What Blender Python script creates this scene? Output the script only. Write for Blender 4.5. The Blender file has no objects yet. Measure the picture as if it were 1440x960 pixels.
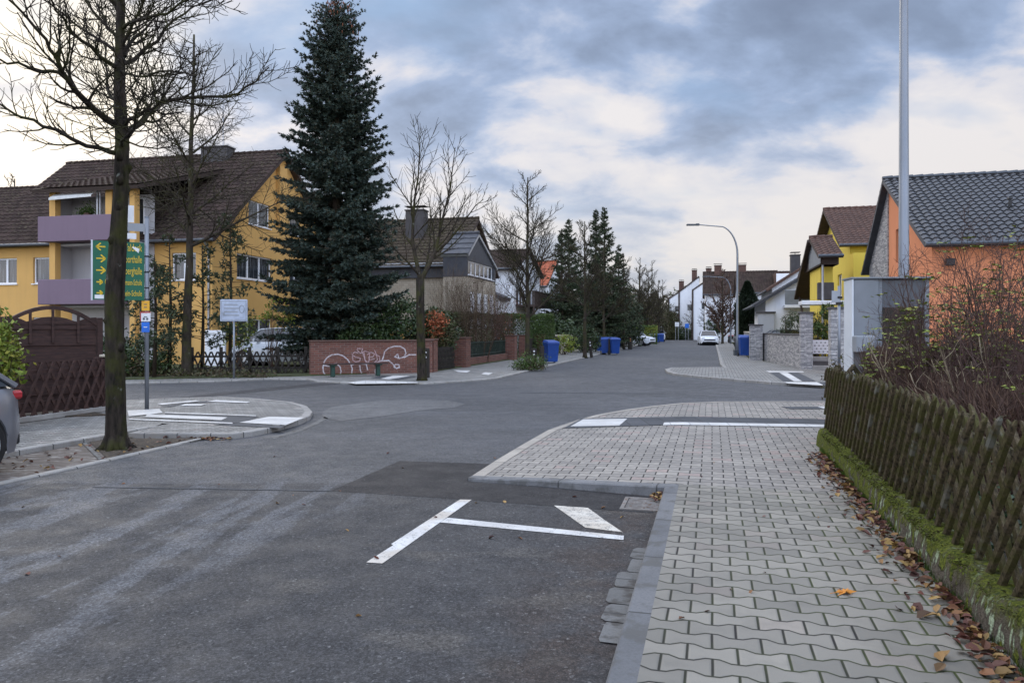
import bpy, math, random
from mathutils import Vector, Matrix, noise as mnoise
from mathutils.geometry import tessellate_polygon
R = math.radians
SC = bpy.context.scene
COL = SC.collection
F = 1050.0; HOR = 463.0; CAMH = 1.6
TH = R(15); CT, ST = math.cos(TH), math.sin(TH)

# ------------------------------------------------------------ placement
def P(px, py, z=0.0):
    d = F * (CAMH - z) / (py - HOR)
    return ((px - 720) / F * d, d)
def AT(px, d):
    return ((px - 720) / F * d, d)
def RS(r, s):
    return (r * CT + s * ST, -r * ST + s * CT)
def ZAT(py, d):
    return CAMH + (HOR - py) / F * d

# ------------------------------------------------------------ mesh builder
class MB:
    def __init__(s):
        s.v = []; s.f = []; s.m = []; s.uv = {}
    def face(s, pts, mi=0, uv=None):
        b = len(s.v); s.v.extend([tuple(p) for p in pts])
        if uv: s.uv[len(s.f)] = uv
        s.f.append(tuple(range(b, b + len(pts)))); s.m.append(mi)
    def raw(s, vs, fs, mi=0):
        b = len(s.v); s.v.extend([tuple(p) for p in vs])
        for f in fs:
            s.f.append(tuple(b + i for i in f)); s.m.append(mi)
    def box(s, x0, x1, y0, y1, z0, z1, mi=0):
        vs = [(x0,y0,z0),(x1,y0,z0),(x1,y1,z0),(x0,y1,z0),(x0,y0,z1),(x1,y0,z1),(x1,y1,z1),(x0,y1,z1)]
        s.raw(vs, [(0,3,2,1),(4,5,6,7),(0,1,5,4),(1,2,6,5),(2,3,7,6),(3,0,4,7)], mi)
    def cbox(s, x0, x1, y0, y1, z0, z1, c=0.01, mi=0):
        # box with chamfered edges
        vs = []; idx = {}
        X = (x0, x1); Y = (y0, y1); Z = (z0, z1)
        for i in (0,1):
            for j in (0,1):
                for k in (0,1):
                    sx = c if i == 0 else -c; sy = c if j == 0 else -c; sz = c if k == 0 else -c
                    idx[i,j,k,'x'] = len(vs); vs.append((X[i], Y[j]+sy, Z[k]+sz))
                    idx[i,j,k,'y'] = len(vs); vs.append((X[i]+sx, Y[j], Z[k]+sz))
                    idx[i,j,k,'z'] = len(vs); vs.append((X[i]+sx, Y[j]+sy, Z[k]))
        fs = []
        for i in (0,1):
            q = [idx[i,0,0,'x'], idx[i,1,0,'x'], idx[i,1,1,'x'], idx[i,0,1,'x']]; fs.append(q if i else q[::-1])
            q = [idx[0,i,0,'y'], idx[0,i,1,'y'], idx[1,i,1,'y'], idx[1,i,0,'y']]; fs.append(q if i else q[::-1])
            q = [idx[0,0,i,'z'], idx[1,0,i,'z'], idx[1,1,i,'z'], idx[0,1,i,'z']]; fs.append(q if i else q[::-1])
        for i in (0,1):
            for j in (0,1):
                q = [idx[i,j,0,'x'], idx[i,j,1,'x'], idx[i,j,1,'y'], idx[i,j,0,'y']]; fs.append(q if i == j else q[::-1])
                q = [idx[i,0,j,'x'], idx[i,1,j,'x'], idx[i,1,j,'z'], idx[i,0,j,'z']]; fs.append(q[::-1] if i == j else q)
                q = [idx[0,i,j,'y'], idx[1,i,j,'y'], idx[1,i,j,'z'], idx[0,i,j,'z']]; fs.append(q if i == j else q[::-1])
        for i in (0,1):
            for j in (0,1):
                for k in (0,1):
                    q = [idx[i,j,k,'x'], idx[i,j,k,'y'], idx[i,j,k,'z']]
                    fs.append(q if (i + j + k) % 2 else q[::-1])
        s.raw(vs, fs, mi)
    def tube(s, pts, rad, n=6, cap=True, mi=0):
        pts = [Vector(p) for p in pts]
        if not hasattr(rad, '__len__'): rad = [rad] * len(pts)
        vs = []; fs = []; u = None
        for i, p in enumerate(pts):
            d = (pts[min(i+1, len(pts)-1)] - pts[max(i-1, 0)])
            if d.length < 1e-9: d = Vector((0,0,1))
            d.normalize()
            if u is None:
                u = d.cross(Vector((0,0,1)) if abs(d.z) < .9 else Vector((1,0,0))).normalized()
            else:
                u = u - d * u.dot(d)
                u = u.normalized() if u.length > 1e-6 else d.orthogonal().normalized()
            w = d.cross(u)
            for k in range(n):
                a = 2 * math.pi * k / n
                vs.append(p + (u * math.cos(a) + w * math.sin(a)) * rad[i])
        for i in range(len(pts) - 1):
            for k in range(n):
                a = i*n + k; b = i*n + (k+1) % n
                fs.append((a, b, b+n, a+n))
        if cap:
            fs.append(tuple(range(n))[::-1]); e = (len(pts)-1)*n
            fs.append(tuple(range(e, e+n)))
        s.raw(vs, fs, mi)
    def cyl(s, x, y, z0, z1, r, r1=None, n=16, mi=0):
        s.tube([(x,y,z0),(x,y,z1)], [r, r if r1 is None else r1], n, True, mi)
    def prism(s, poly, z0, z1, mi=0):
        # poly ccw xy ; z may be function
        zf = (lambda x, y: z1) if not callable(z1) else z1
        tri = tessellate_polygon([[Vector((p[0], p[1], 0)) for p in poly]])
        top = [(p[0], p[1], zf(p[0], p[1])) for p in poly]
        area = sum(poly[i][0]*poly[(i+1)%len(poly)][1]-poly[(i+1)%len(poly)][0]*poly[i][1] for i in range(len(poly)))
        if area < 0: top = top[::-1]
        tri = tessellate_polygon([[Vector((p[0], p[1], 0)) for p in top]])
        b = len(s.v); s.v.extend(top)
        for t in tri:
            a, c, d = [Vector(top[i]) for i in t]
            nz = (c-a).cross(d-a).z
            s.f.append(tuple(b+i for i in (t if nz > 0 else t[::-1]))); s.m.append(mi)
        if z0 is not None:
            n = len(top)
            for i in range(n):
                p, q = top[i], top[(i+1) % n]
                s.face([(p[0],p[1],z0),(q[0],q[1],z0),q,p], mi)
    def poly3(s, outer, holes, mapf, mi=0, flip=False):
        # planar polygon (2D) with holes mapped to 3D
        loops = [[Vector((a, b, 0)) for a, b in outer]] + [[Vector((a, b, 0)) for a, b in h] for h in holes]
        allp = [p for l in loops for p in l]
        tri = tessellate_polygon(loops)
        b = len(s.v); s.v.extend([tuple(mapf(p.x, p.y)) for p in allp])
        for t in tri:
            a, c, d = [allp[i] for i in t]
            nz = (c-a).cross(d-a).z
            t = t if (nz > 0) != flip else t[::-1]
            s.f.append(tuple(b+i for i in t)); s.m.append(mi)
    def build(s, name, mat, parent=None, world=False, smooth=False, raw_uv=False):
        me = bpy.data.meshes.new(name)
        vs = s.v
        if world and parent is not None:
            L = Vector(parent['_loc']); a = -parent['_rz']; c, sn = math.cos(a), math.sin(a)
            vs = [((x-L.x)*c-(y-L.y)*sn, (x-L.x)*sn+(y-L.y)*c, z-L.z) for x, y, z in vs]
        me.from_pydata(vs, [], s.f)
        for m in (mat if isinstance(mat, (list, tuple)) else [mat]): me.materials.append(m)
        me.polygons.foreach_set('material_index', s.m)
        if smooth: me.polygons.foreach_set('use_smooth', [True]*len(s.f))
        me.update()
        uvl = me.uv_layers.new(name='UVMap'); data = []
        for i, p in enumerate(me.polygons):
            if i in s.uv:
                for q in s.uv[i]: data.extend(q)
                continue
            n = p.normal; ax, ay, az = abs(n.x), abs(n.y), abs(n.z)
            for vi in p.vertices:
                v = vs[vi]
                if az >= ax and az >= ay: data.extend((v[0], v[1]))
                elif ax >= ay: data.extend((v[1], v[2]))
                else: data.extend((v[0], v[2]))
        uvl.data.foreach_set('uv', data)
        o = bpy.data.objects.new(name, me); COL.objects.link(o)
        if parent is not None: o.parent = parent
        return o

def tag(o, label=None, cat=None, group=None, kind=None):
    if label: o['label'] = label
    if cat: o['category'] = cat
    if group: o['group'] = group
    if kind: o['kind'] = kind
    return o
def thing(name, label, cat, loc=(0,0,0), rz=0.0, group=None):
    o = bpy.data.objects.new(name, None); COL.objects.link(o)
    if len(loc) == 2: loc = (loc[0], loc[1], 0)
    o.location = loc; o.rotation_euler = (0, 0, rz); o.empty_display_size = .2
    o['_loc'] = tuple(loc); o['_rz'] = rz
    return tag(o, label, cat, group)
def copy_thing(o, loc, rz=0.0, sc=1.0, label=None, group=None):
    c = o.copy(); COL.objects.link(c)
    if len(loc) == 2: loc = (loc[0], loc[1], 0)
    c.location = loc; c.rotation_euler = (0, 0, rz)
    c.scale = (sc,)*3 if not hasattr(sc, '__len__') else sc
    if label: c['label'] = label
    if group: c['group'] = group
    for ch in [x for x in bpy.data.objects if x.parent == o]:
        d = ch.copy(); COL.objects.link(d); d.parent = c
        for g in [x for x in bpy.data.objects if x.parent == ch]:
            e = g.copy(); COL.objects.link(e); e.parent = d
    return c
def structure(name, mb, mat, **k):
    o = mb.build(name, mat, **k); o['kind'] = 'structure'; return o

# ------------------------------------------------------------ materials
class G:
    def __init__(s, name):
        s.mat = bpy.data.materials.new(name); s.mat.use_nodes = True
        s.nt = s.mat.node_tree; s.N = s.nt.nodes; s.L = s.nt.links
        s.bsdf = s.N['Principled BSDF']
    def link(s, a, b): s.L.new(a, b)
    def m(s, op, a, b=None, c=None, clamp=False):
        n = s.N.new('ShaderNodeMath'); n.operation = op; n.use_clamp = clamp
        for i, x in enumerate((a, b, c)):
            if x is None: continue
            if isinstance(x, (int, float)): n.inputs[i].default_value = x
            else: s.L.new(x, n.inputs[i])
        return n.outputs[0]
    def mix(s, f, a, b, mode='MIX'):
        n = s.N.new('ShaderNodeMix'); n.data_type = 'RGBA'; n.blend_type = mode; n.clamp_factor = True
        for k, x in ((0, f), (6, a), (7, b)):
            if isinstance(x, (int, float)): n.inputs[k].default_value = x
            elif isinstance(x, tuple): n.inputs[k].default_value = (*x, 1)
            else: s.L.new(x, n.inputs[k])
        return n.outputs[2]
    def coord(s, kind='pos', scale=(1,1,1), rz=0.0):
        if kind == 'pos': src = s.N.new('ShaderNodeNewGeometry').outputs['Position']
        elif kind == 'uv': src = s.N.new('ShaderNodeTexCoord').outputs['UV']
        else: src = s.N.new('ShaderNodeTexCoord').outputs['Object']
        mp = s.N.new('ShaderNodeMapping'); mp.inputs['Scale'].default_value = scale
        mp.inputs['Rotation'].default_value = (0, 0, rz)
        s.L.new(src, mp.inputs[0]); return mp.outputs[0]
    def noise(s, vec, scale, detail=4, rough=.55, dist=0):
        n = s.N.new('ShaderNodeTexNoise'); n.inputs['Scale'].default_value = scale
        n.inputs['Detail'].default_value = detail; n.inputs['Roughness'].default_value = rough
        n.inputs['Distortion'].default_value = dist
        s.L.new(vec, n.inputs['Vector']); return n.outputs[0]
    def white(s, vec):
        n = s.N.new('ShaderNodeTexWhiteNoise'); s.L.new(vec, n.inputs[0]); return n.outputs[0]
    def xyz(s, x, y, z=0.0):
        n = s.N.new('ShaderNodeCombineXYZ')
        for i, v in enumerate((x, y, z)):
            if isinstance(v, (int, float)): n.inputs[i].default_value = v
            else: s.L.new(v, n.inputs[i])
        return n.outputs[0]
    def sep(s, v):
        n = s.N.new('ShaderNodeSeparateXYZ'); s.L.new(v, n.inputs[0]); return n.outputs
    def rng(s, v, a, b, c=0.0, d=1.0, smooth=False):
        n = s.N.new('ShaderNodeMapRange'); n.clamp = True
        if smooth: n.interpolation_type = 'SMOOTHSTEP'
        s.L.new(v, n.inputs[0])
        for i, x in enumerate((a, b, c, d)): n.inputs[i+1].default_value = x
        return n.outputs[0]
    def island(s): return s.N.new('ShaderNodeNewGeometry').outputs['Random Per Island']
    def bump(s, h, strength=.3, dist=.01):
        n = s.N.new('ShaderNodeBump'); n.inputs['Strength'].default_value = strength
        n.inputs['Distance'].default_value = dist; s.L.new(h, n.inputs['Height'])
        s.L.new(n.outputs[0], s.bsdf.inputs['Normal']); return n
    def out(s, col=None, rough=None, metal=0.0, spec=None):
        for key, x in (('Base Color', col), ('Roughness', rough), ('Metallic', metal), ('Specular IOR Level', spec)):
            if x is None: continue
            i = s.bsdf.inputs[key]
            if isinstance(x, tuple): i.default_value = (*x, 1)
            elif isinstance(x, (int, float)): i.default_value = x
            else: s.L.new(x, i)
        return s.mat

def simple(name, c1, c2=None, scale=6, rough=.7, lo=.35, hi=.65, bump=0, bscale=60, bdist=.004, metal=0, spec=.4, kind='obj', stretch=(1,1,1), c3=None, s3=30, detail=5):
    g = G(name); v = g.coord(kind, stretch)
    n = g.noise(v, scale, detail)
    if c2 is None: c2 = tuple(x*.8 for x in c1)
    col = g.mix(g.rng(n, lo, hi), c2, c1)
    if c3:
        n3 = g.noise(v, s3, 3); col = g.mix(g.rng(n3, .55, .68), col, c3)
    if bump: g.bump(g.noise(v, bscale, 3), bump, bdist)
    return g.out(col, rough, metal, spec)

def leafmat(name, cols, rough=.55, spec=.3, trans=0.0):
    g = G(name); i = g.island()
    ramp = g.N.new('ShaderNodeValToRGB'); e = ramp.color_ramp.elements
    while len(e) < len(cols): e.new(.5)
    for k, c in enumerate(cols):
        e[k].position = k / max(1, len(cols)-1); e[k].color = (*c, 1)
    g.link(i, ramp.inputs[0])
    n = g.noise(g.coord('pos'), 1.3, 3)
    col = g.mix(g.rng(n, .35, .65, 0, .35), ramp.outputs[0], (0.5,0.5,0.5), 'MULTIPLY')
    return g.out(col, rough, 0, spec)

M = {}
# -- paving: interlocking bone-shaped blocks ----------------------------------
def paving(name, c1, c2, Lb=.228, hb=.146, moss=.85, red=.15, amp=.11, jw=.0058, rough=.75):
    g = G(name); v = g.coord('pos', rz=TH); x, y, z = g.sep(v)   # x across the street, y along it
    wob = g.m('MULTIPLY', g.m('SUBTRACT', g.noise(g.coord('pos'), .9, 2), .5), .02)
    u = g.m('DIVIDE', g.m('ADD', x, wob), Lb); w = g.m('DIVIDE', g.m('ADD', y, wob), hb)
    pp = g.m('PINGPONG', u, .5)                       # 0..0.5..0
    t = g.m('MULTIPLY', g.m('SUBTRACT', .25, pp), 9.0)
    t = g.m('MINIMUM', g.m('MAXIMUM', t, -1.0), 1.0)
    k = g.m('ROUND', w)
    sg = g.m('SUBTRACT', 1.0, g.m('MULTIPLY', g.m('FLOORED_MODULO', k, 2.0), 2.0))
    off = g.m('MULTIPLY', g.m('MULTIPLY', t, sg), amp)
    dw = g.m('SUBTRACT', g.m('SUBTRACT', w, k), off)
    dh = g.m('MULTIPLY', g.m('ABSOLUTE', dw), hb)
    row = g.m('ADD', k, g.m('SUBTRACT', g.m('GREATER_THAN', dw, 0.0), 1.0))
    par = g.m('FLOORED_MODULO', row, 2.0)
    uu = g.m('ADD', u, g.m('MULTIPLY', g.m('SUBTRACT', 1.0, par), .5))
    cellu = g.m('ROUND', uu)
    dv = g.m('MULTIPLY', g.m('ABSOLUTE', g.m('SUBTRACT', uu, cellu)), Lb)
    idu = g.m('FLOOR', uu)
    d = g.m('MINIMUM', dh, dv)
    edge = g.rng(d, jw*.7, jw*1.5, 0, 1)
    cell = g.white(g.xyz(idu, row, 3.3)); cell2 = g.white(g.xyz(idu, row, 9.1))
    n1 = g.noise(g.coord('pos'), 1.1, 4); n2 = g.noise(g.coord('pos'), 160, 2)
    base = g.mix(g.rng(cell, 0, 1), c1, c2)
    base = g.mix(g.m('MULTIPLY', g.m('GREATER_THAN', cell2, .93), red), base, (.42,.30,.26))
    base = g.mix(g.rng(n1, .3, .7, .45, 0), base, tuple(a*.62 for a in c2))
    n5 = g.noise(g.coord('pos'), 7, 4)
    base = g.mix(g.rng(n5, .5, .72, 0, .3), base, tuple(a*.6 for a in c2))
    base = g.mix(g.rng(n2, .3, .7, 0, .22), base, (.13,.13,.13))
    # joints: dark earth, moss towards the hedge side
    mz = g.m('MULTIPLY', g.rng(x, -.2, 1.3, .25, 1.0), moss)
    mn = g.rng(g.noise(g.coord('pos'), 3.2, 4), .35, .62)
    jc = g.mix(g.m('MULTIPLY', mz, mn), (.016,.014,.012), (.050,.068,.010))
    col = g.mix(edge, jc, base)
    gap = g.rng(d, 0, jw*3.0, 0, 1, True)
    hgt = g.m('ADD', gap, g.m('ADD', g.m('MULTIPLY', n2, .12), g.m('MULTIPLY', cell, .25)))
    g.bump(hgt, .7, .006)
    return g.out(col, rough, 0, .35)
M['paving'] = paving('concrete_block_paving', (.315,.29,.24), (.195,.182,.152))
M['paving_corner'] = paving('mixed_block_paving', (.39,.355,.305), (.25,.228,.20), moss=.12, red=.6)
M['paving_pale'] = paving('pale_block_paving', (.33,.32,.295), (.20,.195,.18), moss=.25, red=.2, jw=.008)

# -- asphalt ---------------------------------------------------------------
def asphalt(name, base, wear=0.0, dark=(.5,.5,.5), spk=.5):
    g = G(name); v = g.coord('pos')
    fine = g.noise(v, 95, 3, .8); big = g.noise(v, .35, 5); mid = g.noise(v, 3.0, 4)
    vo = g.N.new('ShaderNodeTexVoronoi'); vo.inputs['Scale'].default_value = 62; g.link(v, vo.inputs[0])
    stone = g.sep(vo.outputs['Color'])[0]
    col = g.mix(g.rng(big, .38, .62), tuple(a*.80 for a in base), tuple(a*1.12 for a in base))
    col = g.mix(g.rng(mid, .35, .7, 0, .5), col, tuple(a*.75 for a in base))
    if wear:   # older, paler wearing course beyond the transverse seam
        sy = g.sep(v)[1]; sm = g.m('MULTIPLY', g.rng(sy, 7.74, 7.80, 0, 1), 1.0)
        col = g.mix(sm, col, g.mix(g.rng(big, .4, .6), (.060,.061,.063), (.078,.078,.080)))
    st2 = g.sep(vo.outputs['Color'])[1]
    vs = g.N.new('ShaderNodeTexVoronoi'); vs.inputs['Scale'].default_value = 120; g.link(v, vs.inputs[0]); st3 = g.sep(vs.outputs['Color'])[0]
    gr = g.m('MULTIPLY', g.rng(st2, 0, 1, .55, 1.42), g.rng(st3, 0, 1, .66, 1.32))
    if wear:
        rr_, ss_, _z = g.sep(g.coord('pos', rz=TH))
        bend = g.m('MULTIPLY', g.m('POWER', g.m('MAXIMUM', g.m('SUBTRACT', ss_, 3.0), 0.0), 2.0), .035)
        rb_ = g.m('ADD', rr_, bend)
        wn = g.noise(g.xyz(g.m('MULTIPLY', rb_, 1.25), g.m('MULTIPLY', ss_, .20), 0.0), 1.5, 6, .62, .35)
        px, py, pz = g.sep(v)
        # polished wheel paths that bend left out of the junction
        reg = g.m('MULTIPLY', g.rng(rr_, -2.9, -3.5, 0, 1, True), g.rng(py, 8.2, 7.6, 0, 1, True))
        wm = g.m('MULTIPLY', g.rng(g.m('ADD', wn, g.m('MULTIPLY', g.m('SUBTRACT', g.noise(v, 5, 5, .65), .5), .22)), .50, .56, 0, 1), reg)
        col = g.mix(g.m("MULTIPLY", wm, wear), col, (.100,.104,.112))
        wn2 = g.noise(g.coord('pos', (.3, 1, 1), R(10)), .8, 6, .65)
        reg2 = g.m('MULTIPLY', g.rng(py, 9, 12, 0, 1, True), g.rng(py, 22, 17, 0, 1, True))
        col = g.mix(g.m('MULTIPLY', g.m('MULTIPLY', g.rng(wn2, .5, .6), reg2), wear*.6), col, (.10,.102,.108))
        # brown dirt along the parking bay gutter
        rs = g.sep(g.coord('pos', rz=TH))[0]
        dirt = g.m('MULTIPLY', g.rng(rs, -1.5, -.75, 0, 1, True), g.m('LESS_THAN', py, 8.2))
        dirt = g.m('MULTIPLY', dirt, g.rng(g.noise(v, 2.2, 5, .6), .36, .58))
        col = g.mix(g.m('MULTIPLY', dirt, .85), col, (.038,.027,.021))
        stain = g.m('MULTIPLY', g.rng(g.noise(g.coord('pos', (1,1.6,1)), 1.1, 5), .56, .66), g.rng(rs, -3.2, -2.4, 0, 1, True))
        stain = g.m('MULTIPLY', stain, g.m('LESS_THAN', py, 7.5))
        col = g.mix(g.m('MULTIPLY', stain, .45), col, (.10,.09,.075))
    col = g.mix(g.rng(fine, .56, .74, 0, spk), col, (.26,.26,.265))
    col = g.mix(g.m('MULTIPLY', g.rng(stone, .93, .98, 0, spk*.6), g.rng(fine, .4, .6)), col, (.32,.32,.31))
    col = g.mix(g.rng(fine, .46, .30, 0, .9), col, (.012,.012,.014))
    mul = g.N.new('ShaderNodeVectorMath'); mul.operation = 'SCALE'; g.link(col, mul.inputs[0]); g.link(gr, mul.inputs['Scale']); col = mul.outputs[0]
    h = g.m('ADD', g.m('MULTIPLY', fine, 1.0), g.m('MULTIPLY', stone, .5))
    g.bump(h, .75, .006)
    return g.out(col, g.rng(mid, .3, .7, .6, .85), 0, .35)
M['road'] = asphalt('worn_asphalt', (.043,.043,.0445), wear=.75)
M['patch'] = asphalt('fresh_dark_asphalt', (.019,.0175,.018), spk=.25)
M['patch_old'] = asphalt('old_pale_asphalt', (.125,.124,.122), spk=.4)
M['strip'] = asphalt('smooth_asphalt_seam', (.036,.036,.039), spk=.3)

M['kerb'] = simple('granite_grey_kerb', (.25,.255,.26), (.16,.165,.165), 3, .8, bump=.5, bscale=110, c3=(.09,.09,.085), s3=90)
M['kerb_beige'] = simple('beige_kerb', (.40,.37,.32), (.30,.28,.24), 2.5, .8, bump=.3, bscale=90)
M['kerb_pale'] = simple('pale_concrete_kerb', (.50,.49,.46), (.36,.35,.32), 1.6, .8, bump=.2, bscale=80)
M['white_slab'] = simple('white_concrete_slab', (.78,.77,.74), (.60,.59,.56), 2, .7, c3=(.45,.43,.40), s3=14)
M['dark_slab'] = simple('anthracite_slab', (.085,.088,.093), (.055,.057,.06), 2, .75, bump=.2, bscale=100)
def paintmat(name, c1, c2, wear):
    g = G(name); v = g.coord('pos'); n = g.noise(v, 3.2, 5); f = g.noise(v, 75, 4, .75); m_ = g.noise(v, 14, 5, .7)
    col = g.mix(g.rng(n, .35, .65), c2, c1)
    col = g.mix(g.rng(g.noise(v, 1.9, 4), .52, .62, 0, .55), col, (.46,.39,.30))
    chip = g.rng(g.m('ADD', g.m('MULTIPLY', f, .55), g.m('MULTIPLY', m_, .45)), .60-wear, .66-wear)
    col = g.mix(g.m('MULTIPLY', chip, .85), col, (.10,.098,.095))
    g.bump(f, .7, .006)
    return g.out(col, .7, 0, .3)
M['paint'] = paintmat('road_paint', (.62,.62,.60), (.48,.47,.45), .055)
M['paint_worn'] = paintmat('worn_road_paint', (.60,.57,.50), (.46,.42,.36), .085)
M['soil'] = simple('earth_with_leaves', (.075,.058,.042), (.035,.028,.02), 3, .95, c3=(.15,.11,.07), s3=22, bump=.8, bscale=40, bdist=.02, kind='pos')
M['lawn'] = simple('winter_lawn', (.07,.085,.03), (.045,.05,.022), 2, .95, c3=(.09,.07,.04), s3=12, bump=.8, bscale=60, bdist=.02, kind='pos')
M['sett'] = simple('brown_setts', (.14,.115,.095), (.075,.06,.05), 3.5, .85, c3=(.30,.28,.25), s3=5, bump=.6, bscale=25, bdist=.01, kind='pos', stretch=(1,3,1))
M['concrete'] = simple('grey_concrete', (.33,.32,.30), (.22,.21,.195), 2, .85, bump=.3, bscale=50)
def brick(name, c1, c2, mortar, bw=.25, bh=.075, ms=.012, rough=.85, bump=.5):
    g = G(name); v = g.coord('uv')
    b = g.N.new('ShaderNodeTexBrick'); g.link(v, b.inputs['Vector'])
    b.inputs['Scale'].default_value = 1; b.inputs['Brick Width'].default_value = bw
    b.inputs['Row Height'].default_value = bh; b.inputs['Mortar Size'].default_value = ms/2
    b.inputs['Color1'].default_value = (*c1, 1); b.inputs['Color2'].default_value = (*c2, 1)
    b.inputs['Mortar'].default_value = (*mortar, 1); b.inputs['Bias'].default_value = 0
    n = g.noise(v, 2.2, 5); n2 = g.noise(v, 40, 3)
    col = g.mix(g.rng(n, .35, .7, 0, .4), b.outputs[0], tuple(a*.55 for a in c1))
    col = g.mix(g.rng(n2, .4, .7, 0, .25), col, tuple(a*.5 for a in c2))
    g.bump(g.m('SUBTRACT', g.m('MULTIPLY', n2, .3), b.outputs['Fac']), bump, .012)
    return g.out(col, rough, 0, .3)
M['brick'] = brick('red_brick', (.21,.085,.06), (.115,.048,.038), (.20,.165,.14), ms=.016)
M['brick_beige'] = brick('beige_brick', (.46,.40,.31), (.38,.32,.24), (.25,.22,.18), .24, .115, .014)
def ledgestone():
    g = G('grey_ledge_stone'); v = g.coord('uv')
    wv = g.xyz(*[g.m('ADD', a, g.m('MULTIPLY', g.m('SUBTRACT', g.noise(v, 3, 2), .5), k)) for a, k in zip(g.sep(v)[:2], (.25, .03))])
    b = g.N.new('ShaderNodeTexBrick'); g.link(wv, b.inputs['Vector']); b.inputs['Scale'].default_value = 1
    b.inputs['Brick Width'].default_value = .27; b.inputs['Row Height'].default_value = .05
    b.inputs['Mortar Size'].default_value = .004; b.offset = .37
    b.inputs['Color1'].default_value = (.55,.53,.51,1); b.inputs['Color2'].default_value = (.20,.20,.215,1)
    b.inputs['Mortar'].default_value = (.06,.06,.06,1)
    n = g.noise(v, 9, 5)
    col = g.mix(g.rng(n, .4, .66, 0, .7), b.outputs[0], (.17,.165,.17))
    g.bump(g.m('ADD', g.m('MULTIPLY', n, .6), g.sep(b.outputs[0])[0]), .9, .03)
    return g.out(col, .8, 0, .3)
M['ledge'] = ledgestone()
M['whitegrey_brick'] = brick('painted_grey_brick', (.48,.48,.47), (.40,.40,.40), (.2,.2,.2), .2, .065, .01)
def render_wall(name, c, rough=.9):
    g = G(name); v = g.coord('obj')
    n = g.noise(v, .8, 5); s = g.noise(g.coord('obj', (3,3,.35)), 1.4, 5)
    col = g.mix(g.rng(n, .3, .7, 0, .22), c, tuple(a*.7 for a in c))
    col = g.mix(g.rng(s, .5, .75, 0, .25), col, tuple(a*.6+.02 for a in c))
    g.bump(g.noise(v, 90, 3), .35, .006)
    return g.out(col, rough, 0, .25)
M['yellow'] = render_wall('ochre_yellow_render', (.66,.39,.13))
M['yellow2'] = render_wall('bright_yellow_render', (.74,.56,.09))
M['orange'] = render_wall('salmon_orange_render', (.66,.255,.125))
M['white'] = render_wall('white_render', (.80,.81,.83))
M['greywall'] = render_wall('grey_render', (.42,.43,.45))
M['purple'] = render_wall('purple_balcony_render', (.20,.145,.185))
M['loggia'] = render_wall('pale_grey_loggia_render', (.50,.49,.50))
def tilemat(name, c1, c2, moss=None, tw=.3, tl=.34, rough=.6, spec=.4):
    g = G(name); v = g.coord('uv'); x, y, z = g.sep(v)
    cell = g.white(g.xyz(g.m('FLOOR', g.m('DIVIDE', x, tw)), g.m('FLOOR', g.m('DIVIDE', y, tl))))
    n = g.noise(v, .9, 5); n2 = g.noise(v, 9, 4)
    col = g.mix(cell, c1, c2)
    col = g.mix(g.rng(n, .4, .65, 0, .5), col, tuple(a*.6 for a in c2))
    if moss: col = g.mix(g.m('MULTIPLY', g.rng(n2, .52, .66), g.rng(n, .35, .6)), col, moss)
    g.bump(g.noise(v, 50, 3), .3, .005)
    return g.out(col, rough, 0, spec)
M['tile_brown'] = tilemat('weathered_brown_tiles', (.066,.045,.038), (.036,.025,.022), (.10,.085,.055), rough=.95, spec=.1)
M['tile_dark'] = tilemat('glazed_anthracite_tiles', (.026,.026,.028), (.018,.018,.020), rough=.36, spec=.7)
M['tile_redbrown'] = tilemat('red_brown_tiles', (.125,.07,.052), (.085,.048,.037), (.08,.06,.05), rough=.75, spec=.2)
M['tile_grey'] = tilemat('lichen_grey_brown_tiles', (.075,.058,.042), (.048,.037,.028), (.11,.10,.05), rough=.95, spec=.1)
M['tile_orange'] = tilemat('orange_clay_tiles', (.42,.11,.045), (.34,.085,.035), rough=.7)
M['slate'] = simple('dark_slate_cladding', (.055,.058,.068), (.035,.037,.044), 4, .55, bump=.3, bscale=20)
M['fascia'] = simple('dark_brown_boards', (.055,.035,.027), (.035,.022,.017), 3, .7, stretch=(1,1,8))
M['metal_trim'] = simple('zinc_trim', (.42,.43,.45), (.33,.34,.36), 3, .4, metal=.6)
M['whiteframe'] = simple('white_window_plastic', (.80,.81,.83), (.74,.75,.77), 2, .35)
M['chimney'] = brick('dark_clinker_chimney', (.15,.08,.06), (.10,.055,.045), (.08,.07,.06))
def glassmat():
    g = G('dark_window_glass'); v = g.coord('obj')
    n = g.noise(g.coord('obj', (5,5,.4)), 2, 3)
    col = g.mix(g.rng(n, .52, .62, 0, .6), (.025,.03,.035), (.16,.17,.18))
    return g.out(col, .06, 0, .9)
M['glass'] = glassmat()
M['carglass'] = simple('tinted_car_glass', (.02,.024,.03), (.015,.018,.02), 2, .05, spec=.9)
M['wood_dark'] = simple('stained_brown_wood', (.060,.030,.024), (.032,.016,.014), 5, .75, stretch=(1,1,5), bump=.3, bscale=30)
M['wood_black'] = simple('blackened_wood', (.035,.028,.022), (.018,.015,.012), 5, .85, stretch=(6,6,1))
def mossy():
    g = G('mossy_fence_wood'); v = g.coord('obj')
    n = g.noise(v, 9, 5); n2 = g.noise(g.coord('obj', (8,8,1.2)), 7, 4); i = g.island()
    col = g.mix(g.rng(n2, .3, .7), (.018,.014,.009), (.128,.10,.060))
    col = g.mix(g.m('MULTIPLY', g.rng(n, .42, .6), .8), col, (.052,.052,.012))
    col = g.mix(g.m('MULTIPLY', g.rng(g.noise(v, 5, 3), .58, .66), g.rng(i, .5, 1, 0, 1)), col, (.16,.16,.14))
    g.bump(g.noise(v, 60, 4), .8, .01)
    return g.out(col, .92, 0, .2)
M['mossy'] = mossy()
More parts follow.
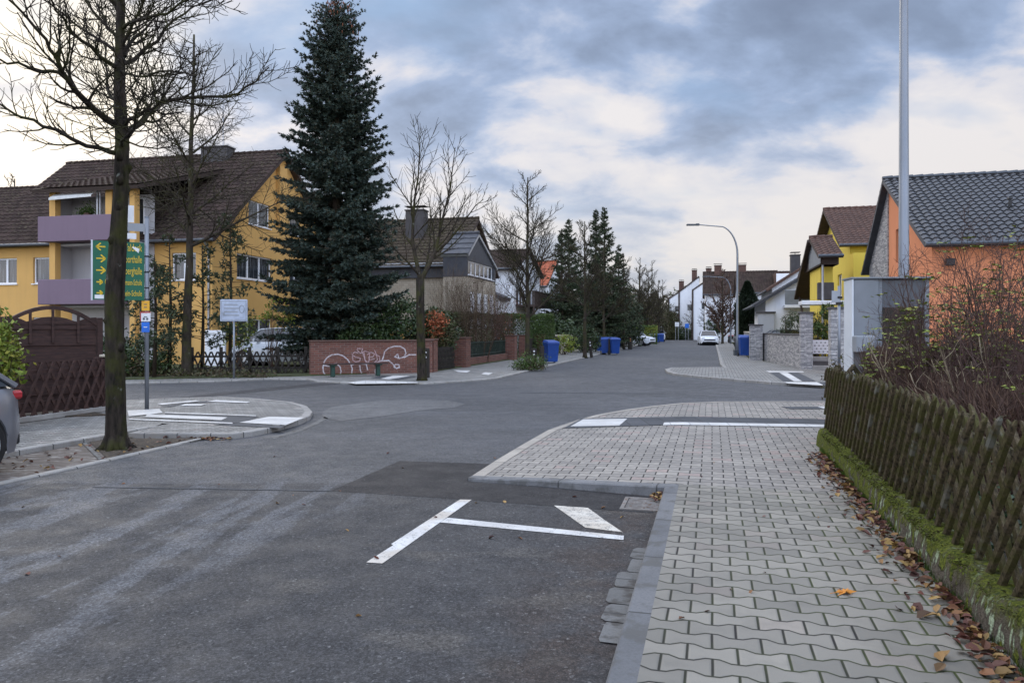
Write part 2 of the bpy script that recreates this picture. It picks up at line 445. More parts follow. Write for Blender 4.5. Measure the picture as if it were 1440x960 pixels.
def mossplinth():
    g = G('mossy_concrete_plinth'); v = g.coord('pos'); z = g.sep(v)[2]
    n = g.noise(v, 9, 5); n2 = g.noise(g.coord('pos', (1,1,.35)), 26, 4)
    col = g.mix(g.rng(n2, .4, .6), (.10,.085,.065), (.045,.036,.026))
    col = g.mix(g.m('MULTIPLY', g.rng(n2, .53, .62), g.rng(g.noise(v, 2.2, 3), .42, .55)), col, (.30,.36,.24))
    top = g.rng(z, .20, .31)
    mo = g.m('MAXIMUM', g.m('MULTIPLY', top, g.rng(n, .30, .5)), g.rng(g.m('ADD', n, g.rng(g.sep(v)[1], 4.5, 8, 0, .18)), .53, .60))
    col = g.mix(mo, col, g.mix(g.rng(g.noise(v, 45, 3), .35, .6), (.032,.044,.006), (.11,.125,.014)))
    g.bump(g.m('ADD', g.noise(v, 50, 4), g.m('MULTIPLY', mo, .8)), 1, .02)
    return g.out(col, .95, 0, .2)
M['plinth'] = mossplinth()
def bark(name, c1, c2, moss, amt=.5, hi=4.0):
    g = G(name); v = g.coord('obj')
    n = g.noise(g.coord('obj', (6,6,1.3)), 3, 6, .65); n2 = g.noise(v, 3.0, 4); z = g.sep(v)[2]
    col = g.mix(g.rng(n, .35, .65), c2, c1)
    col = g.mix(g.m('MULTIPLY', g.rng(n2, .46, .62), amt), col, moss)
    col = g.mix(g.rng(g.noise(v, 7, 4), .66, .72, 0, .5), col, (.20,.21,.18))
    g.bump(n, .9, .03)
    return g.out(col, .92, 0, .15)
M['bark'] = bark('mossy_maple_bark', (.042,.033,.026), (.009,.008,.006), (.042,.044,.010), .65)
M['bark_grey'] = bark('grey_brown_bark', (.058,.046,.035), (.022,.018,.014), (.055,.055,.016), .6)
M['bark_pine'] = bark('dark_conifer_bark', (.05,.037,.028), (.02,.015,.011), (.04,.045,.012), .25)
M['twig_brown'] = leafmat('brown_twigs', [(.075,.042,.030),(.14,.085,.055),(.05,.03,.024),(.09,.045,.033)], .8)
M['twig_tan'] = leafmat('tan_twigs', [(.16,.11,.065),(.11,.08,.05),(.08,.05,.035)], .8)
M['twig_pale'] = simple('pale_lichened_branch', (.30,.25,.165), (.15,.115,.075), 9, .85, bump=.5, bscale=60)
M['twig_red'] = simple('red_brown_young_shoot', (.075,.038,.028), (.045,.024,.02), 9, .7)
M['spruce'] = leafmat('blue_green_needles', [(.020,.034,.026),(.038,.060,.048),(.068,.096,.080),(.034,.048,.026),(.055,.048,.030)], .6)
M['conifer'] = leafmat('dark_green_needles', [(.018,.032,.015),(.036,.056,.026),(.058,.080,.034),(.06,.052,.030)], .6)
M['cypress'] = leafmat('black_green_scales', [(.012,.020,.012),(.022,.036,.018),(.03,.045,.02)], .6)
M['ever'] = leafmat('glossy_evergreen_leaves', [(.018,.035,.012),(.035,.065,.018),(.06,.09,.025)], .4, .5)
M['ivy'] = leafmat('ivy_leaves', [(.012,.028,.012),(.025,.055,.022),(.045,.085,.04)], .4, .5)
M['hedge'] = leafmat('olive_hedge_leaves', [(.04,.055,.018),(.07,.085,.025),(.055,.045,.02),(.09,.075,.035)], .6)
M['hedge_green'] = leafmat('green_hedge_leaves', [(.035,.065,.014),(.06,.10,.02),(.09,.14,.03)], .55)
M['red_leaf'] = leafmat('orange_red_leaves', [(.30,.07,.03),(.42,.13,.05),(.22,.06,.03)], .6)
M['rose_leaf'] = leafmat('yellow_green_leaves', [(.16,.22,.03),(.27,.31,.045),(.10,.17,.02),(.34,.31,.05)], .5)
M['brown_leaf'] = leafmat('dull_brown_green_leaves', [(.05,.05,.025),(.08,.06,.035),(.06,.075,.02),(.11,.06,.04)], .6)
M['litter'] = leafmat('fallen_leaf_litter', [(.13,.045,.03),(.09,.04,.03),(.20,.09,.04),(.34,.22,.07),(.06,.03,.025),(.16,.06,.04)], .6)
M['grass'] = leafmat('grass_blades', [(.05,.10,.015),(.09,.16,.025),(.12,.15,.04)], .6)
M['mossgreen'] = leafmat('moss_cushions', [(.045,.060,.006),(.11,.13,.014),(.06,.07,.010),(.055,.04,.02)], .9)
M['maple_orange'] = simple('orange_maple_leaf', (.62,.26,.03), (.5,.18,.02), 20, .6)
M['galv'] = simple('galvanised_steel', (.25,.27,.30), (.19,.205,.23), 3, .42, metal=.55, stretch=(1,1,.2))
M['grey_paint'] = simple('grey_painted_steel', (.30,.32,.35), (.24,.26,.28), 2, .45, metal=.2)
M['cab_light'] = simple('light_grey_cabinet', (.60,.63,.66), (.52,.55,.58), 2, .5)
M['cab_mid'] = simple('mid_grey_cabinet', (.20,.215,.235), (.16,.175,.19), 2, .5)
M['cab_dark'] = simple('dark_grey_panel', (.085,.095,.11), (.06,.068,.08), 1.5, .35)
M['black'] = simple('black_plastic', (.02,.02,.022), (.012,.012,.013), 3, .5)
M['rubber'] = simple('tyre_rubber', (.018,.018,.019), (.012,.012,.012), 8, .8)
M['rim'] = simple('silver_alloy', (.60,.61,.63), (.5,.51,.53), 3, .3, metal=.7)
M['binblue'] = simple('blue_bin_plastic', (.012,.062,.29), (.010,.048,.22), 2, .42)
M['bindark'] = simple('dark_bin_plastic', (.03,.032,.035), (.02,.022,.024), 2, .5)
M['sign_green'] = simple('green_sign_sheet', (.004,.115,.06), (.004,.09,.05), 2, .4)
M['sign_yellow'] = simple('yellow_lettering', (.72,.48,.02), (.6,.4,.02), 8, .5)
M['sign_white'] = simple('white_sign_sheet', (.72,.73,.74), (.6,.61,.62), 5, .5)
M['sign_orange'] = simple('orange_yellow_plate', (.75,.40,.03), (.65,.33,.03), 5, .5)
M['sign_blue'] = simple('blue_plate', (.02,.16,.62), (.02,.12,.5), 5, .5)
M['sign_grey'] = simple('silver_sign_sheet', (.42,.47,.56), (.30,.34,.42), 8, .45)
M['ink'] = simple('dark_lettering', (.09,.10,.12), (.07,.08,.1), 8, .6)
M['red'] = simple('red_plate', (.5,.03,.025), (.4,.02,.02), 5, .5)
M['graffiti'] = simple('white_spray_paint', (.60,.57,.58), (.30,.24,.24), 9, .8, c3=(.22,.12,.10), s3=22)
M['graffiti_pink'] = simple('pink_grey_spray_paint', (.50,.36,.36), (.30,.20,.20), 9, .8, c3=(.22,.10,.08), s3=22)
M['car_grey'] = simple('grey_metallic_paint', (.27,.275,.30), (.24,.245,.27), 1, .25, metal=.5)
M['car_white'] = simple('white_car_paint', (.74,.76,.78), (.70,.72,.74), 1, .2)
M['car_silver'] = simple('silver_car_paint', (.48,.51,.55), (.44,.47,.5), 1, .25, metal=.3)
M['car_dark'] = simple('dark_blue_car_paint', (.03,.04,.055), (.025,.03,.045), 1, .2)
M['taillight'] = simple('red_lamp_lens', (.42,.02,.03), (.34,.015,.02), 4, .15, spec=.7)
M['headlight'] = simple('clear_lamp_lens', (.55,.58,.62), (.4,.43,.47), 4, .1, spec=.8)
M['orange_reflector'] = simple('orange_reflector', (.75,.22,.04), (.6,.2,.03), 4, .4)
M['rust'] = simple('worn_grey_iron', (.22,.205,.19), (.13,.115,.10), 12, .8, c3=(.12,.075,.05), s3=25, bump=.4)
M['awning'] = simple('white_awning_cloth', (.66,.66,.64), (.55,.55,.52), 5, .8)
M['cream'] = simple('cream_stone', (.46,.41,.32), (.36,.32,.25), 5, .8, bump=.3)
M['stone_cap'] = simple('dark_stone_cap', (.07,.065,.065), (.05,.045,.045), 3, .7)
M['cones'] = leafmat('rust_brown_cones', [(.20,.065,.03),(.14,.05,.025),(.26,.09,.04)], .8)
# ------------------------------------------------------------ vegetation generators
def rvec(rng):
    while True:
        v = Vector((rng.uniform(-1,1), rng.uniform(-1,1), rng.uniform(-1,1)))
        if .05 < v.length < 1: return v.normalized()
def walk(rng, p, d, L, n, wig, up):
    pts = [Vector(p)]; d = Vector(d).normalized(); st = L / n
    for i in range(n):
        d = (d + rvec(rng) * wig + Vector((0,0,up))).normalized()
        pts.append(pts[-1] + d * st)
    return pts
def side_dir(rng, d, ang, az=None):
    d = d.normalized(); o = d.orthogonal().normalized(); w = d.cross(o)
    a = rng.uniform(0, 2*math.pi) if az is None else az
    return (d * math.cos(ang) + (o * math.cos(a) + w * math.sin(a)) * math.sin(ang)).normalized()
def grow(mb, rng, pts, r0, r1, lvl, mx, K):
    """pts: limb polyline. spawns children"""
    n = len(pts); rad = [r0 + (r1 - r0) * (i/(n-1))**.8 for i in range(n)]
    mb.tube(pts, rad, {0:9, 1:6, 2:4}.get(lvl, 3), False)
    if lvl >= mx: return
    L = sum((pts[i+1]-pts[i]).length for i in range(n-1))
    nc = K['n'][min(lvl, len(K['n'])-1)]; nc = max(2, int(nc * min(1.6, max(.5, L / K['ref'][min(lvl, len(K['ref'])-1)]))))
    for c in range(nc):
        t = K['t0'] + (1 - K['t0']) * (c + rng.random()*.8) / nc
        t = min(t, .98); i = int(t * (n-1)); f = t*(n-1) - i
        p = pts[i].lerp(pts[min(i+1, n-1)], f); d = (pts[min(i+1, n-1)] - pts[i])
        if d.length < 1e-6: continue
        cd = side_dir(rng, d, R(rng.uniform(*K['ang'])), (c * 2.4 + rng.uniform(-.6,.6)))
        cl = L * rng.uniform(*K['len']) * (1.05 - .55*t)
        cl = max(cl, K.get('minl', .12))
        cr = max(min(rad[i] * K['rr'], r0*.7), K['rmin'])
        grow(mb, rng, walk(rng, p, cd, cl, 3 if lvl >= mx-1 else 5, K['wig'], K['up']), cr, max(cr*.35, K['rmin']*.6), lvl+1, mx, K)
KB = dict(n=(10,7,6,4), ref=(3,1.4,.7,.4), t0=.22, ang=(35,62), len=(.38,.58), rr=.6, rmin=.006, wig=.16, up=.10)

def bare_tree(name, label, x, y, H, trunk_r, seed, fork=None, mat='bark_grey', crown0=.35, spread=.42, nl=12, K=None, lean=(0,0), mx=3, group=None, cat='tree', trunk_pts=None, limbs=None):
    rng = random.Random(seed); K = K or KB
    t = thing(name, label, cat, (x, y, 0), 0, group)
    tr = MB(); cr = MB()
    if trunk_pts is None:
        n = 9; trunk_pts = [Vector((lean[0]*(i/n) + rng.uniform(-.05,.05)*H*.05*(i>0), lean[1]*(i/n), H*i/n)) for i in range(n+1)]
    n = len(trunk_pts)
    rad = [trunk_r * (1.35 if i == 0 else 1.0) * (1 - .86*(trunk_pts[i].z/H)**.9) + .008 for i in range(n)]
    base = trunk_pts[0]
    tp = [base, base + Vector((0,0,.18))] + trunk_pts[1:]
    tr.tube(tp, [rad[0]*1.05, trunk_r*1.05] + rad[1:], 12, True)
    zs = [p.z for p in trunk_pts]
    if limbs:
        for lp, r0 in limbs: grow(cr, rng, lp, r0, max(.01, r0*.22), 1, mx, K)
    for c in range(nl):
        f = crown0 + (1-crown0) * (c + rng.random()*.7)/nl
        z = min(f, .99)*H
        i = max(k for k in range(n) if zs[k] <= z); i = min(i, n-2)
        q = (z - zs[i])/(zs[i+1]-zs[i]); p = trunk_pts[i].lerp(trunk_pts[i+1], q)
        L = H * spread * (1.08 - .85*(f - crown0)/(1-crown0)) * rng.uniform(.75,1.1)
        a = c*2.4 + rng.uniform(-.5,.5); el = R(rng.uniform(22,55))
        d = Vector((math.cos(a)*math.cos(el), math.sin(a)*math.cos(el), math.sin(el)))
        r0 = max(.012, (rad[i]*.55))
        grow(cr, rng, walk(rng, p, d, L, 7, .13, .06), r0, .008, 1, mx, K)
    tr.build('trunk', M[mat], t, smooth=True); cr.build('crown', M[mat], t, smooth=True)
    return t

def tuft(mb, rng, p, d, s, k=3, wd=.22):
    # k slim needle blades fanning about d
    d = d.normalized(); o = d.orthogonal().normalized(); w = d.cross(o); a0 = rng.uniform(0, 6.28)
    b = len(mb.v); c = 0
    for i in range(k):
        a = a0 + i*6.283/k
        sd = o*math.cos(a) + w*math.sin(a)
        e = (d*rng.uniform(.55,1) + sd*rng.uniform(.35,.8)).normalized()
        q = e.cross(d); q = q.normalized() if q.length > 1e-4 else o
        mb.v.extend([tuple(p - q*s*wd*.5), tuple(p + q*s*wd*.5), tuple(p + e*s)])
        mb.f.append((b+c, b+c+1, b+c+2)); mb.m.append(0); c += 3

def conifer(name, label, x, y, H, Rm, seed, mat='conifer', dens=1.0, z0=.04, power=.85, droop=.25, tuftl=.2, step=.36, group=None, rough=.28, cones=False, tips=1, wd=.3, blades=4):
    rng = random.Random(seed); t = thing(name, label, 'tree', (x, y, 0), 0, group)
    tr = MB(); tr.tube([(0,0,0),(0,0,H*.5),(0,0,H*.97)], [H*.016+.03, H*.009+.02, .015], 8)
    tr.build('trunk', M['bark_pine'], t, smooth=True)
    mb = MB(); br = MB(); z = H*z0
    while z < H*.985:
        f = z/H; Rz = Rm * (1-f)**power * (1.0 if f > .1 else .75 + 2.5*f) + .06
        nb = 7 if f < .7 else 5
        for k in range(nb):
            a = rng.uniform(0, 6.283); L = Rz * rng.uniform(1-rough*1.3, 1.06)
            if rng.random() < .10: L *= 1.16
            el = .05 + .55*f - droop*rng.uniform(.5,1)*(1-f)
            d = Vector((math.cos(a), math.sin(a), el)).normalized()
            n = max(3, int(L/.28)); pts = walk(rng, (0,0,z+rng.uniform(-.15,.15)), d, L, n, .05, .035)
            br.tube([pts[0], pts[len(pts)//2], pts[-1]], [.02*(1-f)+.012, .012, .004], 3, False)
            for i in range(len(pts)):
                s = i/(len(pts)-1)
                if s < .12 and f < .75: continue
                q = pts[i]; dd = (pts[min(i+1,len(pts)-1)] - pts[max(i-1,0)]).normalized()
                side = dd.cross(Vector((0,0,1))).normalized()
                sl = (L*(1-s)*.42 + .12) * rng.uniform(.7,1.15)
                for sg in (-1, 1, 0):
                    sd = (dd*.75 + side*sg*rng.uniform(.5,.95) + Vector((0,0,rng.uniform(-.28,.12)))).normalized()
                    ln = sl if sg else .2
                    m = max(1, int(ln/ (tuftl*.62) * dens))
                    for j in range(m):
                        pp = q + sd*ln*(j+.6)/m + rvec(rng)*.04
                        tuft(mb, rng, pp, (sd + rvec(rng)*.35), tuftl*rng.uniform(.75,1.2)*(.45+.55*min(1, (1-f)*4)), blades, wd)
        z += step * rng.uniform(.7, 1.25) * (1 if f < .8 else .65)
    for j in range(14):
        tuft(mb, rng, Vector((0,0,H*(.955+.045*j/14))), Vector((0,0,1))+rvec(rng)*.5, tuftl*.5, 4, wd)
    br.build('branch', M['bark_pine'], t); o = mb.build('needles', M[mat], t); o['kind'] = 'stuff'
    if cones:
        c = MB()
        for j in range(150):
            f = 1 - rng.random()**1.4*.10; z = H*f; rr = (Rm*(1-f)**power*1.0+.10)*rng.random()**.6; a = rng.uniform(0,6.283)
            p = Vector((math.cos(a)*rr, math.sin(a)*rr, z))
            c.tube([p, p - Vector((0,0,.05)), p - Vector((0,0,.13))], [.012,.026,.008], 5)
        o = c.build('cone_cluster', M['cones'], t); o['kind'] = 'stuff'
    return t

def leaf(mb, rng, p, s, nrm=None):
    n = nrm if nrm is not None else rvec(rng)
    u = n.orthogonal().normalized(); w = n.cross(u); a = rng.uniform(0, 6.283)
    u, w = u*math.cos(a)+w*math.sin(a), w*math.cos(a)-u*math.sin(a)
    b = len(mb.v)
    mb.v.extend([tuple(p - u*s*.5), tuple(p + w*s*.28 + n*s*.08), tuple(p + u*s*.5), tuple(p - w*s*.28 + n*s*.08)])
    mb.f.append((b, b+1, b+2, b+3)); mb.m.append(0)
def blob_points(rng, ells, n, clump=.25, per=14, shell=.55):
    """positions in clumps over the outer part of ellipsoids"""
    out = []; tot = sum(e[3]*e[4]+e[3]*e[5]+e[4]*e[5] for e in ells)
    for e in ells:
        k = int(n * (e[3]*e[4]+e[3]*e[5]+e[4]*e[5]) / tot / per)
        for i in range(k):
            v = rvec(rng); r = rng.uniform(shell, 1.0) * (1 + .22*mnoise.noise(v*2.3 + Vector((e[0], e[1], e[2]))))
            c = Vector((e[0]+v.x*e[3]*r, e[1]+v.y*e[4]*r, e[2]+v.z*e[5]*r))
            cs = clump*rng.uniform(.5,1.2)
            for j in range(per):
                p = c + rvec(rng)*cs*rng.random()**.5
                if p.z > .01: out.append(p)
    return out
def bush(name, label, x, y, ells, n, leafs, mat, seed, twigs=25, cat='shrub', group=None, twigmat='twig_brown', clump=.25, per=12, z=0, extra=None, shell=.55):
    rng = random.Random(seed); t = thing(name, label, cat, (x, y, z), 0, group)
    mb = MB()
    for p in blob_points(rng, ells, n, clump, per, shell): leaf(mb, rng, p, leafs*rng.uniform(.7,1.3))
    o = mb.build('foliage', M[mat], t)
    if extra:
        mb = MB()
        for p in blob_points(rng, extra[0], extra[1], clump, per, shell): leaf(mb, rng, p, leafs*rng.uniform(.8,1.4))
        mb.build('autumn_foliage', M[extra[2]], t)
    tb = MB()
    for i in range(twigs):
        e = rng.choice(ells); v = rvec(rng); v.z = abs(v.z)
        tip = Vector((e[0]+v.x*e[3], e[1]+v.y*e[4], e[2]+v.z*e[5]*1.05))
        st = Vector((e[0]*.8+rng.uniform(-.2,.2)*e[3], e[1]*.8+rng.uniform(-.2,.2)*e[4], 0))
        mid = st.lerp(tip, .5) + rvec(rng)*.1
        tb.tube([st, mid, tip, tip + (tip-mid)*.12 + rvec(rng)*.04], [.014,.009,.005,.003], 3, False)
    tb.build('stem', M[twigmat], t)
    return t
def twig_shrub(name, label, x, y, H, Rw, nst, seed, mat='twig_tan', group=None, mx=2, cat='shrub', leaves=None, arch=.12):
    rng = random.Random(seed); t = thing(name, label, cat, (x, y, 0), 0, group)
    mb = MB(); lf = MB()
    K = dict(n=(7,6,4), ref=(H*.8,H*.35,.3), t0=.25, ang=(18,45), len=(.35,.55), rr=.6, rmin=.0035, wig=.14, up=.08)
    for i in range(nst):
        a = rng.uniform(0,6.283); rr = Rw*.35*rng.random(); p = Vector((math.cos(a)*rr, math.sin(a)*rr, 0))
        sp = rng.uniform(.05,1)*Rw/H
        d = Vector((math.cos(a)*sp, math.sin(a)*sp, 1))
        pts = walk(rng, p, d, H*rng.uniform(.7,1.08), 6, .08, 0)
        grow(mb, rng, pts, .012, .004, 3-mx if mx < 3 else 0, 3, K)
        if leaves:
            for q in pts[3:]:
                for j in range(leaves[0]): leaf(lf, rng, q + rvec(rng)*.22*rng.random(), leaves[1])
    mb.build('branch', M[mat], t)
    if leaves: lf.build('foliage', M[leaves[2]], t)
    return t
def hedge_box(name, label, x, y, rz, L, D, H, n, ls, mat, seed, cat='hedge', group=None, mat2=None, z=0):
    rng = random.Random(seed); t = thing(name, label, cat, (x, y, z), rz, group); mb = MB(); m2 = MB()
    for i in range(n):
        f = rng.random(); cx = rng.uniform(0, L)
        side = rng.choice((0,0,0,1,2,2,3))
        dp = rng.random()**2*.25
        hh = H*(1+.05*mnoise.noise(Vector((cx*1.3, seed, 0))))
        if side == 0: p = Vector((cx, -D/2+dp, rng.uniform(.02,hh)))
        elif side == 1: p = Vector((rng.choice((dp, L-dp)), rng.uniform(-D/2,D/2), rng.uniform(.02,hh)))
        elif side == 2: p = Vector((cx, rng.uniform(-D/2,D/2), hh-dp))
        else: p = Vector((cx, D/2-dp, rng.uniform(.02,hh)))
        w = .16*mnoise.noise(p*1.7 + Vector((seed,0,0)))
        p += Vector((0, -w if side == 0 else 0, w if side == 2 else 0))
        leaf(m2 if (mat2 and mnoise.noise(p*.9+Vector((0,seed,0))) > .12) else mb, rng, p, ls*rng.uniform(.7,1.3))
    mb.build('foliage', M[mat], t)
    if mat2: m2.build('autumn_foliage', M[mat2], t)
    tb = MB()
    for i in range(int(L*5)):
        cx = rng.uniform(0,L); cy = rng.uniform(-D*.3,D*.3)
        tb.tube([(cx,cy,0),(cx+rng.uniform(-.2,.2),cy*1.3,H*rng.uniform(.8,1.08))], [.014,.004], 3, False)
    tb.build('stem', M['twig_brown'], t)
    return t

# ------------------------------------------------------------ street furniture
def bin_proto(label, loc, rz, mat='binblue', group='blue wheeled bins along the street', h=1.06, w=.56):
    t = thing('wheeled_bin', label, 'bin', loc, rz, group)
    b = MB(); d = .62
    # tapered body, rim lip
    def ring(z, s, sy): return [(-w/2*s, -d/2*sy, z), (w/2*s, -d/2*sy, z), (w/2*s, d/2, z), (-w/2*s, d/2, z)]
    rs = [ring(.06,.80,.72), ring(.12,.84,.75), ring(h*.80,.97,.96), ring(h*.80,1.04,1.04), ring(h*.87,1.05,1.05)]
    for a, c in zip(rs[:-1], rs[1:]):
        for i in range(4):
            j = (i+1) % 4; b.face([a[i], a[j], c[j], c[i]])
    b.face(rs[0][::-1]); b.face(rs[-1])
    for k in (-.13, .13): b.box(k-.015, k+.015, -d/2*.80-.02, -d/2*.80+.02, .2, h*.6)
    b.build('body', M[mat], t)
    l = MB(); z = h*.872
    q = [(-w/2*1.07,-d/2*1.12,z+.005),(w/2*1.07,-d/2*1.12,z+.005),(w/2*1.07,d/2*1.08,z+.03),(-w/2*1.07,d/2*1.08,z+.03)]
    e = [(-w/2*.9,-d/2*.9,z+.07),(w/2*.9,-d/2*.9,z+.07),(w/2*.9,d/2*.9,h),(-w/2*.9,d/2*.9,h)]
    for i in range(4):
        j = (i+1) % 4; l.face([q[i], q[j], e[j], e[i]])
    l.face(e); l.face(q[::-1]); l.build('lid', M[mat], t)
    hd = MB(); hd.tube([(-w/2*.9, d/2*1.2, h*.9), (w/2*.9, d/2*1.2, h*.9)], .016, 8)
    hd.box(-w/2*.9, -w/2*.9+.03, d/2*1.0, d/2*1.2, h*.88, h*.92); hd.box(w/2*.9-.03, w/2*.9, d/2*1.0, d/2*1.2, h*.88, h*.92)
    hd.build('handle', M[mat], t)
    for sx in (-1, 1):
        wl = MB(); wl.tube([(sx*(w/2-.02), d/2-.02, .1), (sx*(w/2+.035), d/2-.02, .1)], .1, 16); wl.build('wheel', M['rubber'], t)
    return t
def bollard(label, loc, h=.95, r=.12, lean=0, reflect='sign_white', seed=0, rz=0, group='wooden guard posts beside the street trees'):
    t = thing('wooden_bollard', label, 'bollard', loc, rz, group); b = MB(); rng = random.Random(seed)
    n = 12; pts = [Vector((lean*k, 0, h*k)) for k in (0,.3,.7,.97,1)]
    b.tube(pts, [r, r*.98, r*.96, r*.95, r*.8], n); b.build('post', M['wood_black'], t, smooth=False)
    if reflect:
        for zz in (.86, .70):
            c = MB(); c.tube([(lean*zz, -r*.95, h*zz), (lean*zz, -r-.012, h*zz)], .035, 12); c.build('reflector', M[reflect], t)
    return t
def street_lamp(label, loc, rz, h, hs, reach, r0=.08, group=None, plate=True):
    t = thing('street_lamp', label, 'street lamp', loc, rz, group)
    p = MB(); pts = [(0,0,0),(0,0,1.0),(0,0,1.05),(0,0,hs)]; rad = [r0*1.25, r0*1.2, r0, r0*.72]
    k = 9
    for i in range(1, k+1):
        a = R(76)*i/k; rr = (h-hs)/(.97)
        pts.append((-(1-math.cos(a))*rr*.62, 0, hs + math.sin(a)*rr*.92)); rad.append(r0*(.72-.32*i/k))
    ex, _, ez = pts[-1]; pts.append((-reach+.55, 0, h-.02)); rad.append(r0*.36)
    p.tube(pts, rad, 14); p.build('pole', M['galv'], t, smooth=True)
    hd = MB(); hd.cbox(-reach-.12, -reach+.48, -.12, .12, h-.07, h+.02, .02); hd.cbox(-reach+.42,-reach+.62,-.06,.06,h-.08,h+.055,.015)
    hd.build('lamp_head', M['cab_dark'], t)
    ln = MB(); ln.box(-reach-.08, -reach+.36, -.09, .09, h-.078, h-.0715); ln.build('lamp_lens', M['headlight'], t)
    if plate:
        b = MB(); b.cbox(-.19,.19,-.19,.19,0,.34,.02); b.build('base_box', M['cab_dark'], t)
    return t
# ------------------------------------------------------------ cars (x = forward, y = left, length L)
def car(label, loc, rz, paint, kind='hatch', L=4.2, W=1.78, H=1.47, group=None, rear=.76):
    t = thing('parked_car', label, 'car', loc, rz, group)
    gc = .20; wr = .32; xf, xr = L/2-.82, -L/2+rear
    bel = .93 if kind != 'van' else 1.02
    # top outline (x, z) of the body without cabin ; cabin outline
    if kind == 'sedan': cab = [(L/2-1.15, bel), (L/2-1.85, H-.04), (-.1, H), (-L/2+1.35, H-.06), (-L/2+.62, bel+.06)]
    elif kind == 'van': cab = [(L/2-.75, bel), (L/2-1.45, H-.05), (-.1, H), (-L/2+.4, H-.04), (-L/2+.06, bel+.02)]
    else: cab = [(L/2-1.05, bel), (L/2-1.75, H-.04), (0, H), (-L/2+.75, H-.05), (-L/2+.12, bel+.02)]
    hood = [(L/2, .62), (L/2-.06, .72), (L/2-.35, .82), (cab[0][0], bel), (0, bel+.01), (cab[-1][0], cab[-1][1]), (-L/2+.02, bel-.02), (-L/2, .62)]
    def interp(tab, x):
        tab = sorted(tab)
        if x <= tab[0][0]: return tab[0][1]
        for a, b in zip(tab[:-1], tab[1:]):
            if a[0] <= x <= b[0]: return a[1] + (b[1]-a[1])*(x-a[0])/max(1e-6, b[0]-a[0])
        return tab[-1][1]
    xs = sorted(set([-L/2, -L/2+.03, -L/2+.1, -L/2+.25, L/2-.03, L/2-.1, L/2-.25, L/2] + [xf+wr*1.13*math.cos(R(a)) for a in range(0,181,15)] + [xr+wr*1.13*math.cos(R(a)) for a in range(0,181,15)] + [c[0] for c in cab] + [-.6,-.2,.2,.6] ))
    def hw(x):
        e = max(0, (abs(x) - (L/2-.55))/.55); return W/2*(1-.20*e**2.2)
    def zb(x):
        z = gc + (.10 if abs(x) > L/2-.1 else 0)
        for xw in (xf, xr):
            q = (wr*1.13)**2 - (x-xw)**2
            if q > 0: z = max(z, .32 + math.sqrt(q))
        return z
    b = MB(); rows = []
    for x in xs:
        w = hw(x); z0 = zb(x); zt = interp(hood, x); zm = max(z0+.02, .60)
        rows.append([(x, w*.97, z0), (x, w, max(z0+.01,.42)), (x, w*1.0, zm), (x, w*.985, max(zm+.01, zt-.13)), (x, w*.93, zt-.03), (x, w*.80, zt), (x, 0, zt+.02)])
    for sg in (1, -1):
        vs = [(p[0], p[1]*sg, p[2]) for r in rows for p in r]; m = len(rows[0]); fs = []
        for i in range(len(rows)-1):
            for j in range(m-1):
                q = (i*m+j, (i+1)*m+j, (i+1)*m+j+1, i*m+j+1); fs.append(q[::-1] if sg > 0 else q)
        b.raw(vs, fs)
    for r, fl in ((rows[0], 0), (rows[-1], 1)):
        ring = [(p[0], p[1], p[2]) for p in r] + [(p[0], -p[1], p[2]) for p in r[::-1]]
        b.face(ring if fl else ring[::-1])
    # roof skin + pillars
    def cw(z): return W/2*(.90 - .20*(z-bel)/(H-bel))
    rp = cab[1:-1]
    for i in range(len(rp)-1):
        (x0,z0),(x1,z1) = rp[i], rp[i+1]
        for q in ((-1,-.5),(-.5,.5),(.5,1)):
            zz = lambda s_, z: z + (.03 if abs(s_) < .9 else 0)
            b.face([(x0,cw(z0)*q[0],zz(q[0],z0)),(x0,cw(z0)*q[1],zz(q[1],z0)),(x1,cw(z1)*q[1],zz(q[1],z1)),(x1,cw(z1)*q[0],zz(q[0],z1))][::1])
    for sg in (-1, 1):
        for (x0,z0),(x1,z1) in ((cab[0],cab[1]),(cab[-1],cab[-2])):
            b.tube([(x0,cw(z0)*sg*1.0,z0),(x1,cw(z1)*sg,z1)], .035, 5)
        b.tube([(cab[1][0],cw(H-.03)*sg,cab[1][1]),(cab[2][0],cw(H)*sg,cab[2][1]),(cab[3][0],cw(H-.04)*sg,cab[3][1])], .03, 5)
        b.tube([(-.05,cw(bel)*sg*1.0,bel),(-.12,cw(H)*sg,H-.02)], .03, 5)
    b.build('body', M[paint], t, smooth=False)
    mod = [o for o in bpy.data.objects if o.parent == t][0]
    mod.data.polygons.foreach_set('use_smooth', [True]*len(mod.data.polygons))
    try: mod.data.set_sharp_from_angle(angle=R(38))
    except Exception: pass
    for sg in (-1, 1):
        g = MB(); pts = [(c[0], cw(c[1])*sg*.985, c[1]) for c in cab]; g.face(pts if sg < 0 else pts[::-1]); g.build('side_window', M['carglass'], t)
        d = MB(); d.cbox(xf-.52-.06, xf-.52+.06, sg*(W/2+.02) if sg > 0 else -W/2-.16, (W/2+.16) if sg > 0 else -W/2-.02, bel-.02, bel+.12, .02); d.build('wing_mirror', M[paint], t)
    for k, nm in ((0,'windscreen'), (-1,'rear_window')):
        a, c = cab[k], cab[1 if k == 0 else -2]; g = MB()
        q = [(a[0], -cw(a[1])*.96, a[1]), (a[0], cw(a[1])*.96, a[1]), (c[0], cw(c[1])*.96, c[1]), (c[0], -cw(c[1])*.96, c[1])]
        off = .012 if k == 0 else -.012; q = [(p[0]+off, p[1], p[2]+.006) for p in q]
        g.face(q if k == 0 else q[::-1]); g.build(nm, M['carglass'], t)
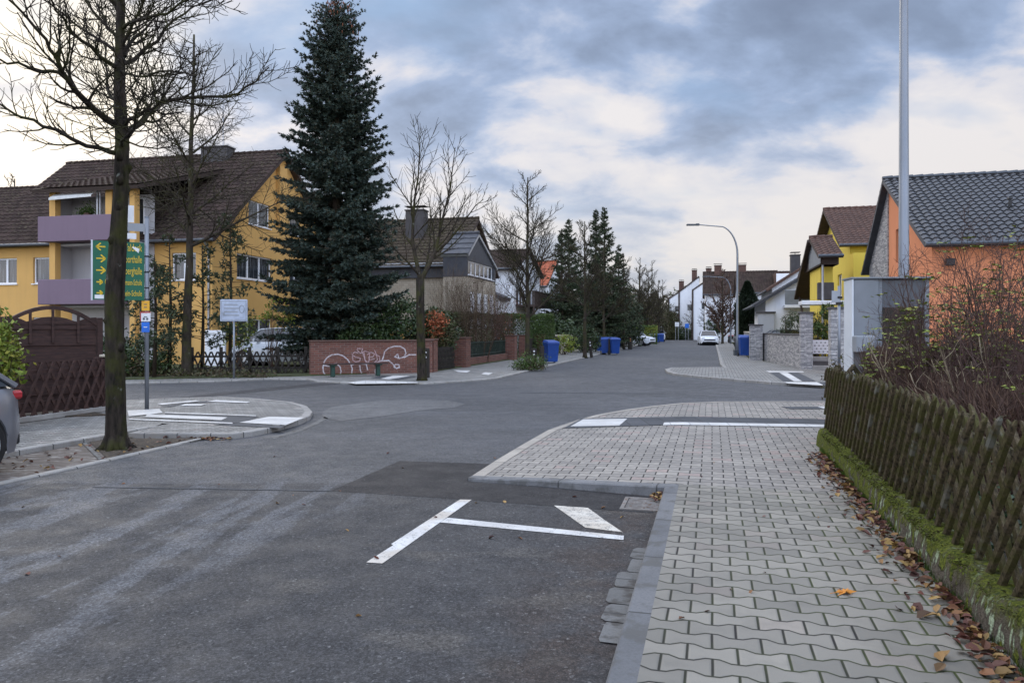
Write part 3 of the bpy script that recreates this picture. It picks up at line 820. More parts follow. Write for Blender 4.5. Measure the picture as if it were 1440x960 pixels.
    for xw in (xf, xr):
        for sg in (-1, 1):
            w = MB(); yo = W/2-.01; w.tube([(xw, sg*(yo-.20), .32), (xw, sg*(yo-.19), .32), (xw, sg*(yo-.02), .32), (xw, sg*yo, .32)], [wr-.02, wr, wr, wr-.025], 28)
            wo = w.build('wheel', M['rubber'], t, smooth=False)
            rm = MB(); yy = sg*(yo+.004)
            for k in range(10):
                a = 2*math.pi*k/10
                ca, sa = math.cos(a), math.sin(a); u = Vector((ca,0,sa)); v = Vector((-sa,0,ca)); c = Vector((xw, yy, .32))
                q = [c+u*.04-v*.02, c+u*.04+v*.02, c+u*.215+v*.032, c+u*.215-v*.032]; rm.face([tuple(p + Vector((0,sg*.006,0))) for p in (q if sg < 0 else q[::-1])])
            ring = [c + (Vector((math.cos(a),0,math.sin(a))))*.22 for a in [2*math.pi*i/28 for i in range(29)]]
            rm.tube([tuple(p) for p in ring], .014, 5, False); rm.tube([(xw,yy,.32),(xw,yy+sg*.015,.32)], .05, 12)
            rm.build('rim', M['rim'], wo)
    ar = MB()
    for xw in (xf, xr):
        ar.tube([(xw,-W/2+.05,.34),(xw,W/2-.05,.34)], wr*1.1, 20)
    ar.box(-L/2+.2, L/2-.2, -W/2+.12, W/2-.12, gc+.02, .5); ar.build('underbody', M['black'], t)
    for sg in (-1, 1):
        h = MB(); y0, y1 = sorted((sg*W/2*.50, sg*W/2*.86)); h.cbox(L/2-.19, L/2-.035, y0, y1, .63, .76, .02)
        h.build('headlight', M['headlight'], t)
        h = MB(); y0, y1 = sorted((sg*W/2*.46, sg*W/2*.86)); h.cbox(-L/2-.012, -L/2+.14, y0, y1, .79, .89, .025)
        h.build('tail_light', M['taillight'], t)
    gr = MB(); gr.cbox(L/2-.03, L/2+.012, -W*.30, W*.30, .50, .62, .01); gr.cbox(L/2-.03,L/2+.010,-W*.36,W*.36,.26,.38,.01); gr.build('grille', M['black'], t)
    bp = MB(); bp.cbox(-L/2-.02, -L/2+.06, -W*.4, W*.4, .27, .40, .02); bp.build('rear_bumper_trim', M['black'], t)
    pl = MB(); pl.cbox(L/2+.004, L/2+.022, -.26, .26, .39, .495, .004); pl.cbox(-L/2-.03, -L/2-.012, -.26, .26, .48, .59, .004); pl.build('number_plate', M['sign_white'], t)
    return t

# ------------------------------------------------------------ houses
def window(t, O, U, N, u, z, w, h, panes=2, sill=True, depth=.12, frame='whiteframe', glass='glass'):
    """O,U,N : 2D vectors in the local frame of t (wall origin, direction, outward normal)"""
    def pt(a, b, o): return (O[0]+U[0]*a+N[0]*o, O[1]+U[1]*a+N[1]*o, b)
    f = MB(); fw = .07
    def bar(a0, a1, b0, b1, o0, o1, mb):
        c = [pt(a0,b0,o0),pt(a1,b0,o0),pt(a1,b0,o1),pt(a0,b0,o1),pt(a0,b1,o0),pt(a1,b1,o0),pt(a1,b1,o1),pt(a0,b1,o1)]
        mb.raw(c, [(0,1,2,3),(7,6,5,4),(0,4,5,1),(1,5,6,2),(2,6,7,3),(3,7,4,0)])
    d0, d1 = -depth-.03, -depth+.03
    bar(u+.004, u+fw, z+.004, z+h-.004, d0, d1, f); bar(u+w-fw, u+w-.004, z+.004, z+h-.004, d0, d1, f)
    bar(u+fw, u+w-fw, z+.004, z+fw, d0, d1, f); bar(u+fw, u+w-fw, z+h-fw, z+h-.004, d0, d1, f)
    for k in range(1, panes):
        c = u + w*k/panes; bar(c-.05, c+.05, z+fw, z+h-fw, d0, d1, f)
    fo = f.build('window_frame', M[frame], t)
    g = MB(); g.face([pt(u+fw*.5, z+fw*.5, -depth), pt(u+w-fw*.5, z+fw*.5, -depth), pt(u+w-fw*.5, z+h-fw*.5, -depth), pt(u+fw*.5, z+h-fw*.5, -depth)])
    g.build('window_pane', M[glass], fo)
    if sill:
        s = MB(); bar(u-.06, u+w+.06, z-.045, z-.003, -depth+.04, .06, s); s.build('window_sill', M['whiteframe' if frame == 'whiteframe' else 'metal_trim'], fo)
def wall(mb, O, U, N, outer, holes, depth=.16):
    def pt(a, b, o=0): return (O[0]+U[0]*a+N[0]*o, O[1]+U[1]*a+N[1]*o, b)
    hl = [[(u,z),(u+w,z),(u+w,z+h),(u,z+h)] for (u,z,w,h) in holes]
    b0 = len(mb.f); mb.poly3(outer, hl, lambda a, b: pt(a, b))
    # fix orientation: U x Z should equal N or be flipped
    cr = Vector((U[0],U[1],0)).cross(Vector((0,0,1)))
    if cr.x*N[0]+cr.y*N[1] < 0:
        for i in range(b0, len(mb.f)): mb.f[i] = mb.f[i][::-1]
    for (u,z,w,h) in holes:
        c = [(u,z),(u+w,z),(u+w,z+h),(u,z+h)]
        for i in range(4):
            a, e = c[i], c[(i+1)%4]; mb.face([pt(*a), pt(*e), pt(e[0],e[1],-depth), pt(a[0],a[1],-depth)])
def roof_plane(mb, E, U, V, W, L, tw=.3, tl=.34, amp=.022, step=.03, taper=None):
    """E eave-left corner, U along eave, V up slope"""
    E, U, V = Vector(E), Vector(U).normalized(), Vector(V).normalized(); N = U.cross(V).normalized()
    if N.z < 0: N = -N
    nr = max(1, round(L/tl)); tl = L/nr; nc = max(1, round(W/tw)); tw = W/nc; k = 4
    prof = [(0, -amp), (.28, amp*.8), (.55, amp), (.85, -amp*.4)] 
    us = [ (c + p[0])*tw for c in range(nc) for p in prof ] + [W]; hs = [p[1] for c in range(nc) for p in prof] + [-amp]
    m = len(us); flip = U.cross(V).z < 0
    for j in range(nr):
        v0, v1 = j*tl, (j+1)*tl
        b = len(mb.v); tl0 = tl1 = 0
        for v, hh in ((v0-.015, step), (v1, 0.0), (v0-.015, -.01)):
            for i in range(m):
                uu = us[i]
                if taper:
                    lo = taper[0]*(v/L); hi = W - taper[1]*(v/L); uu = min(max(uu, lo), hi)
                mb.v.append(tuple(E + U*uu + V*v + N*(hs[i]*(1 if hh >= 0 else .2) + max(hh,0)+.03)))
        for i in range(m-1):
            q = (b+i, b+i+1, b+m+i+1, b+m+i); uv = [(us[i],v0+.01),(us[i+1],v0+.01),(us[i+1],v1-.01),(us[i],v1-.01)]
            us_mid = (us[i]+us[i+1])/2; uv = [(us_mid, a[1]) for a in uv]
            if flip: q = q[::-1]
            mb.uv[len(mb.f)] = uv; mb.f.append(q); mb.m.append(0)
            q = (b+2*m+i, b+2*m+i+1, b+i+1, b+i)
            if flip: q = q[::-1]
            mb.uv[len(mb.f)] = [(us_mid, v0+.01)]*4; mb.f.append(q); mb.m.append(0)
def slab(mb, pts, th):
    P_ = [Vector(p) for p in pts]; n = (P_[1]-P_[0]).cross(P_[2]-P_[0]).normalized()
    if n.z < 0: n = -n
    q = [p - n*th for p in P_]; k = len(P_)
    mb.face(P_); mb.face(q[::-1])
    for i in range(k): mb.face([P_[i], q[i], q[(i+1)%k], P_[(i+1)%k]])
def house(name, label, loc, rz, Lx, D, ez, rzh, wallm, roofm, wins=(), oe=.4, og=.3, tw=.3, tl=.34, fascia='fascia', gutter=True, cat='house', group=None, ridge=.5, z0=0, back_ez=None, frame='whiteframe', amp=.022, sill=True):
    """x along ridge, y into depth. wins: (wall, u, z, w, h, panes)"""
    t = thing(name, label, cat, loc, rz, group); mb = MB(); bez = ez if back_ez is None else back_ez; ry = D*ridge
    W = {k: [] for k in 'FBLR'}
    for w in wins: W[w[0]].append(w[1:])
    spec = {'F': ((0,0),(1,0),(0,-1),[(0,z0),(Lx,z0),(Lx,ez),(0,ez)]), 'B': ((0,D),(1,0),(0,1),[(0,z0),(Lx,z0),(Lx,bez),(0,bez)]),
            'L': ((0,0),(0,1),(-1,0),[(0,z0),(D,z0),(D,bez),(ry,rzh-.06),(0,ez)]), 'R': ((Lx,0),(0,1),(1,0),[(0,z0),(D,z0),(D,bez),(ry,rzh-.06),(0,ez)])}
    for k, (O,U,N,out) in spec.items():
        wall(mb, O, U, N, out, [w[:4] for w in W[k]])
        for w in W[k]: window(t, O, U, N, w[0], w[1], w[2], w[3], w[4] if len(w) > 4 else 2, frame=frame, sill=sill)
    mb.build('wall', M[wallm], t)
    rf = MB()
    s1 = Vector((0, ry, rzh-ez)).normalized(); s2 = Vector((0, -(D-ry), rzh-bez)).normalized()
    e1 = Vector((-og, 0, ez)) - s1*oe; L1 = Vector((0, ry, rzh-ez)).length + oe
    roof_plane(rf, e1, (1,0,0), s1, Lx+2*og, L1, tw, tl, amp)
    e2 = Vector((-og, D, bez)) - s2*oe; L2 = Vector((0, D-ry, rzh-bez)).length + oe
    roof_plane(rf, e2, (1,0,0), s2, Lx+2*og, L2, tw, tl, amp)
    k = int((Lx+2*og)/.35)
    for i in range(k):
        x0 = -og + (Lx+2*og)*i/k; rf.tube([(x0,ry,rzh+.04),(x0+.36,ry,rzh+.055)], [.085,.10], 8)
    ro = rf.build('roof', M[roofm], t)
    fb = MB(); top1 = e1 + s1*L1; x1 = Lx+og
    slab(fb, [(-og, e1.y, e1.z), (x1, e1.y, e1.z), (x1, ry, rzh), (-og, ry, rzh)], .13)
    slab(fb, [(-og, ry, rzh-.002), (x1, ry, rzh-.002), (x1, e2.y, e2.z), (-og, e2.y, e2.z)], .13)
    fb.build('soffit', M[fascia], ro)
    if gutter:
        g = MB(); g.tube([(-og, e1.y-.06, e1.z-.02), (x1, e1.y-.06, e1.z-.02)], .065, 8)
        g.build('gutter', M['cab_dark'], ro); g = MB(); g.tube([(-og, e2.y+.06, e2.z-.02), (x1, e2.y+.06, e2.z-.02)], .065, 8); g.build('gutter', M['cab_dark'], ro)
    return t
def chimney(t, x, y, z0, z1, w=.6, d=.6, mat='chimney', cap=True):
    m = MB(); m.box(x-w/2, x+w/2, y-d/2, y+d/2, z0, z1); c = m.build('chimney', M[mat], t)
    m = MB(); m.cbox(x-w/2-.05, x+w/2+.05, y-d/2-.05, y+d/2+.05, z1+.002, z1+.07, .01)
    if cap:
        for sx in (-1,1): m.box(x+sx*w*.35-.01, x+sx*w*.35+.01, y-.01, y+.01, z1+.07, z1+.25)
        m.box(x-w/2-.08, x+w/2+.08, y-d/2, y+d/2, z1+.25, z1+.27)
    m.build('chimney_cap', M['stone_cap'], c)
def downpipe(t, x, y, z0, z1, mat='metal_trim'):
    m = MB(); m.tube([(x, y-.35, z1), (x, y-.05, z1-.3), (x, y-.05, z0)], .045, 8); m.build('downpipe', M[mat], t)
def local_of(t, x, y):
    L = t['_loc']; a = -t['_rz']; c, s = math.cos(a), math.sin(a); return ((x-L[0])*c-(y-L[1])*s, (x-L[0])*s+(y-L[1])*c)

# ------------------------------------------------------------ fences
def lattice_fence(mb, L, h, z0, sp=.16, w=.05, lean=.3, th=.025, rng=None, half=True, y0=0.0, pointed=True):
    """diagonal crossing half-round slats from x=0..L in local frame, two layers"""
    n = int(L/sp)+2
    for lay, sg in ((-1, 1), (1, -1)):
        for i in range(-1, n+1):
            xb = i*sp + (0 if sg > 0 else sp*.5); sgx = sg*lean
            j = (rng.uniform(-.015,.015) if rng else 0); hh = h + (rng.uniform(-.025,.02) if rng else 0)
            x0, x1 = xb - sgx*.5*h + j, xb + sgx*.5*h
            # clip to 0..L
            if x0 > L+.02 or x0 < -.02: 
                if x1 > L+.02 or x1 < -.02: continue
            zs, ze = 0.0, hh
            def X(z): return x0 + (x1-x0)*z/h
            if X(0) < 0: zs = max(zs, (0-x0)/(x1-x0)*h)
            if X(0) > L: zs = max(zs, (L-x0)/(x1-x0)*h)
            if X(ze) < 0: ze = min(ze, (0-x0)/(x1-x0)*h)
            if X(ze) > L: ze = min(ze, (L-x0)/(x1-x0)*h)
            if ze - zs < .12: continue
            yy = y0 + lay*(th*.55 + .004)
            if half:
                vs = []; fs = []; zz = [zs, ze-.07, ze-.025, ze] if pointed else [zs, ze]; ws = [1,1,.8,.3] if pointed else [1,1]
                for z, q in zip(zz, ws):
                    for a in (0, 45, 90, 135, 180):
                        vs.append((X(z)+math.cos(R(a))*w*.5*q, yy + lay*math.sin(R(a))*th*q, z0+z))
                for r in range(len(zz)-1):
                    for c in range(4):
                        a = r*5+c; fs.append((a, a+1, a+6, a+5))
                    fs.append((r*5+4, r*5, r*5+5, r*5+9))
                e = (len(zz)-1)*5; fs.append(tuple(range(e, e+5))); mb.raw(vs, fs)
            else:
                v = [(X(zs)-w/2,yy-th/2,z0+zs),(X(zs)+w/2,yy-th/2,z0+zs),(X(zs)+w/2,yy+th/2,z0+zs),(X(zs)-w/2,yy+th/2,z0+zs),
                     (X(ze)-w/2,yy-th/2,z0+ze),(X(ze)+w/2,yy-th/2,z0+ze),(X(ze)+w/2,yy+th/2,z0+ze),(X(ze)-w/2,yy+th/2,z0+ze)]
                mb.raw(v, [(0,3,2,1),(4,5,6,7),(0,1,5,4),(1,2,6,5),(2,3,7,6),(3,0,4,7)])
def text_mesh(s, size, name, mat, parent, loc, rot, ext=.002, align='LEFT', sx=1.0):
    cu = bpy.data.curves.new(name, 'FONT'); cu.body = s; cu.size = size; cu.extrude = ext; cu.align_x = align; cu.align_y = 'CENTER'
    cu.resolution_u = 3
    tmp = bpy.data.objects.new(name+'_tmp', cu); COL.objects.link(tmp)
    dg = bpy.context.evaluated_depsgraph_get(); dg.update()
    me = bpy.data.meshes.new_from_object(tmp.evaluated_get(dg)); bpy.data.objects.remove(tmp)
    me.materials.clear(); me.materials.append(M[mat])
    o = bpy.data.objects.new(name, me); COL.objects.link(o); o.parent = parent; o.location = loc; o.rotation_euler = rot; o.scale = (sx,1,1)
    return o
def merge_meshes(name, objs, mat, parent):
    # join text meshes into one part (same parent)
    mb = MB()
    for o in objs:
        mw = Matrix.LocRotScale(o.location, o.rotation_euler, o.scale)
        mb.raw([mw @ v.co for v in o.data.vertices], [tuple(p.vertices) for p in o.data.polygons])
        bpy.data.objects.remove(o)
    return mb.build(name, M[mat], parent)
def ribbon(mb, pts, w, zf=0.0):
    """flat stroke in local x,z plane at y = zf"""
    for (a, b) in zip(pts[:-1], pts[1:]):
        d = Vector((b[0]-a[0], b[1]-a[1])); 
        if d.length < 1e-6: continue
        d.normalize(); n = Vector((-d.y, d.x))*w/2; e = d*w*.25
        mb.face([(a[0]-n.x-e.x, zf, a[1]-n.y-e.y), (b[0]-n.x+e.x, zf, b[1]-n.y+e.y), (b[0]+n.x+e.x, zf, b[1]+n.y+e.y), (a[0]+n.x-e.x, zf, a[1]+n.y-e.y)])
        zf -= .00005
# ============================================================ GROUND
def jointmat(name, c1, c2, L, dark=(.05,.05,.048), rough=.8, bump=.4, spots=None):
    g = G(name); uv = g.coord('uv'); x, y, z = g.sep(uv); v = g.coord('pos')
    fr = g.m('ABSOLUTE', g.m('SUBTRACT', g.m('FRACT', g.m('DIVIDE', x, L)), .5))
    j = g.rng(fr, .5-.010/L, .5-.004/L)
    cell = g.white(g.xyz(g.m('FLOOR', g.m('DIVIDE', x, L)), 1.5))
    col = g.mix(cell, c1, c2); n = g.noise(v, 2.5, 5); n2 = g.noise(v, 75, 3, .8)
    col = g.mix(g.rng(n, .4, .7, 0, .5), col, tuple(a*.55 for a in c2))
    col = g.mix(g.rng(n2, .45, .7, 0, .4), col, tuple(a*.4 for a in c2))
    if spots: col = g.mix(g.rng(g.noise(v, 6, 5), .52, .62, 0, .8), col, spots)
    col = g.mix(j, col, dark)
    g.bump(g.m('SUBTRACT', g.m('MULTIPLY', n2, .5), j), bump, .008)
    return g.out(col, rough, 0, .35)
M['kerb'] = jointmat('granite_kerb_stones', (.19,.19,.19), (.13,.132,.135), 1.0, spots=(.09,.088,.082))
M['gutter'] = jointmat('gutter_stones', (.17,.168,.16), (.12,.118,.112), .6, spots=(.05,.044,.038))
M['kerb_beige'] = jointmat('beige_kerb_stones', (.42,.38,.32), (.33,.30,.26), 1.0)
M['kerb_pale'] = jointmat('pale_kerb_stones', (.36,.345,.32), (.28,.27,.25), .5, spots=(.25,.23,.2))
M['white_slab'] = jointmat('white_tactile_slabs', (.66,.65,.62), (.54,.53,.51), .3, (.3,.3,.29), .7, .2, spots=(.52,.50,.46))
M['dark_slab'] = jointmat('anthracite_tactile_slabs', (.080,.083,.09), (.062,.065,.07), .3, (.03,.03,.03))
def strip(mb, pts, w, zf, zb=0.0, side=1, face=True, lift=.0):
    """kerb: pts = outer edge polyline (xy), extruded w to the left (side=1), top z from zf(x,y)"""
    n = len(pts); V = [Vector(p) for p in pts]; inn = []
    for i in range(n):
        d = (V[min(i+1,n-1)] - V[max(i-1,0)]).normalized(); inn.append(V[i] + Vector((-d.y, d.x))*w*side)
    u = 0
    for i in range(n-1):
        l = (V[i+1]-V[i]).length; k = max(1, int(l/.5))
        for a in range(k):
            p0, p1 = V[i].lerp(V[i+1], a/k), V[i].lerp(V[i+1], (a+1)/k); q0, q1 = inn[i].lerp(inn[i+1], a/k), inn[i].lerp(inn[i+1], (a+1)/k)
            z = [zf(*p)+lift for p in (p0, p1, q1, q0)]; u0, u1 = u + l*a/k, u + l*(a+1)/k
            c = .012; ci0, ci1 = p0.lerp(q0, c/w), p1.lerp(q1, c/w)
            def fc(t_, uvs):
                nn = (Vector(t_[1])-Vector(t_[0])).cross(Vector(t_[2])-Vector(t_[0]))
                mb.face(t_, 0, uvs)
            top = [(ci0.x,ci0.y,z[0]),(ci1.x,ci1.y,z[1]),(q1.x,q1.y,z[2]),(q0.x,q0.y,z[3])]
            uv = [(u0,0),(u1,0),(u1,w),(u0,w)]
            ch = [(p0.x,p0.y,z[0]-c),(p1.x,p1.y,z[1]-c),(ci1.x,ci1.y,z[1]),(ci0.x,ci0.y,z[0])]
            sd = [(p0.x,p0.y,zb),(p1.x,p1.y,zb),(p1.x,p1.y,z[1]-c),(p0.x,p0.y,z[0]-c)]
            for q_ in ([top] + ([ch, sd] if face else [])):
                if side < 0: mb.face(q_[::-1], 0, uv[::-1])
                else: mb.face(q_, 0, uv)
        u += l
    return [tuple(p) for p in inn]

g0 = MB(); g0.face([(-400,-60,-.06),(400,-60,-.06),(400,700,-.06),(-400,700,-.06)]); structure('ground', g0, M['lawn'])
rd = MB()
a1, a2, a3, a4 = RS(-45,-9), RS(45,-9), RS(45,33), RS(1.6,33)
b1, b2, b3, b4 = RS(1.6,118), RS(-9,118), RS(-9,33), RS(-45,33)
rd.prism([a1,a2,a3,a4,b1,b2,b3,b4], None, 0.0); structure('road', rd, M['road'])

def halfcut(poly, sd, r0=-.45):
    # keep the part of a polygon on one side of the street-parallel line r = r0
    out = []; n = len(poly)
    rv = lambda p: ((p[0]*CT - p[1]*ST) - r0)*sd
    for i in range(n):
        a, b = poly[i], poly[(i+1)%n]; ra, rb = rv(a), rv(b)
        if ra >= 0: out.append((a[0], a[1]))
        if (ra > 0 and rb < 0) or (ra < 0 and rb > 0):
            t = ra/(ra-rb); out.append((a[0]+(b[0]-a[0])*t, a[1]+(b[1]-a[1])*t))
    return out
# --- near right pavement -------------------------------------------------
def zbulb(x, y):
    r = x*CT - y*ST
    return .03 + .07*max(0, min(1, (r+2.45)/2.0))
ZF = lambda z: (lambda x, y: z)
sw = MB()
swn = [RS(-.31,-8), RS(1.62,-8), RS(1.62,7.42), RS(-.31,7.42)]
sw.prism(swn, -.02, .10); structure('pavement', sw, M['paving'])
k = MB(); strip(k, [RS(-.44,-8), RS(-.44,7.20)], .13, ZF(.10), side=-1)
strip(k, [RS(-.44,7.20), RS(-.44,7.42)], .13, ZF(.098), side=-1)
structure('kerb', k, M['kerb'])
nearL = [(657,676),(687,678),(771,684.3),(916,697.5)]
nl = [P(*p) for p in nearL] + [RS(-.31,7.28)]
left = [(657,676),(700,648),(735,627),(770,607),(787,601),(812,593),(837,586.5),(874,580.6),(915,576),(958,572.8),(1010,571),(1085,570.8),(1165,570.6)]
lf = [P(*p) for p in left] + [(14, 14.6), (34, 10.5)]
k = MB(); inn1 = strip(k, nl, .14, lambda x,y: zbulb(x,y)+.002, side=1); structure('kerb', k, M['kerb'])
k = MB(); inn2 = strip(k, lf, .15, lambda x,y: zbulb(x,y)+.001, side=-1); structure('kerb', k, M['kerb_beige'])
bul = [inn1[0]] + inn1[1:] + [RS(1.62,7.42), RS(1.62,9.3), (5,9.5), (34,4)] + inn2[::-1][:-1]
# two sheets: tilted part (r<-.45) and level part, cut along the street line
tl_ = [p for p in bul]
bp_ = MB()
for sd in (1, -1): bp_.prism(halfcut(tl_, sd), None, lambda x,y: zbulb(x,y)-.004)
structure('pavement', bp_, M['paving_corner'])
def decal(name, polys, mat, z=.004, zf=None, kind='px', rz=None):
    """flat sheets a few mm above their base; polys in photo pixels traced on the ground or xy"""
    mb = MB(); zf = zf or (lambda x,y: 0.0)
    for pl in polys:
        zz = 0
        if kind == 'px':
            xy = [P(*p) for p in pl]; h = zf(*xy[0]); xy = [P(p[0], p[1], h) for p in pl]
        else: xy = pl
        b0 = len(mb.f)
        if zf is zbulb:
            for sd in (1, -1):
                hc = halfcut(xy, sd)
                if len(hc) > 2: mb.prism(hc, None, lambda x,y: zf(x,y)+z)
        else: mb.prism(xy, None, lambda x,y: zf(x,y)+z)
        z += .0006
        # uv along longest edge
        e = max(range(len(xy)), key=lambda i: (Vector(xy[(i+1)%len(xy)])-Vector(xy[i])).length)
        d = (Vector(xy[(e+1)%len(xy)])-Vector(xy[e])).normalized()
        for fi in range(b0, len(mb.f)):
            mb.uv[fi] = [((mb.v[i][0]*d.x+mb.v[i][1]*d.y), (-mb.v[i][0]*d.y+mb.v[i][1]*d.x)) for i in mb.f[fi]]
    return structure(name, mb, M[mat])
decal('tactile_strip_dark', [[(792,602.3),(818,588.8),(1000,591.5),(1190,595.5),(1190,606),(1000,602.5)]], 'dark_slab', .004, zbulb)
decal('tactile_strip_white', [[(802,599.8),(820,590.0),(882,591.4),(871,601)],[(934,594.4),(1188,598.6),(1188,602.4),(932,598.3)]], 'white_slab', .0062, zbulb)
decal('tactile_strip_dark', [[(1098,571.8),(1150,571.6),(1160,575),(1112,575)]], 'dark_slab', .004, zbulb)
decal('tactile_strip_white', [[(1150,571.6),(1190,571.6),(1190,575),(1160,575)]], 'white_slab', .004, zbulb)
# --- asphalt repairs, markings ------------------------------------------
decal('asphalt_patch', [[(465,690),(562,648),(692,652),(659,677),(771,685.5),(916,699),(925,706),(918,721.5),(760,710),(620,700)]], 'patch', .0018)
decal('asphalt_patch', [[(452,580),(466,572),(537,562.8),(587,561.8),(628,563),(655,568),(640,573),(590,577),(540,585),(480,592),(455,588)]], 'patch_old', .004)
decal('asphalt_seam', [[(250,559),(300,553),(380,545),(440,539.5),(480,536),(500,537.5),(440,543),(360,551),(300,557)]], 'strip', .004)
decal('asphalt_seam', [[(730,551.6),(835,551.8),(935,553),(935,553.9),(835,552.8),(730,552.5)],[(130,684.2),(300,686.5),(465,689.5),(465,690.8),(300,688),(130,685.4)]], 'dark_slab', .004)
decal('road_marking', [[(646.7,702.3),(663.3,702.7),(537.7,792.3),(515,790.7),(553,766.5),(550,765)],[(629,728.0),(877.3,753.3),(876.7,759.3),(619,734.5)]], 'paint', .0032)
decal('road_marking', [[(779,710.7),(826.7,714),(850,731),(875.7,748.3),(823,741.7)]], 'paint_worn', .0032)
gs_ = []; gr_ = random.Random(8); s_ = 5.52
for wd_ in (.105,.09,.135,.15,.14,.11):
    L_ = gr_.uniform(.27,.31); c_ = gr_.uniform(.01,.035)
    gs_.append([RS(-.455, s_), RS(-.455, s_-L_+.012), RS(-.455-wd_+c_, s_-L_+.015), RS(-.455-wd_, s_-L_+.05), RS(-.455-wd_-gr_.uniform(-.01,.02), s_-.04), RS(-.455-wd_+c_, s_)]); s_ -= L_
decal('gutter_slab', gs_, 'gutter', .004, kind='xy')
gx, gy = P(905,709.5)
dr = thing('storm_drain', 'rusty cast iron gully grate in the corner of the grey kerb', 'drain', (gx, gy, 0), -TH)
m = MB()
for (x0,x1,y0,y1) in ((-.19,-.155,-.24,.24),(.155,.19,-.24,.24),(-.155,.155,-.24,-.205),(-.155,.155,.205,.24)): m.box(x0,x1,y0,y1,-.03,.013)
m.build('frame', M['rust'], dr)
m = MB()
for i in range(9):
    y = -.19+i*.0475; m.cbox(-.15,.15,y-.013,y+.013,-.02,.010,.003)
m.box(-.012,.012,-.2,.2,-.02,.006); m.build('grate', M['rust'], dr)
m = MB(); m.box(-.155,.155,-.205,.205,-.02,.0005+.004); m.build('pit', M['black'], dr)

# --- left side --------------------------------------------------------------
v1 = MB(); v1.prism([RS(-8.45,-9),RS(-7.15,-9),RS(-7.15,7.55),RS(-8.45,8.6)], None, .012); structure('parking_strip', v1, M['sett'])
v2 = MB(); v2.prism([RS(-8.45,8.6),RS(-7.15,7.55),RS(-7.2,11.2),P(300,616),P(230,618),P(181,617.5),RS(-8.45,10.4)], None, lambda x,y: .018); structure('tree_bed', v2, M['soil'])
k = MB(); strip(k, [RS(-7.05,-9),RS(-7.05,7),RS(-7.12,9.5),RS(-7.25,11.35),P(318,612)], .10, ZF(.022), side=1); structure('kerb', k, M['kerb_pale'])
k = MB(); strip(k, [RS(-7.15,7.50),RS(-8.45,8.55)], .06, ZF(.024), side=1); structure('kerb', k, M['gutter'])
ZL = .08
lbo = [(181,616),(281,617),(327,617),(355,613.5),(382,608),(405,602),(424,596),(436,590),(439.5,584),(432,576),(410,569.8),(360,565),(310,562),(243,564.5),(160,568),(60,570),(-120,571)]
lb = [P(p[0],p[1]) for p in lbo]
k = MB(); inl = strip(k, [RS(-8.45,-9)] + [RS(-8.45,10.2)] + lb, .14, ZF(ZL), side=1); structure('kerb', k, M['kerb_pale'])
m = MB(); m.prism(inl + [RS(-22,9), RS(-22,-9)], None, ZL-.003); structure('pavement', m, M['paving_pale'])
zl = ZF(ZL)
decal('tactile_strip_dark', [[(188,586.5),(327,592.6),(364,586),(330,585),(311,591.5),(204,587.5)],[(336,595.2),(402,599),(394,602),(300,597)],[(225,571.5),(300,562.6),(300,565.5),(262,567.5),(240,572)],[(288,593.5),(330,584.6),(364,585.9),(338,595.3)],[(232,581),(360,585.8),(330,587),(232,583)]], 'dark_slab', .003, zl)
decal('tactile_strip_white', [[(336,594.4),(379,586),(428,587.5),(402,598)],[(232,579.6),(360,584.2),(360,585.4),(232,580.9)],[(207,582.5),(320,587),(311,591),(204,586.7)],[(182,589),(327,594.6),(327,596.2),(182,590.4)],[(290,564.9),(304,562.8),(352,565.2),(347,566.8)],[(252,571),(260,568.3),(290,568.3),(282,571)],[(221,568),(275,563.4),(280,564.6),(228,569.6)],[(179,577.5),(224,575.5),(229,581),(181,586)]], 'white_slab', .007, zl)
decal('gutter_band', [[(382,614),(424,603),(446,592),(456,586),(462,588),(447,596),(424,606),(385,617)]], 'gutter', .004)
# garden ground left (behind the lattice fence), far-left blocks, right gardens
m = MB(); m.prism([RS(-10.85,-9), RS(-10.85,10.5), P(150,584,.08), (-9.0,14.9), (-30,15.2), (-30,-3)], -.02, ZL+.02); structure('garden_soil', m, M['soil'])
fl_kerb = [(-60,546),(70,542.5),(180,540),(300,537.5),(380,534),(432,534.5),(445,537.5),(500,540.5),(560,541),(600,540.5),(650,537.5),(700,533),(745,522),(790,511)]
flk = [P(*p) for p in fl_kerb] + [RS(-6.9,60), RS(-6.9,116)]
k = MB(); ink = strip(k, flk, .15, ZF(.05), side=1); structure('kerb', k, M['kerb_pale'])
m = MB(); m.prism(ink + [RS(-10.2,116), RS(-10.2,60), P(735,503.5), P(650,517), P(606,524), P(437,529.5), P(300,532), P(-60,540)], None, .046); structure('pavement', m, M['paving_pale'])
zf5 = ZF(.05)
decal('tactile_strip_white', [[(488,537.8),(513,535),(543,535.6),(588,537.2),(587,538.6),(500,539.8)],[(535,532.5),(553,528),(577,528.5),(547,533.3)],[(637.5,520.3),(661.7,521),(656.7,524),(644,523)],[(676.7,526),(681.7,523.4),(693.3,524.2),(686.7,527.4)]], 'white_slab', .004, zf5)
decal('tactile_strip_dark', [[(577,528.5),(590,529),(560,534.4),(547,533.3)],[(521,531.5),(538,527.8),(553,528),(535,532.5)]], 'dark_slab', .004, zf5)
m = MB(); m.prism([P(-60,541),P(300,533.5),P(437,530.5),P(606,525),P(650,518),P(735,504.5),RS(-10.35,60),RS(-10.35,118),RS(-70,118),(-70,30)], -.02, .09); structure('garden_soil', m, M['lawn'])
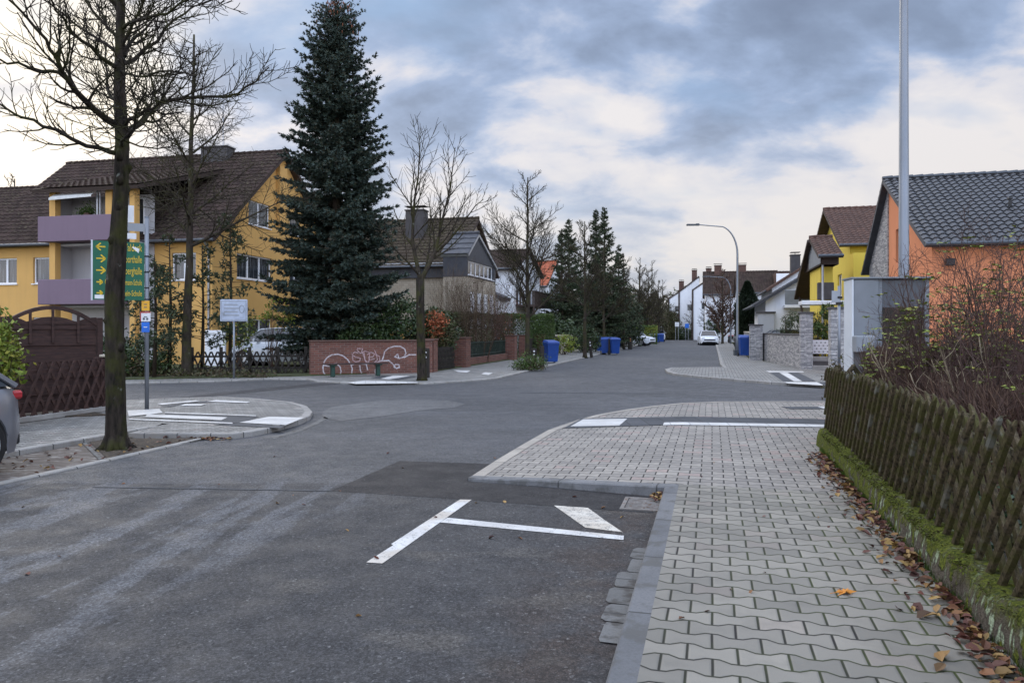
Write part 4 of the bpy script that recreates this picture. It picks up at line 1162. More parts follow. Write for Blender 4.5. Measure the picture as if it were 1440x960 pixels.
# drive in front of the yellow house
# far right
frk = [(935,521.5),(938,525),(948,528),(1000,533.5),(1080,540.2),(1165,545.5)]
fr = [P(*p) for p in frk] + [(16, 18.9), (36, 14)]
k = MB(); inr = strip(k, fr, .16, ZF(.08), side=1); structure('kerb', k, M['kerb_pale'])
k = MB(); kk = [P(935,521.5), P(945,519.3), P(1018,519.3), RS(.35,34), RS(.35,60), RS(.35,117)]
strip(k, kk, .14, ZF(.08), side=-1); structure('kerb', k, M['kerb_pale'])
m = MB(); m.prism(inr + [(36,22), (14,26.5), P(1138,522), P(1053,506), RS(2.1,60), RS(2.1,117), RS(.49,117), RS(.49,60), RS(.49,30.5), P(1020,518.2), P(946,519)], None, .077); structure('pavement', m, M['paving_pale'])
zr = ZF(.08)
decal('tactile_strip_dark', [[(1083,524),(1095,523.9),(1115.5,536),(1101.7,536.4)],[(1108.3,524),(1122.5,524),(1147.5,536),(1129,536)],[(1150,537),(1180,537.6),(1180,541.5),(1158,541)]], 'dark_slab', .004, zr)
decal('tactile_strip_white', [[(1096,523.9),(1107.5,523.9),(1128,536),(1116.5,536)],[(1101.7,537.2),(1149,537.4),(1160,542.2),(1108,539)],[(1077,521.4),(1129,522),(1131,523.6),(1082,523.6)]], 'white_slab', .004, zr)
m = MB(); m.prism([P(1138,521.5),(14.2,27),(36,22.5),(80,15),(80,118),RS(2.2,118),RS(2.2,60),P(1053,505.5)], -.02, .06); structure('garden_soil', m, M['lawn'])
m = MB(); m.prism([RS(1.55,-9), RS(1.55,10.2), (5.2,9.3), (34,4.0), (34,-20)], -.02, .13); structure('garden_soil', m, M['soil'])

# ============================================================ NEAR RIGHT FENCE
S0, S1 = -2.5, 10.4
FR = 1.47
fx, fy = RS(FR, S1)
rngf = random.Random(5)
fn = thing('picket_fence', 'mossy dark crossed picket fence on a low plinth along the near pavement', 'fence', (fx, fy, 0), R(-90)-TH)
LF = S1 - S0   # local +x runs towards the camera
m = MB(); seg = 60
vs = []; fs = []
for i in range(seg+1):
    x = LF*i/seg; w = .008*math.sin(i*1.7)+.01*rngf.uniform(-1,1)
    y0 = -.17
    for (yy, zz) in ((y0+w, .05), (y0+.012+w, .20), (y0+.03+w, .28+w), (y0+.06, .315+w), (y0+.15, .325+w), (y0+.26, .30), (y0+.28, .05)): vs.append((x, yy, zz))
for i in range(seg):
    for j in range(6): a = i*7+j; fs.append((a, a+7, a+8, a+1))
fs.append((0,1,2,3,4,5,6)); fs.append(tuple(seg*7+j for j in range(7))[::-1]); m.raw(vs, fs); m.build('plinth', M['plinth'], fn)
m = MB(); lattice_fence(m, LF, .84, .30, sp=.19, w=.068, lean=.86, th=.032, rng=rngf, y0=-.02); m.build('lattice', M['mossy'], fn)
for xx in (.08, 2.5, 5.0, 7.5, 10.0):
    p_ = MB(); p_.tube([(xx,.10,.28),(xx,.10,1.02),(xx,.10,1.06)], [.05,.05,.03], 10); p_.build('post', M['mossy'], fn)
for zz in (.50, .95):
    p_ = MB(); p_.tube([(0,.055,zz),(LF,.055,zz)], .028, 6); p_.build('rail', M['mossy'], fn)
# the short return of the fence along the side street
f2 = thing('picket_fence', 'mossy crossed picket fence turning the corner below the grey cabinet', 'fence', (fx+.06, fy+.02, 0), R(-11))
m = MB(); m.cbox(0, 9, 0, .16, .05, .30, .02); m.build('plinth', M['plinth'], f2)
m = MB(); lattice_fence(m, 9, .84, .30, sp=.205, w=.075, lean=.62, th=.036, rng=rngf, y0=.08); m.build('lattice', M['mossy'], f2)
# leaves and moss at the fence foot
rng = random.Random(11)
def ground_leaf(mb, rng, x, y, z, s):
    n = (Vector((0,0,1)) + rvec(rng)*.55).normalized(); u = n.orthogonal().normalized(); w = n.cross(u); a = rng.uniform(0,6.28)
    u, w = u*math.cos(a)+w*math.sin(a), w*math.cos(a)-u*math.sin(a); c = Vector((x,y,z)); b = len(mb.v); cu = s*rng.uniform(.05,.3)
    mb.v.extend([tuple(c-u*s*.5), tuple(c-u*s*.15+w*s*.3+n*cu), tuple(c+u*s*.25+w*s*.22+n*cu*.7), tuple(c+u*s*.55), tuple(c+u*s*.2-w*s*.27+n*cu), tuple(c-u*s*.2-w*s*.3+n*cu*.8), tuple(c+n*cu*.1)])
    for i in range(6): mb.f.append((b+6, b+i, b+(i+1)%6)); mb.m.append(0)
m = MB()
for i in range(1500):
    s = rng.uniform(.5, 9.5); den = .35 + .65*(mnoise.noise(Vector((s*.9,1,0)))+.5)
    if rng.random() > den: continue
    r = 1.29 - abs(rng.gauss(0, .10)) - .01
    x, y = RS(r, s); ground_leaf(m, rng, x, y, .108 + rng.random()*.03*(1 if r > 1.15 else .3), rng.uniform(.035,.085))
for i in range(60):
    x, y = P(925+rng.gauss(0,5), 700+rng.gauss(0,4)); ground_leaf(m, rng, x, y, .01+rng.random()*.04, rng.uniform(.03,.07))
for i in range(34):
    s = rng.uniform(2.5,9); r = rng.uniform(-6,-.6); x, y = RS(r, s); ground_leaf(m, rng, x, y, .004, rng.uniform(.03,.06))
for i in range(16):
    s = rng.uniform(2.5,9); r = rng.uniform(-.2,1.2); x, y = RS(r, s); ground_leaf(m, rng, x, y, .105, rng.uniform(.02,.04))
for i in range(110):
    s = rng.uniform(6.5,11); r = rng.uniform(-8.4,-7.15); x, y = RS(r, s); ground_leaf(m, rng, x, y, .024, rng.uniform(.04,.08))
for i in range(60):
    x, y = P(rng.gauss(295,12), rng.gauss(618,1.2)); ground_leaf(m, rng, x, y, .02, rng.uniform(.04,.08))
o = m.build('fallen_leaves', M['litter']); tag(o, 'brown and red fallen leaves drifted along the fence foot, kerbs and tree bed', 'leaves', kind='stuff')
m = MB()
x, y = P(1187, 834, .1); c = Vector((x, y, .112)); pts = []
for i in range(20):
    a = 2*math.pi*i/20; rr = .075*(1.0 if i % 4 == 0 else (.62 if i % 2 == 0 else .36)); pts.append((x+math.cos(a)*rr, y+math.sin(a)*rr*1.0, .112 + .012*math.sin(a*3)))
for i in range(20): m.face([tuple(c), pts[i], pts[(i+1)%20]])
m.tube([tuple(c), (x-.09,y-.02,.108)], .002, 4)
tag(m.build('maple_leaf', M['maple_orange']), 'bright orange maple leaf lying alone on the grey paving', 'leaf')
m = MB()
for i in range(2600):
    s = rng.uniform(.3, 9.9); r = rng.choice((1.305, 1.31, 1.32)) + rng.gauss(0,.012)-.01; q = Vector((*RS(r,s), .10)); h = rng.uniform(.02,.07)
    if mnoise.noise(Vector((s*1.6,4,0))) < -.05 and rng.random() < .8: continue
    e = rvec(rng)*.02; b = len(m.v); w = Vector((.004,.002,0)); m.v.extend([tuple(q-w), tuple(q+w), tuple(q+Vector((e.x,e.y,h)))]); m.f.append((b,b+1,b+2)); m.m.append(0)
tag(m.build('grass_tufts', M['grass']), 'thin grass blades growing along the foot of the mossy plinth', 'grass', kind='stuff')
m = MB()
for i in range(8000):
    s = rng.uniform(.2, 10.0); dens = mnoise.noise(Vector((s*3.1,9,0)))*1.4 - .15 + (.35 if s > 5 else 0)
    if rng.random() > .5 + dens: continue
    r = 1.47 - .17 + abs(rng.gauss(.03,.045)); q = Vector((*RS(r, s), .295 + rng.gauss(0,.008) + min(.03, max(0, r-1.32)*.5))); leaf(m, rng, q, rng.uniform(.012,.03), (Vector((0,0,1))+rvec(rng)*.7).normalized())
tag(m.build('moss', M['mossgreen']), 'green moss cushions covering the top of the fence plinth', 'moss', kind='stuff')
m = MB()
for i in range(3800):
    s = rng.uniform(.3, 8.5); r = 1.60 + abs(rng.gauss(0,.35)); z = .15 + rng.random()*.35*max(0, 1-abs(r-1.7)/1.0) + .10
    leaf(m, rng, Vector((*RS(r, s), z)), rng.uniform(.03,.075), (Vector((0,0,1)) + rvec(rng)*.9).normalized())
tag(m.build('ivy', M['ivy']), 'dark ivy ground cover behind the mossy picket fence', 'ivy', kind='stuff')

# shrubs behind the fence
def rose(name, label, px, Y, H, Rw, nst, seed, leaves, nleaf, pale=6, lsz=.05):
    x, y = AT(px, Y); rng = random.Random(seed); t = thing(name, label, 'shrub', (x, y, .12), 0, 'tangled shrubs behind the mossy fence')
    mb = MB(); pb = MB(); lf = MB()
    K = dict(n=(6,5,4), ref=(H*.8,H*.4,.3), t0=.22, ang=(22,58), len=(.32,.55), rr=.6, rmin=.0022, wig=.2, up=.03)
    tips = []
    for i in range(nst):
        a = rng.uniform(0,6.283); q = Vector((math.cos(a), math.sin(a), 0))*Rw*.4*rng.random(); sp = rng.uniform(.1,.9)*Rw/H
        pts = walk(rng, q, (math.cos(a)*sp, math.sin(a)*sp, 1), H*rng.uniform(.65,1.05), 7, .13, -.01)
        grow(mb, rng, pts, .010, .003, 1, 3, K); tips += pts[4:]
    for i in range(pale):
        a = rng.uniform(0,6.283); q = Vector((math.cos(a), math.sin(a), 0))*Rw*.5*rng.random(); sp = rng.uniform(.3,.9)*Rw/H
        grow(pb, rng, walk(rng, q, (math.cos(a)*sp, math.sin(a)*sp, 1), H*rng.uniform(.5,.8), 7, .26, 0.0), .019, .005, 1, 2, dict(K, n=(4,4), wig=.3, rmin=.003))
    for i in range(nleaf):
        q = rng.choice(tips) + rvec(rng)*rng.uniform(.05,.3)*(H/2); d = rvec(rng); d.z *= .3; d.normalize()
        sd = d.cross(Vector((0,0,1))).normalized()
        for j in range(7):   # pinnate leaf
            pp = q + d*lsz*.55*(j//2+1) + (sd*lsz*.5*(1 if j % 2 else -1) if j < 6 else d*lsz*.4); leaf(lf, rng, pp, lsz*rng.uniform(.8,1.2), (Vector((0,0,1))+rvec(rng)*.5).normalized())
    for q_ in (mb, pb, lf):     # everything stays on the garden side of the fence
        for i_, (a_, b_, c_) in enumerate(q_.v):
            wx_, wy_ = a_+x, b_+y; r_ = wx_*CT - wy_*ST; lim = FR + .20
            if r_ < lim: dd_ = (lim - r_)*1.7; q_.v[i_] = (a_+dd_*CT, b_-dd_*ST, c_)
    mb.build('branch', M['twig_red'], t, smooth=True); pb.build('pale_branch', M['twig_pale'], t, smooth=True)
    if nleaf: lf.build('foliage', M[leaves], t)
    return t
rose('rose_shrub', 'wild rose shrub with yellow-green leaves and pale crooked branches nearest the camera', 1450, 6.0, 2.0, .8, 30, 3, 'rose_leaf', 40, 22)
rose('rose_shrub', 'rose shrub with long bare arching shoots reaching in front of the orange house', 1352, 7.4, 2.2, 1.1, 32, 4, 'rose_leaf', 90, 20, .06)
rose('rose_shrub', 'leafy rose shrub with bright green sprays just right of the grey cabinet', 1312, 8.4, 1.75, .75, 16, 5, 'rose_leaf', 230, 6, .065)
rose('rose_shrub', 'rose shrub with few leaves at the right edge of the photo', 1435, 8.0, 2.7, 1.2, 28, 6, 'rose_leaf', 150, 10, .065)
rose('rose_shrub', 'low bushy shrub with brownish leaves close behind the fence', 1385, 5.3, 1.1, .6, 12, 8, 'brown_leaf', 30, 5)
def thicket(name, label, px, Y, L, D, H, n, seed, mat):
    x, y = AT(px, Y); rng = random.Random(seed); t = thing(name, label, 'hedge', (x, y, .12), -TH); mb = MB()
    for i in range(n):
        q = Vector((rng.uniform(-D/2,D/2), rng.uniform(-L/2,L/2), rng.uniform(0,H*.75))); d = (Vector((0,0,1.1)) + rvec(rng)*.9).normalized()
        hh = H*(1+.14*mnoise.noise(Vector((q.x*1.2,q.y*1.2,seed))))
        e = q + d*rng.uniform(.15,.5); e.z = min(e.z, hh)
        w = Vector((.0028,.0012,0)) ; md = q.lerp(e,.5)+rvec(rng)*.03; b = len(mb.v)
        mb.v.extend([tuple(q-w),tuple(q+w),tuple(md+w),tuple(md-w),tuple(e)]); mb.f.append((b,b+1,b+2,b+3)); mb.m.append(0); mb.f.append((b+3,b+2,b+4)); mb.m.append(0)
    for i in range(int(n/60)):
        q = Vector((rng.uniform(-D/2,D/2), rng.uniform(-L/2,L/2), 0)); mb.tube([q, q+Vector((rng.uniform(-.1,.1),rng.uniform(-.1,.1),H*.5)), q+Vector((rng.uniform(-.25,.25),rng.uniform(-.25,.25),H*.95))], [.01,.007,.003], 4, False)
    mb.build('branch', M[mat], t); return t
thicket('bare_hedge', 'dense leafless reddish-brown hedge behind the far half of the mossy fence', 1365, 8.9, 2.2, 2.0, 1.32, 38000, 21, 'twig_brown')
thicket('bare_hedge', 'dense leafless brown thicket below the rose shrubs behind the fence', 1440, 6.4, 3.0, 1.5, 1.12, 30000, 22, 'twig_brown')
thicket('bare_hedge', 'dark leafless hedge in front of the orange house garden', 1490, 10.8, 1.6, 5.0, 1.35, 26000, 23, 'twig_brown')

# ============================================================ CABINET, POLE SIGNS, STONE WALLS (right)
cx, cy = AT(1198, 11.6)
cb = thing('display_cabinet', 'tall grey steel cabinet with dark panel and pale side behind the fence end', 'cabinet', (cx, cy, .08), R(-8))
m = MB(); m.cbox(0,.03,0,.42,.0,2.30,.008); m.build('side_panel', M['cab_light'], cb)
m = MB(); m.cbox(.032,.40,.012,.40,.0,2.29,.008); m.build('body', M['cab_mid'], cb)
m = MB(); m.cbox(.402,1.14,.06,.34,.1,2.29,.01); m.build('display_panel', M['cab_dark'], cb)
m = MB(); m.cbox(.47,1.07,.052,.062,.9,1.86,.002); m.build('dark_window', M['wood_black'], cb)
m = MB(); m.cbox(.402,.46,.045,.36,.0,2.30,.006); m.cbox(1.08,1.145,.045,.36,.0,2.30,.006); m.build('frame_post', M['cab_mid'], cb)
m = MB(); m.cbox(-.02,1.17,-.01,.44,2.302,2.33,.004); m.build('lid', M['cab_mid'], cb)
m = MB(); m.cbox(0.0,.27,-.22,-.003,1.17,1.42,.012); lb_ = m.build('letter_box', M['grey_paint'], cb)
m = MB(); m.tube([(.2,-.222,1.30),(.2,-.235,1.30)], .022, 12); m.build('lock', M['metal_trim'], lb_)
x, y = AT(1271, 12.6)
street_lamp('tall grey steel lamp column rising behind the cabinet out of the picture', (x, y, .1), R(15), 9.6, 7.9, 2.2, .088, 'street lamps', plate=False)
x, y = P(1037, 501.5)
street_lamp('grey curved street lamp standing beside the blue bin on the right pavement', (x, y, .08), R(0), 7.65, 5.9, 2.85, .082, 'street lamps')
x, y = AT(1027.5, 80)
street_lamp('small distant street lamp with curved neck behind the nearer lamp', (x, y, .08), R(0), 7.2, 5.6, 2.9, .085, 'street lamps', plate=False)

def stone_pillar(label, px, py, w, ztop, d=None, group='ledge stone gate pillars'):
    x, y = P(px, py); t = thing('stone_pillar', label, 'pillar', (x, y, 0), -TH, group)
    m = MB(); m.box(-w/2, w/2, -w/2, w/2, 0, ztop); m.build('shaft', M['ledge'], t)
    m = MB(); m.cbox(-w/2-.04, w/2+.04, -w/2-.04, w/2+.04, ztop+.002, ztop+.07, .01); m.build('cap', M['stone_cap'], t)
stone_pillar('pale ledge stone pillar with dark cap at the corner end of the low wall', 1133.5, 521.5, .44, 2.2)
stone_pillar('ledge stone pillar with flat cap right of the entrance steps', 1179, 529.5, .56, 2.28)
stone_pillar('short ledge stone pillar rising from the far half of the low wall', 1063, 508.5, .60, 1.78)
A = Vector(P(1128,521)); B = Vector(P(1071,508)); d = A-B
t = thing('stone_wall', 'low grey ledge stone wall with dark coping between two pillars', 'wall', (B.x, B.y, 0), math.atan2(d.y, d.x)); L_ = d.length
m = MB(); m.box(0,L_-.02,0,.28,0,1.36); m.build('masonry', M['ledge'], t); m = MB(); m.cbox(0,L_-.02,-.03,.31,1.362,1.42,.01); m.build('coping', M['stone_cap'], t)
A = Vector(P(1056,506.5)); B = Vector(RS(2.2,56)); d = A-B
t = thing('stone_wall', 'far stretch of ledge stone wall behind the blue bin', 'wall', (B.x, B.y, 0), math.atan2(d.y, d.x)); L_ = d.length
m = MB(); m.box(0,L_-.02,0,.28,0,1.4); m.build('masonry', M['ledge'], t); m = MB(); m.cbox(0,L_-.02,-.03,.31,1.402,1.45,.01); m.build('coping', M['cream'], t)
# entrance steps and patterned low wall between the pillars
x, y = AT(1142, 29.5); t = thing('garden_wall', 'low white wall with small dark tiles between the ledge stone pillars', 'wall', (x, y, .06), R(-10))
m = MB(); m.box(0,.95,0,.15,.58,1.12); m.build('panel', M['white'], t)
m = MB()
for i in range(6):
    for j in range(4):
        u, w_ = .1+i*.16+(j%2)*.07, .66+j*.12
        if u < .92: m.face([(u-.045,-.004,w_),(u,-.004,w_-.022),(u+.045,-.004,w_),(u,-.004,w_+.022)])
m.build('tile_pattern', M['dark_slab'], t)
x, y = AT(1143, 28.4); t = thing('entrance_steps', 'dark stone steps leading up between the ledge stone pillars', 'steps', (x, y, .06), R(-10))
for i in range(3):
    m = MB(); m.cbox(.05*i, 1.05, .3*i, .3*i+.34, 0, .16+.16*i, .01); m.build('step', M['concrete' if i != 1 else 'stone_cap'], t)
x, y = P(1180, 556); t = thing('sign_post', 'thin pale grey post with clamps standing in front of the ledge stone pillar', 'post', (x, y, 0), 0)
zt = ZAT(402, y); m = MB(); m.tube([(0,0,0),(0,0,zt)], .035, 10); m.build('post', M['galv'], t, smooth=True)
for zz in (zt-.28, zt-.42): m = MB(); m.cbox(-.06,.06,-.06,.06,zz-.03,zz+.03,.008); m.build('clamp', M['black'], t)
m = MB(); m.cbox(-.20,.0,-.05,-.04,zt-.40,zt-.12,.004); m.build('small_plate', M['grey_paint'], t)

# ============================================================ BINS
x, y = P(775, 511.5); proto = bin_proto('blue wheeled bin standing alone beside the brick pillar and street tree', (x, y, .05), R(20))
def binat(px, py, label, rz=10, sc=1.0, z=.05):
    x, y = P(px, py); return copy_thing(proto, (x, y, z), R(rz), sc, label)
binat(851.5, 498.5, 'left blue wheeled bin of the near pair by the street trees', -6)
binat(864, 499, 'right blue wheeled bin of the near pair by the street trees', 14)
binat(844.5, 495.5, 'blue wheeled bin half hidden behind the near pair', 0)
binat(916, 482.3, 'left blue bin of the distant three', 5); binat(923.5, 482, 'middle blue bin of the distant three', 0); binat(930.5, 481.6, 'right blue bin of the distant three', -8)
binat(1047.5, 503, 'blue wheeled bin beside the lamp on the right pavement', -8, 1.14, .08)
x, y = P(1040.5, 500.5); bin_proto('dark wheeled bin half hidden behind the lamp post', (x, y, .08), R(-8), 'bindark', h=1.12)
binat(1012, 479.3, 'left blue bin of the group behind the parked white car', 0, 1, .08); binat(1018.5, 479.3, 'middle blue bin of the group behind the parked white car', 8, 1, .08); binat(1025.5, 479.2, 'right blue bin of the group behind the parked white car', -6, 1, .08)

# ============================================================ BOLLARDS
def bo(px, py, label, **k):
    x, y = P(px, py); return bollard(label, (x, y, .02), **k)
bo(599, 533, 'dark wooden post with white reflectors guarding the forked street tree', h=.98, r=.125, seed=1)
bo(751, 519, 'short wooden post with two white reflectors in the planted tree bed', h=.82, r=.12, seed=2)
bo(762, 519.5, 'reddish-brown wooden post at the right end of the planted tree bed', h=.92, r=.10, reflect=None, seed=3)
bo(832, 503.2, 'leaning wooden post with white reflectors beside the third street tree', h=.98, r=.085, lean=-.12, seed=4)
bo(857, 499, 'wooden post between the near pair of blue bins', h=1.0, r=.07, reflect=None, seed=5)
bo(886, 491.3, 'thick brown stump with an orange reflector before the white car', h=.95, r=.17, reflect='orange_reflector', seed=6)
bo(907, 486.5, 'thin dark post leaning slightly under the distant street trees', h=.95, r=.08, lean=.05, reflect=None, seed=7)

# ============================================================ CARS
x, y = RS(-8.42, 4.80)
car('grey metallic hatchback with red tail light parked at the left edge of the photo', (x, y, .012), R(-105), 'car_grey', 'hatch', 4.1, 1.76, 1.46, rear=.62)
x, y = P(995.5, 485); car('white car parked facing the camera on the right side of the street', (x, y, 0), R(-100), 'car_white', 'sedan', 4.5, 1.84, 1.45)
car('silver estate car half hidden behind the dark lattice fence and spruce', (-9.5, 31.2, .09), R(-12)+math.pi, 'car_silver', 'van', 4.3, 1.78, 1.56)
x, y = AT(889, 72); car('white car parked in a drive behind the street trees', (x, y, .06), R(-35), 'car_white', 'hatch', 4.2, 1.78, 1.5)
x, y = AT(1108, 46); car('dark car behind the ledge stone wall with only its roof showing', (x, y, .06), R(-10), 'car_dark', 'sedan', 4.5, 1.8, 1.52)
x, y = AT(925, 100); car('pale van behind the distant three blue bins', (x, y, .06), R(-100), 'car_white', 'van', 4.6, 1.85, 1.9)
# scooter by the far lamp 
x, y = AT(1031.5, 84); t = thing('motor_scooter', 'small dark scooter standing on the pavement beside the distant lamp', 'scooter', (x, y, .08), R(-60))
for xx in (-.6, .6):
    m = MB(); m.tube([(xx,-.05,.24),(xx,.05,.24)], .24, 18); m.build('wheel', M['rubber'], t)
m = MB(); m.cbox(-.75,-.1,-.14,.14,.4,.75,.05); m.cbox(-.1,.4,-.12,.12,.25,.35,.03); m.cbox(.36,.5,-.16,.16,.3,.95,.04); m.tube([(.6,0,.24),(.42,0,1.0)],.03,6); m.build('body', M['black'], t)
m = MB(); m.cbox(-.72,0,-.13,.13,.76,.86,.03); m.build('seat', M['red'], t); m = MB(); m.tube([(.42,-.3,1.03),(.42,.3,1.03)],.02,6); m.build('handlebar', M['metal_trim'], t)
# ============================================================ HOUSES LEFT
RZ = R(-12.5)
yo = (-25.27, 35.03, .05)
yh = house('yellow_house', 'ochre yellow house with brown tiled roof, white windows and purple balconies', yo, RZ, 12.6, 11.7, 5.75, 10.57, 'yellow', 'tile_brown',
    [('R',2.8,6.5,1.9,1.15,2),('R',1.85,3.9,3.0,1.15,3),('R',1.85,1.1,3.0,.95,3),('F',3.35,3.65,1.15,1.2,1),('F',1.2,3.65,1.25,1.2,2),('F',1.3,.9,1.3,1.2,2),('F',3.3,.9,1.2,1.2,1),('F',10.6,3.7,1.2,1.2,2),('R',6.6,6.5,1.1,1.15,1),('R',6.6,3.9,1.3,1.15,2)], oe=.55, og=.35)
m = MB(); m.box(12.6,12.83,5.25,5.95,6.9,9.75); m.build('chimney_breast', M['yellow'], yh)
chimney(yh, 9.1, 5.6, 10.0, 10.85, 1.5, .7, 'stone_cap', cap=False)
m = MB(); m.tube([(9.2,5.9,10.5),(9.2,5.9,14.2)], .025, 6); m.tube([(8.9,5.9,13.6),(9.5,5.9,13.6)], .012, 4); m.build('antenna', M['metal_trim'], yh)
# shed roof over the balcony bay
m = MB(); sl = Vector((0, 6.35, 1.95)).normalized(); E = Vector((4.9,-1.65,7.62)); roof_plane(m, E, (1,0,0), sl, 5.3, 6.6, .3, .34, .012); rr_ = m.build('bay_roof', M['tile_brown'], yh)
m = MB(); slab(m, [(4.9,-1.65,7.60),(10.2,-1.65,7.60),(10.2,4.6,9.52),(4.9,4.6,9.52)], .16); m.build('bay_soffit', M['fascia'], rr_)
for (x0,x1) in ((5.45,5.75),(8.3,8.62),(9.5,9.75)):
    m = MB(); m.box(x0,x1,-1.25,-.95,.05,7.55); m.build('balcony_column', M['yellow'], yh)
m = MB(); m.box(5.42,5.5,-.95,-.003,2.6,7.55)
m.box(5.5,9.75,-.04,-.004,.2,7.5); m.box(5.5,9.75,-.94,-.05,5.2,5.3); m.box(5.5,9.75,-.94,-.05,2.5,2.6); m.build('loggia_wall', M['loggia'], yh)
for zz in (5.36, 2.66):
    window(yh, (5.5,-.05), (1,0), (0,-1), 2.2, zz+.02, 1.6, 2.0, 2, False, depth=.0)
m = MB(); m.box(5.5,8.2,-.046,-.042,2.7,3.2); m.build('loggia_board', M['loggia'], yh)  # thin board in the same pale grey as the loggia wall
for z0_, z1_ in ((5.33,6.42),(2.62,3.70)):
    m = MB(); m.cbox(5.2,9.2,-1.62,-1.5,z0_,z1_,.02); m.cbox(5.2,5.32,-1.5,-1.26,z0_,z1_,.02); m.tube([(9.2,-1.42,z0_),(9.2,-1.42,z1_)], .2, 14); m.box(5.3,9.3,-1.5,-.05,z0_,z0_+.10)
    m.build('balcony_panel', M['purple'], yh)
m = MB(); m.raw([(5.75,-1.3,7.42),(7.9,-1.3,7.44),(7.9,-1.6,7.28),(5.75,-1.6,7.22),(5.75,-1.6,7.12),(7.9,-1.6,7.2)], [(0,1,2,3),(3,2,5,4)]); m.build('awning', M['awning'], yh)
m = MB(); rng = random.Random(3)
for i in range(500): leaf(m, rng, Vector((7.2+rng.gauss(0,.25), -1.0+rng.gauss(0,.1), 6.55+abs(rng.gauss(0,.22)))), .09)
bpt_ = thing('pot_plant', 'leafy green pot plant on the upper purple balcony', 'plant', yo, RZ); m.build('foliage', M['hedge_green'], bpt_)
m = MB(); m.cyl(7.2, -1.0, 5.45, 6.6, .12, .17, 12); m.build('pot', M['chimney'], bpt_)
m = MB(); m.box(7.9,7.96,-1.3,-1.25,6.4,7.5); m.box(8.05,8.09,-1.3,-1.25,6.4,7.5); m.build('awning_pole', M['metal_trim'], yh)
# skylight
m = MB(); zz = lambda yy: 5.75+.823*yy+.12; m.face([(3.2,1.0,zz(1.0)),(3.85,1.0,zz(1.0)),(3.85,2.0,zz(2.0)),(3.2,2.0,zz(2.0))]); sk = m.build('skylight', M['whiteframe'], yh)
m = MB(); m.face([(3.27,1.08,zz(1.08)+.02),(3.78,1.08,zz(1.08)+.02),(3.78,1.92,zz(1.92)+.02),(3.27,1.92,zz(1.92)+.02)]); m.build('window_pane', M['headlight'], sk)
downpipe(yh, 12.45, 0, .1, 5.3)
wx, wy = -25.27-.976*9.6+.217*1.5, 35.03+.217*9.6+.976*1.5
house('yellow_house', 'lower yellow house wing with dark roof at the left edge of the photo', (wx, wy, .05), RZ, 9.3, 10, 5.7, 9.5, 'yellow', 'tile_brown', [('F',6.5,3.65,1.3,1.2,2),('F',3.5,3.65,1.3,1.2,2)], oe=.5)
m = MB(); m.cbox(0,.95,0,.1,0,1.5,.02)
t = thing('garage_door', 'white door seen between the trees in front of the yellow house', 'door', (*AT(287.5, 31.0), .06), R(-12)); m.build('panel', M['whiteframe'], t)
m = MB(); m.cbox(.42,.52,-.03,-.002,.8,.86,.01); m.build('handle', M['black'], t)
# yellow/white garage behind the spruce foot
gx_, gy_ = AT(462, 38.0)
gr = house('garage', 'low white and yellow garage behind the brick wall and spruce', (gx_, gy_, .05), RZ, 4.2, 5, 1.9, 2.1, 'yellow', 'tile_grey', [], oe=.1, og=.1, gutter=False)
m = MB(); m.cbox(.1,1.0,-.06,-.002,0,1.75,.02); m.cbox(1.55,2.6,-.06,-.002,0,1.8,.02); m.build('garage_door', M['whiteframe'], gr)

# ---- beige brick house
c1x, c1y = AT(635, 38.0); LB = 11; RB = R(-14); UB = (math.cos(RB), math.sin(RB)); VB = (-UB[1], UB[0])
bo_ = (c1x-LB*UB[0], c1y-LB*UB[1], .05)
bh = house('brick_house', 'beige brick house with grey-brown roof and dark slate band behind the forked tree', bo_, RB, LB, 8.2, 4.95, 7.75, 'brick_beige', 'tile_grey', [('F',3,1.0,1.6,1.2,2),('F',6.2,1.0,1.6,1.2,2)], oe=.3, og=.25)
m = MB(); m.cbox(.0,LB+.1,-.12,-.003,4.18,4.93,.01); m.build('slate_band', M['slate'], bh)
m = MB(); m.box(0,LB+.12,-.16,-.125,4.90,4.96); m.build('verge_trim', M['metal_trim'], bh)
xc, yc = local_of(bh, *AT(574, 40)); chimney(bh, xc, 2.6, 5.8, 8.05, 1.05, .7, 'stone_cap')
xa, ya = local_of(bh, *AT(657, 36.6))
an = house('house_annex', 'dark slate gabled annex with white framed glazing beside the beige brick house', (c1x+(xa-LB-1.25)*UB[0]+ya*VB[0], c1y+(xa-LB-1.25)*UB[1]+ya*VB[1], .05), RB, 1.25, 5.3, 5.3, 6.45, 'slate', 'slate',
    [('R',.15,4.25,4.7,.72,6)], oe=.12, og=.1, gutter=False, ridge=.33, z0=4.15, back_ez=5.0, tw=.4, tl=.5, amp=.004, fascia='metal_trim')
m = MB(); m.box(0,1.25,0.02,5.28,0,4.14); m.build('brick_base', M['brick_beige'], an)
m = MB()
for k_ in range(4): m.box(1.253,1.28,.5+k_*1.2,1.1+k_*1.2,1.6,3.4)
m.build('balcony_door', M['whiteframe'], an)
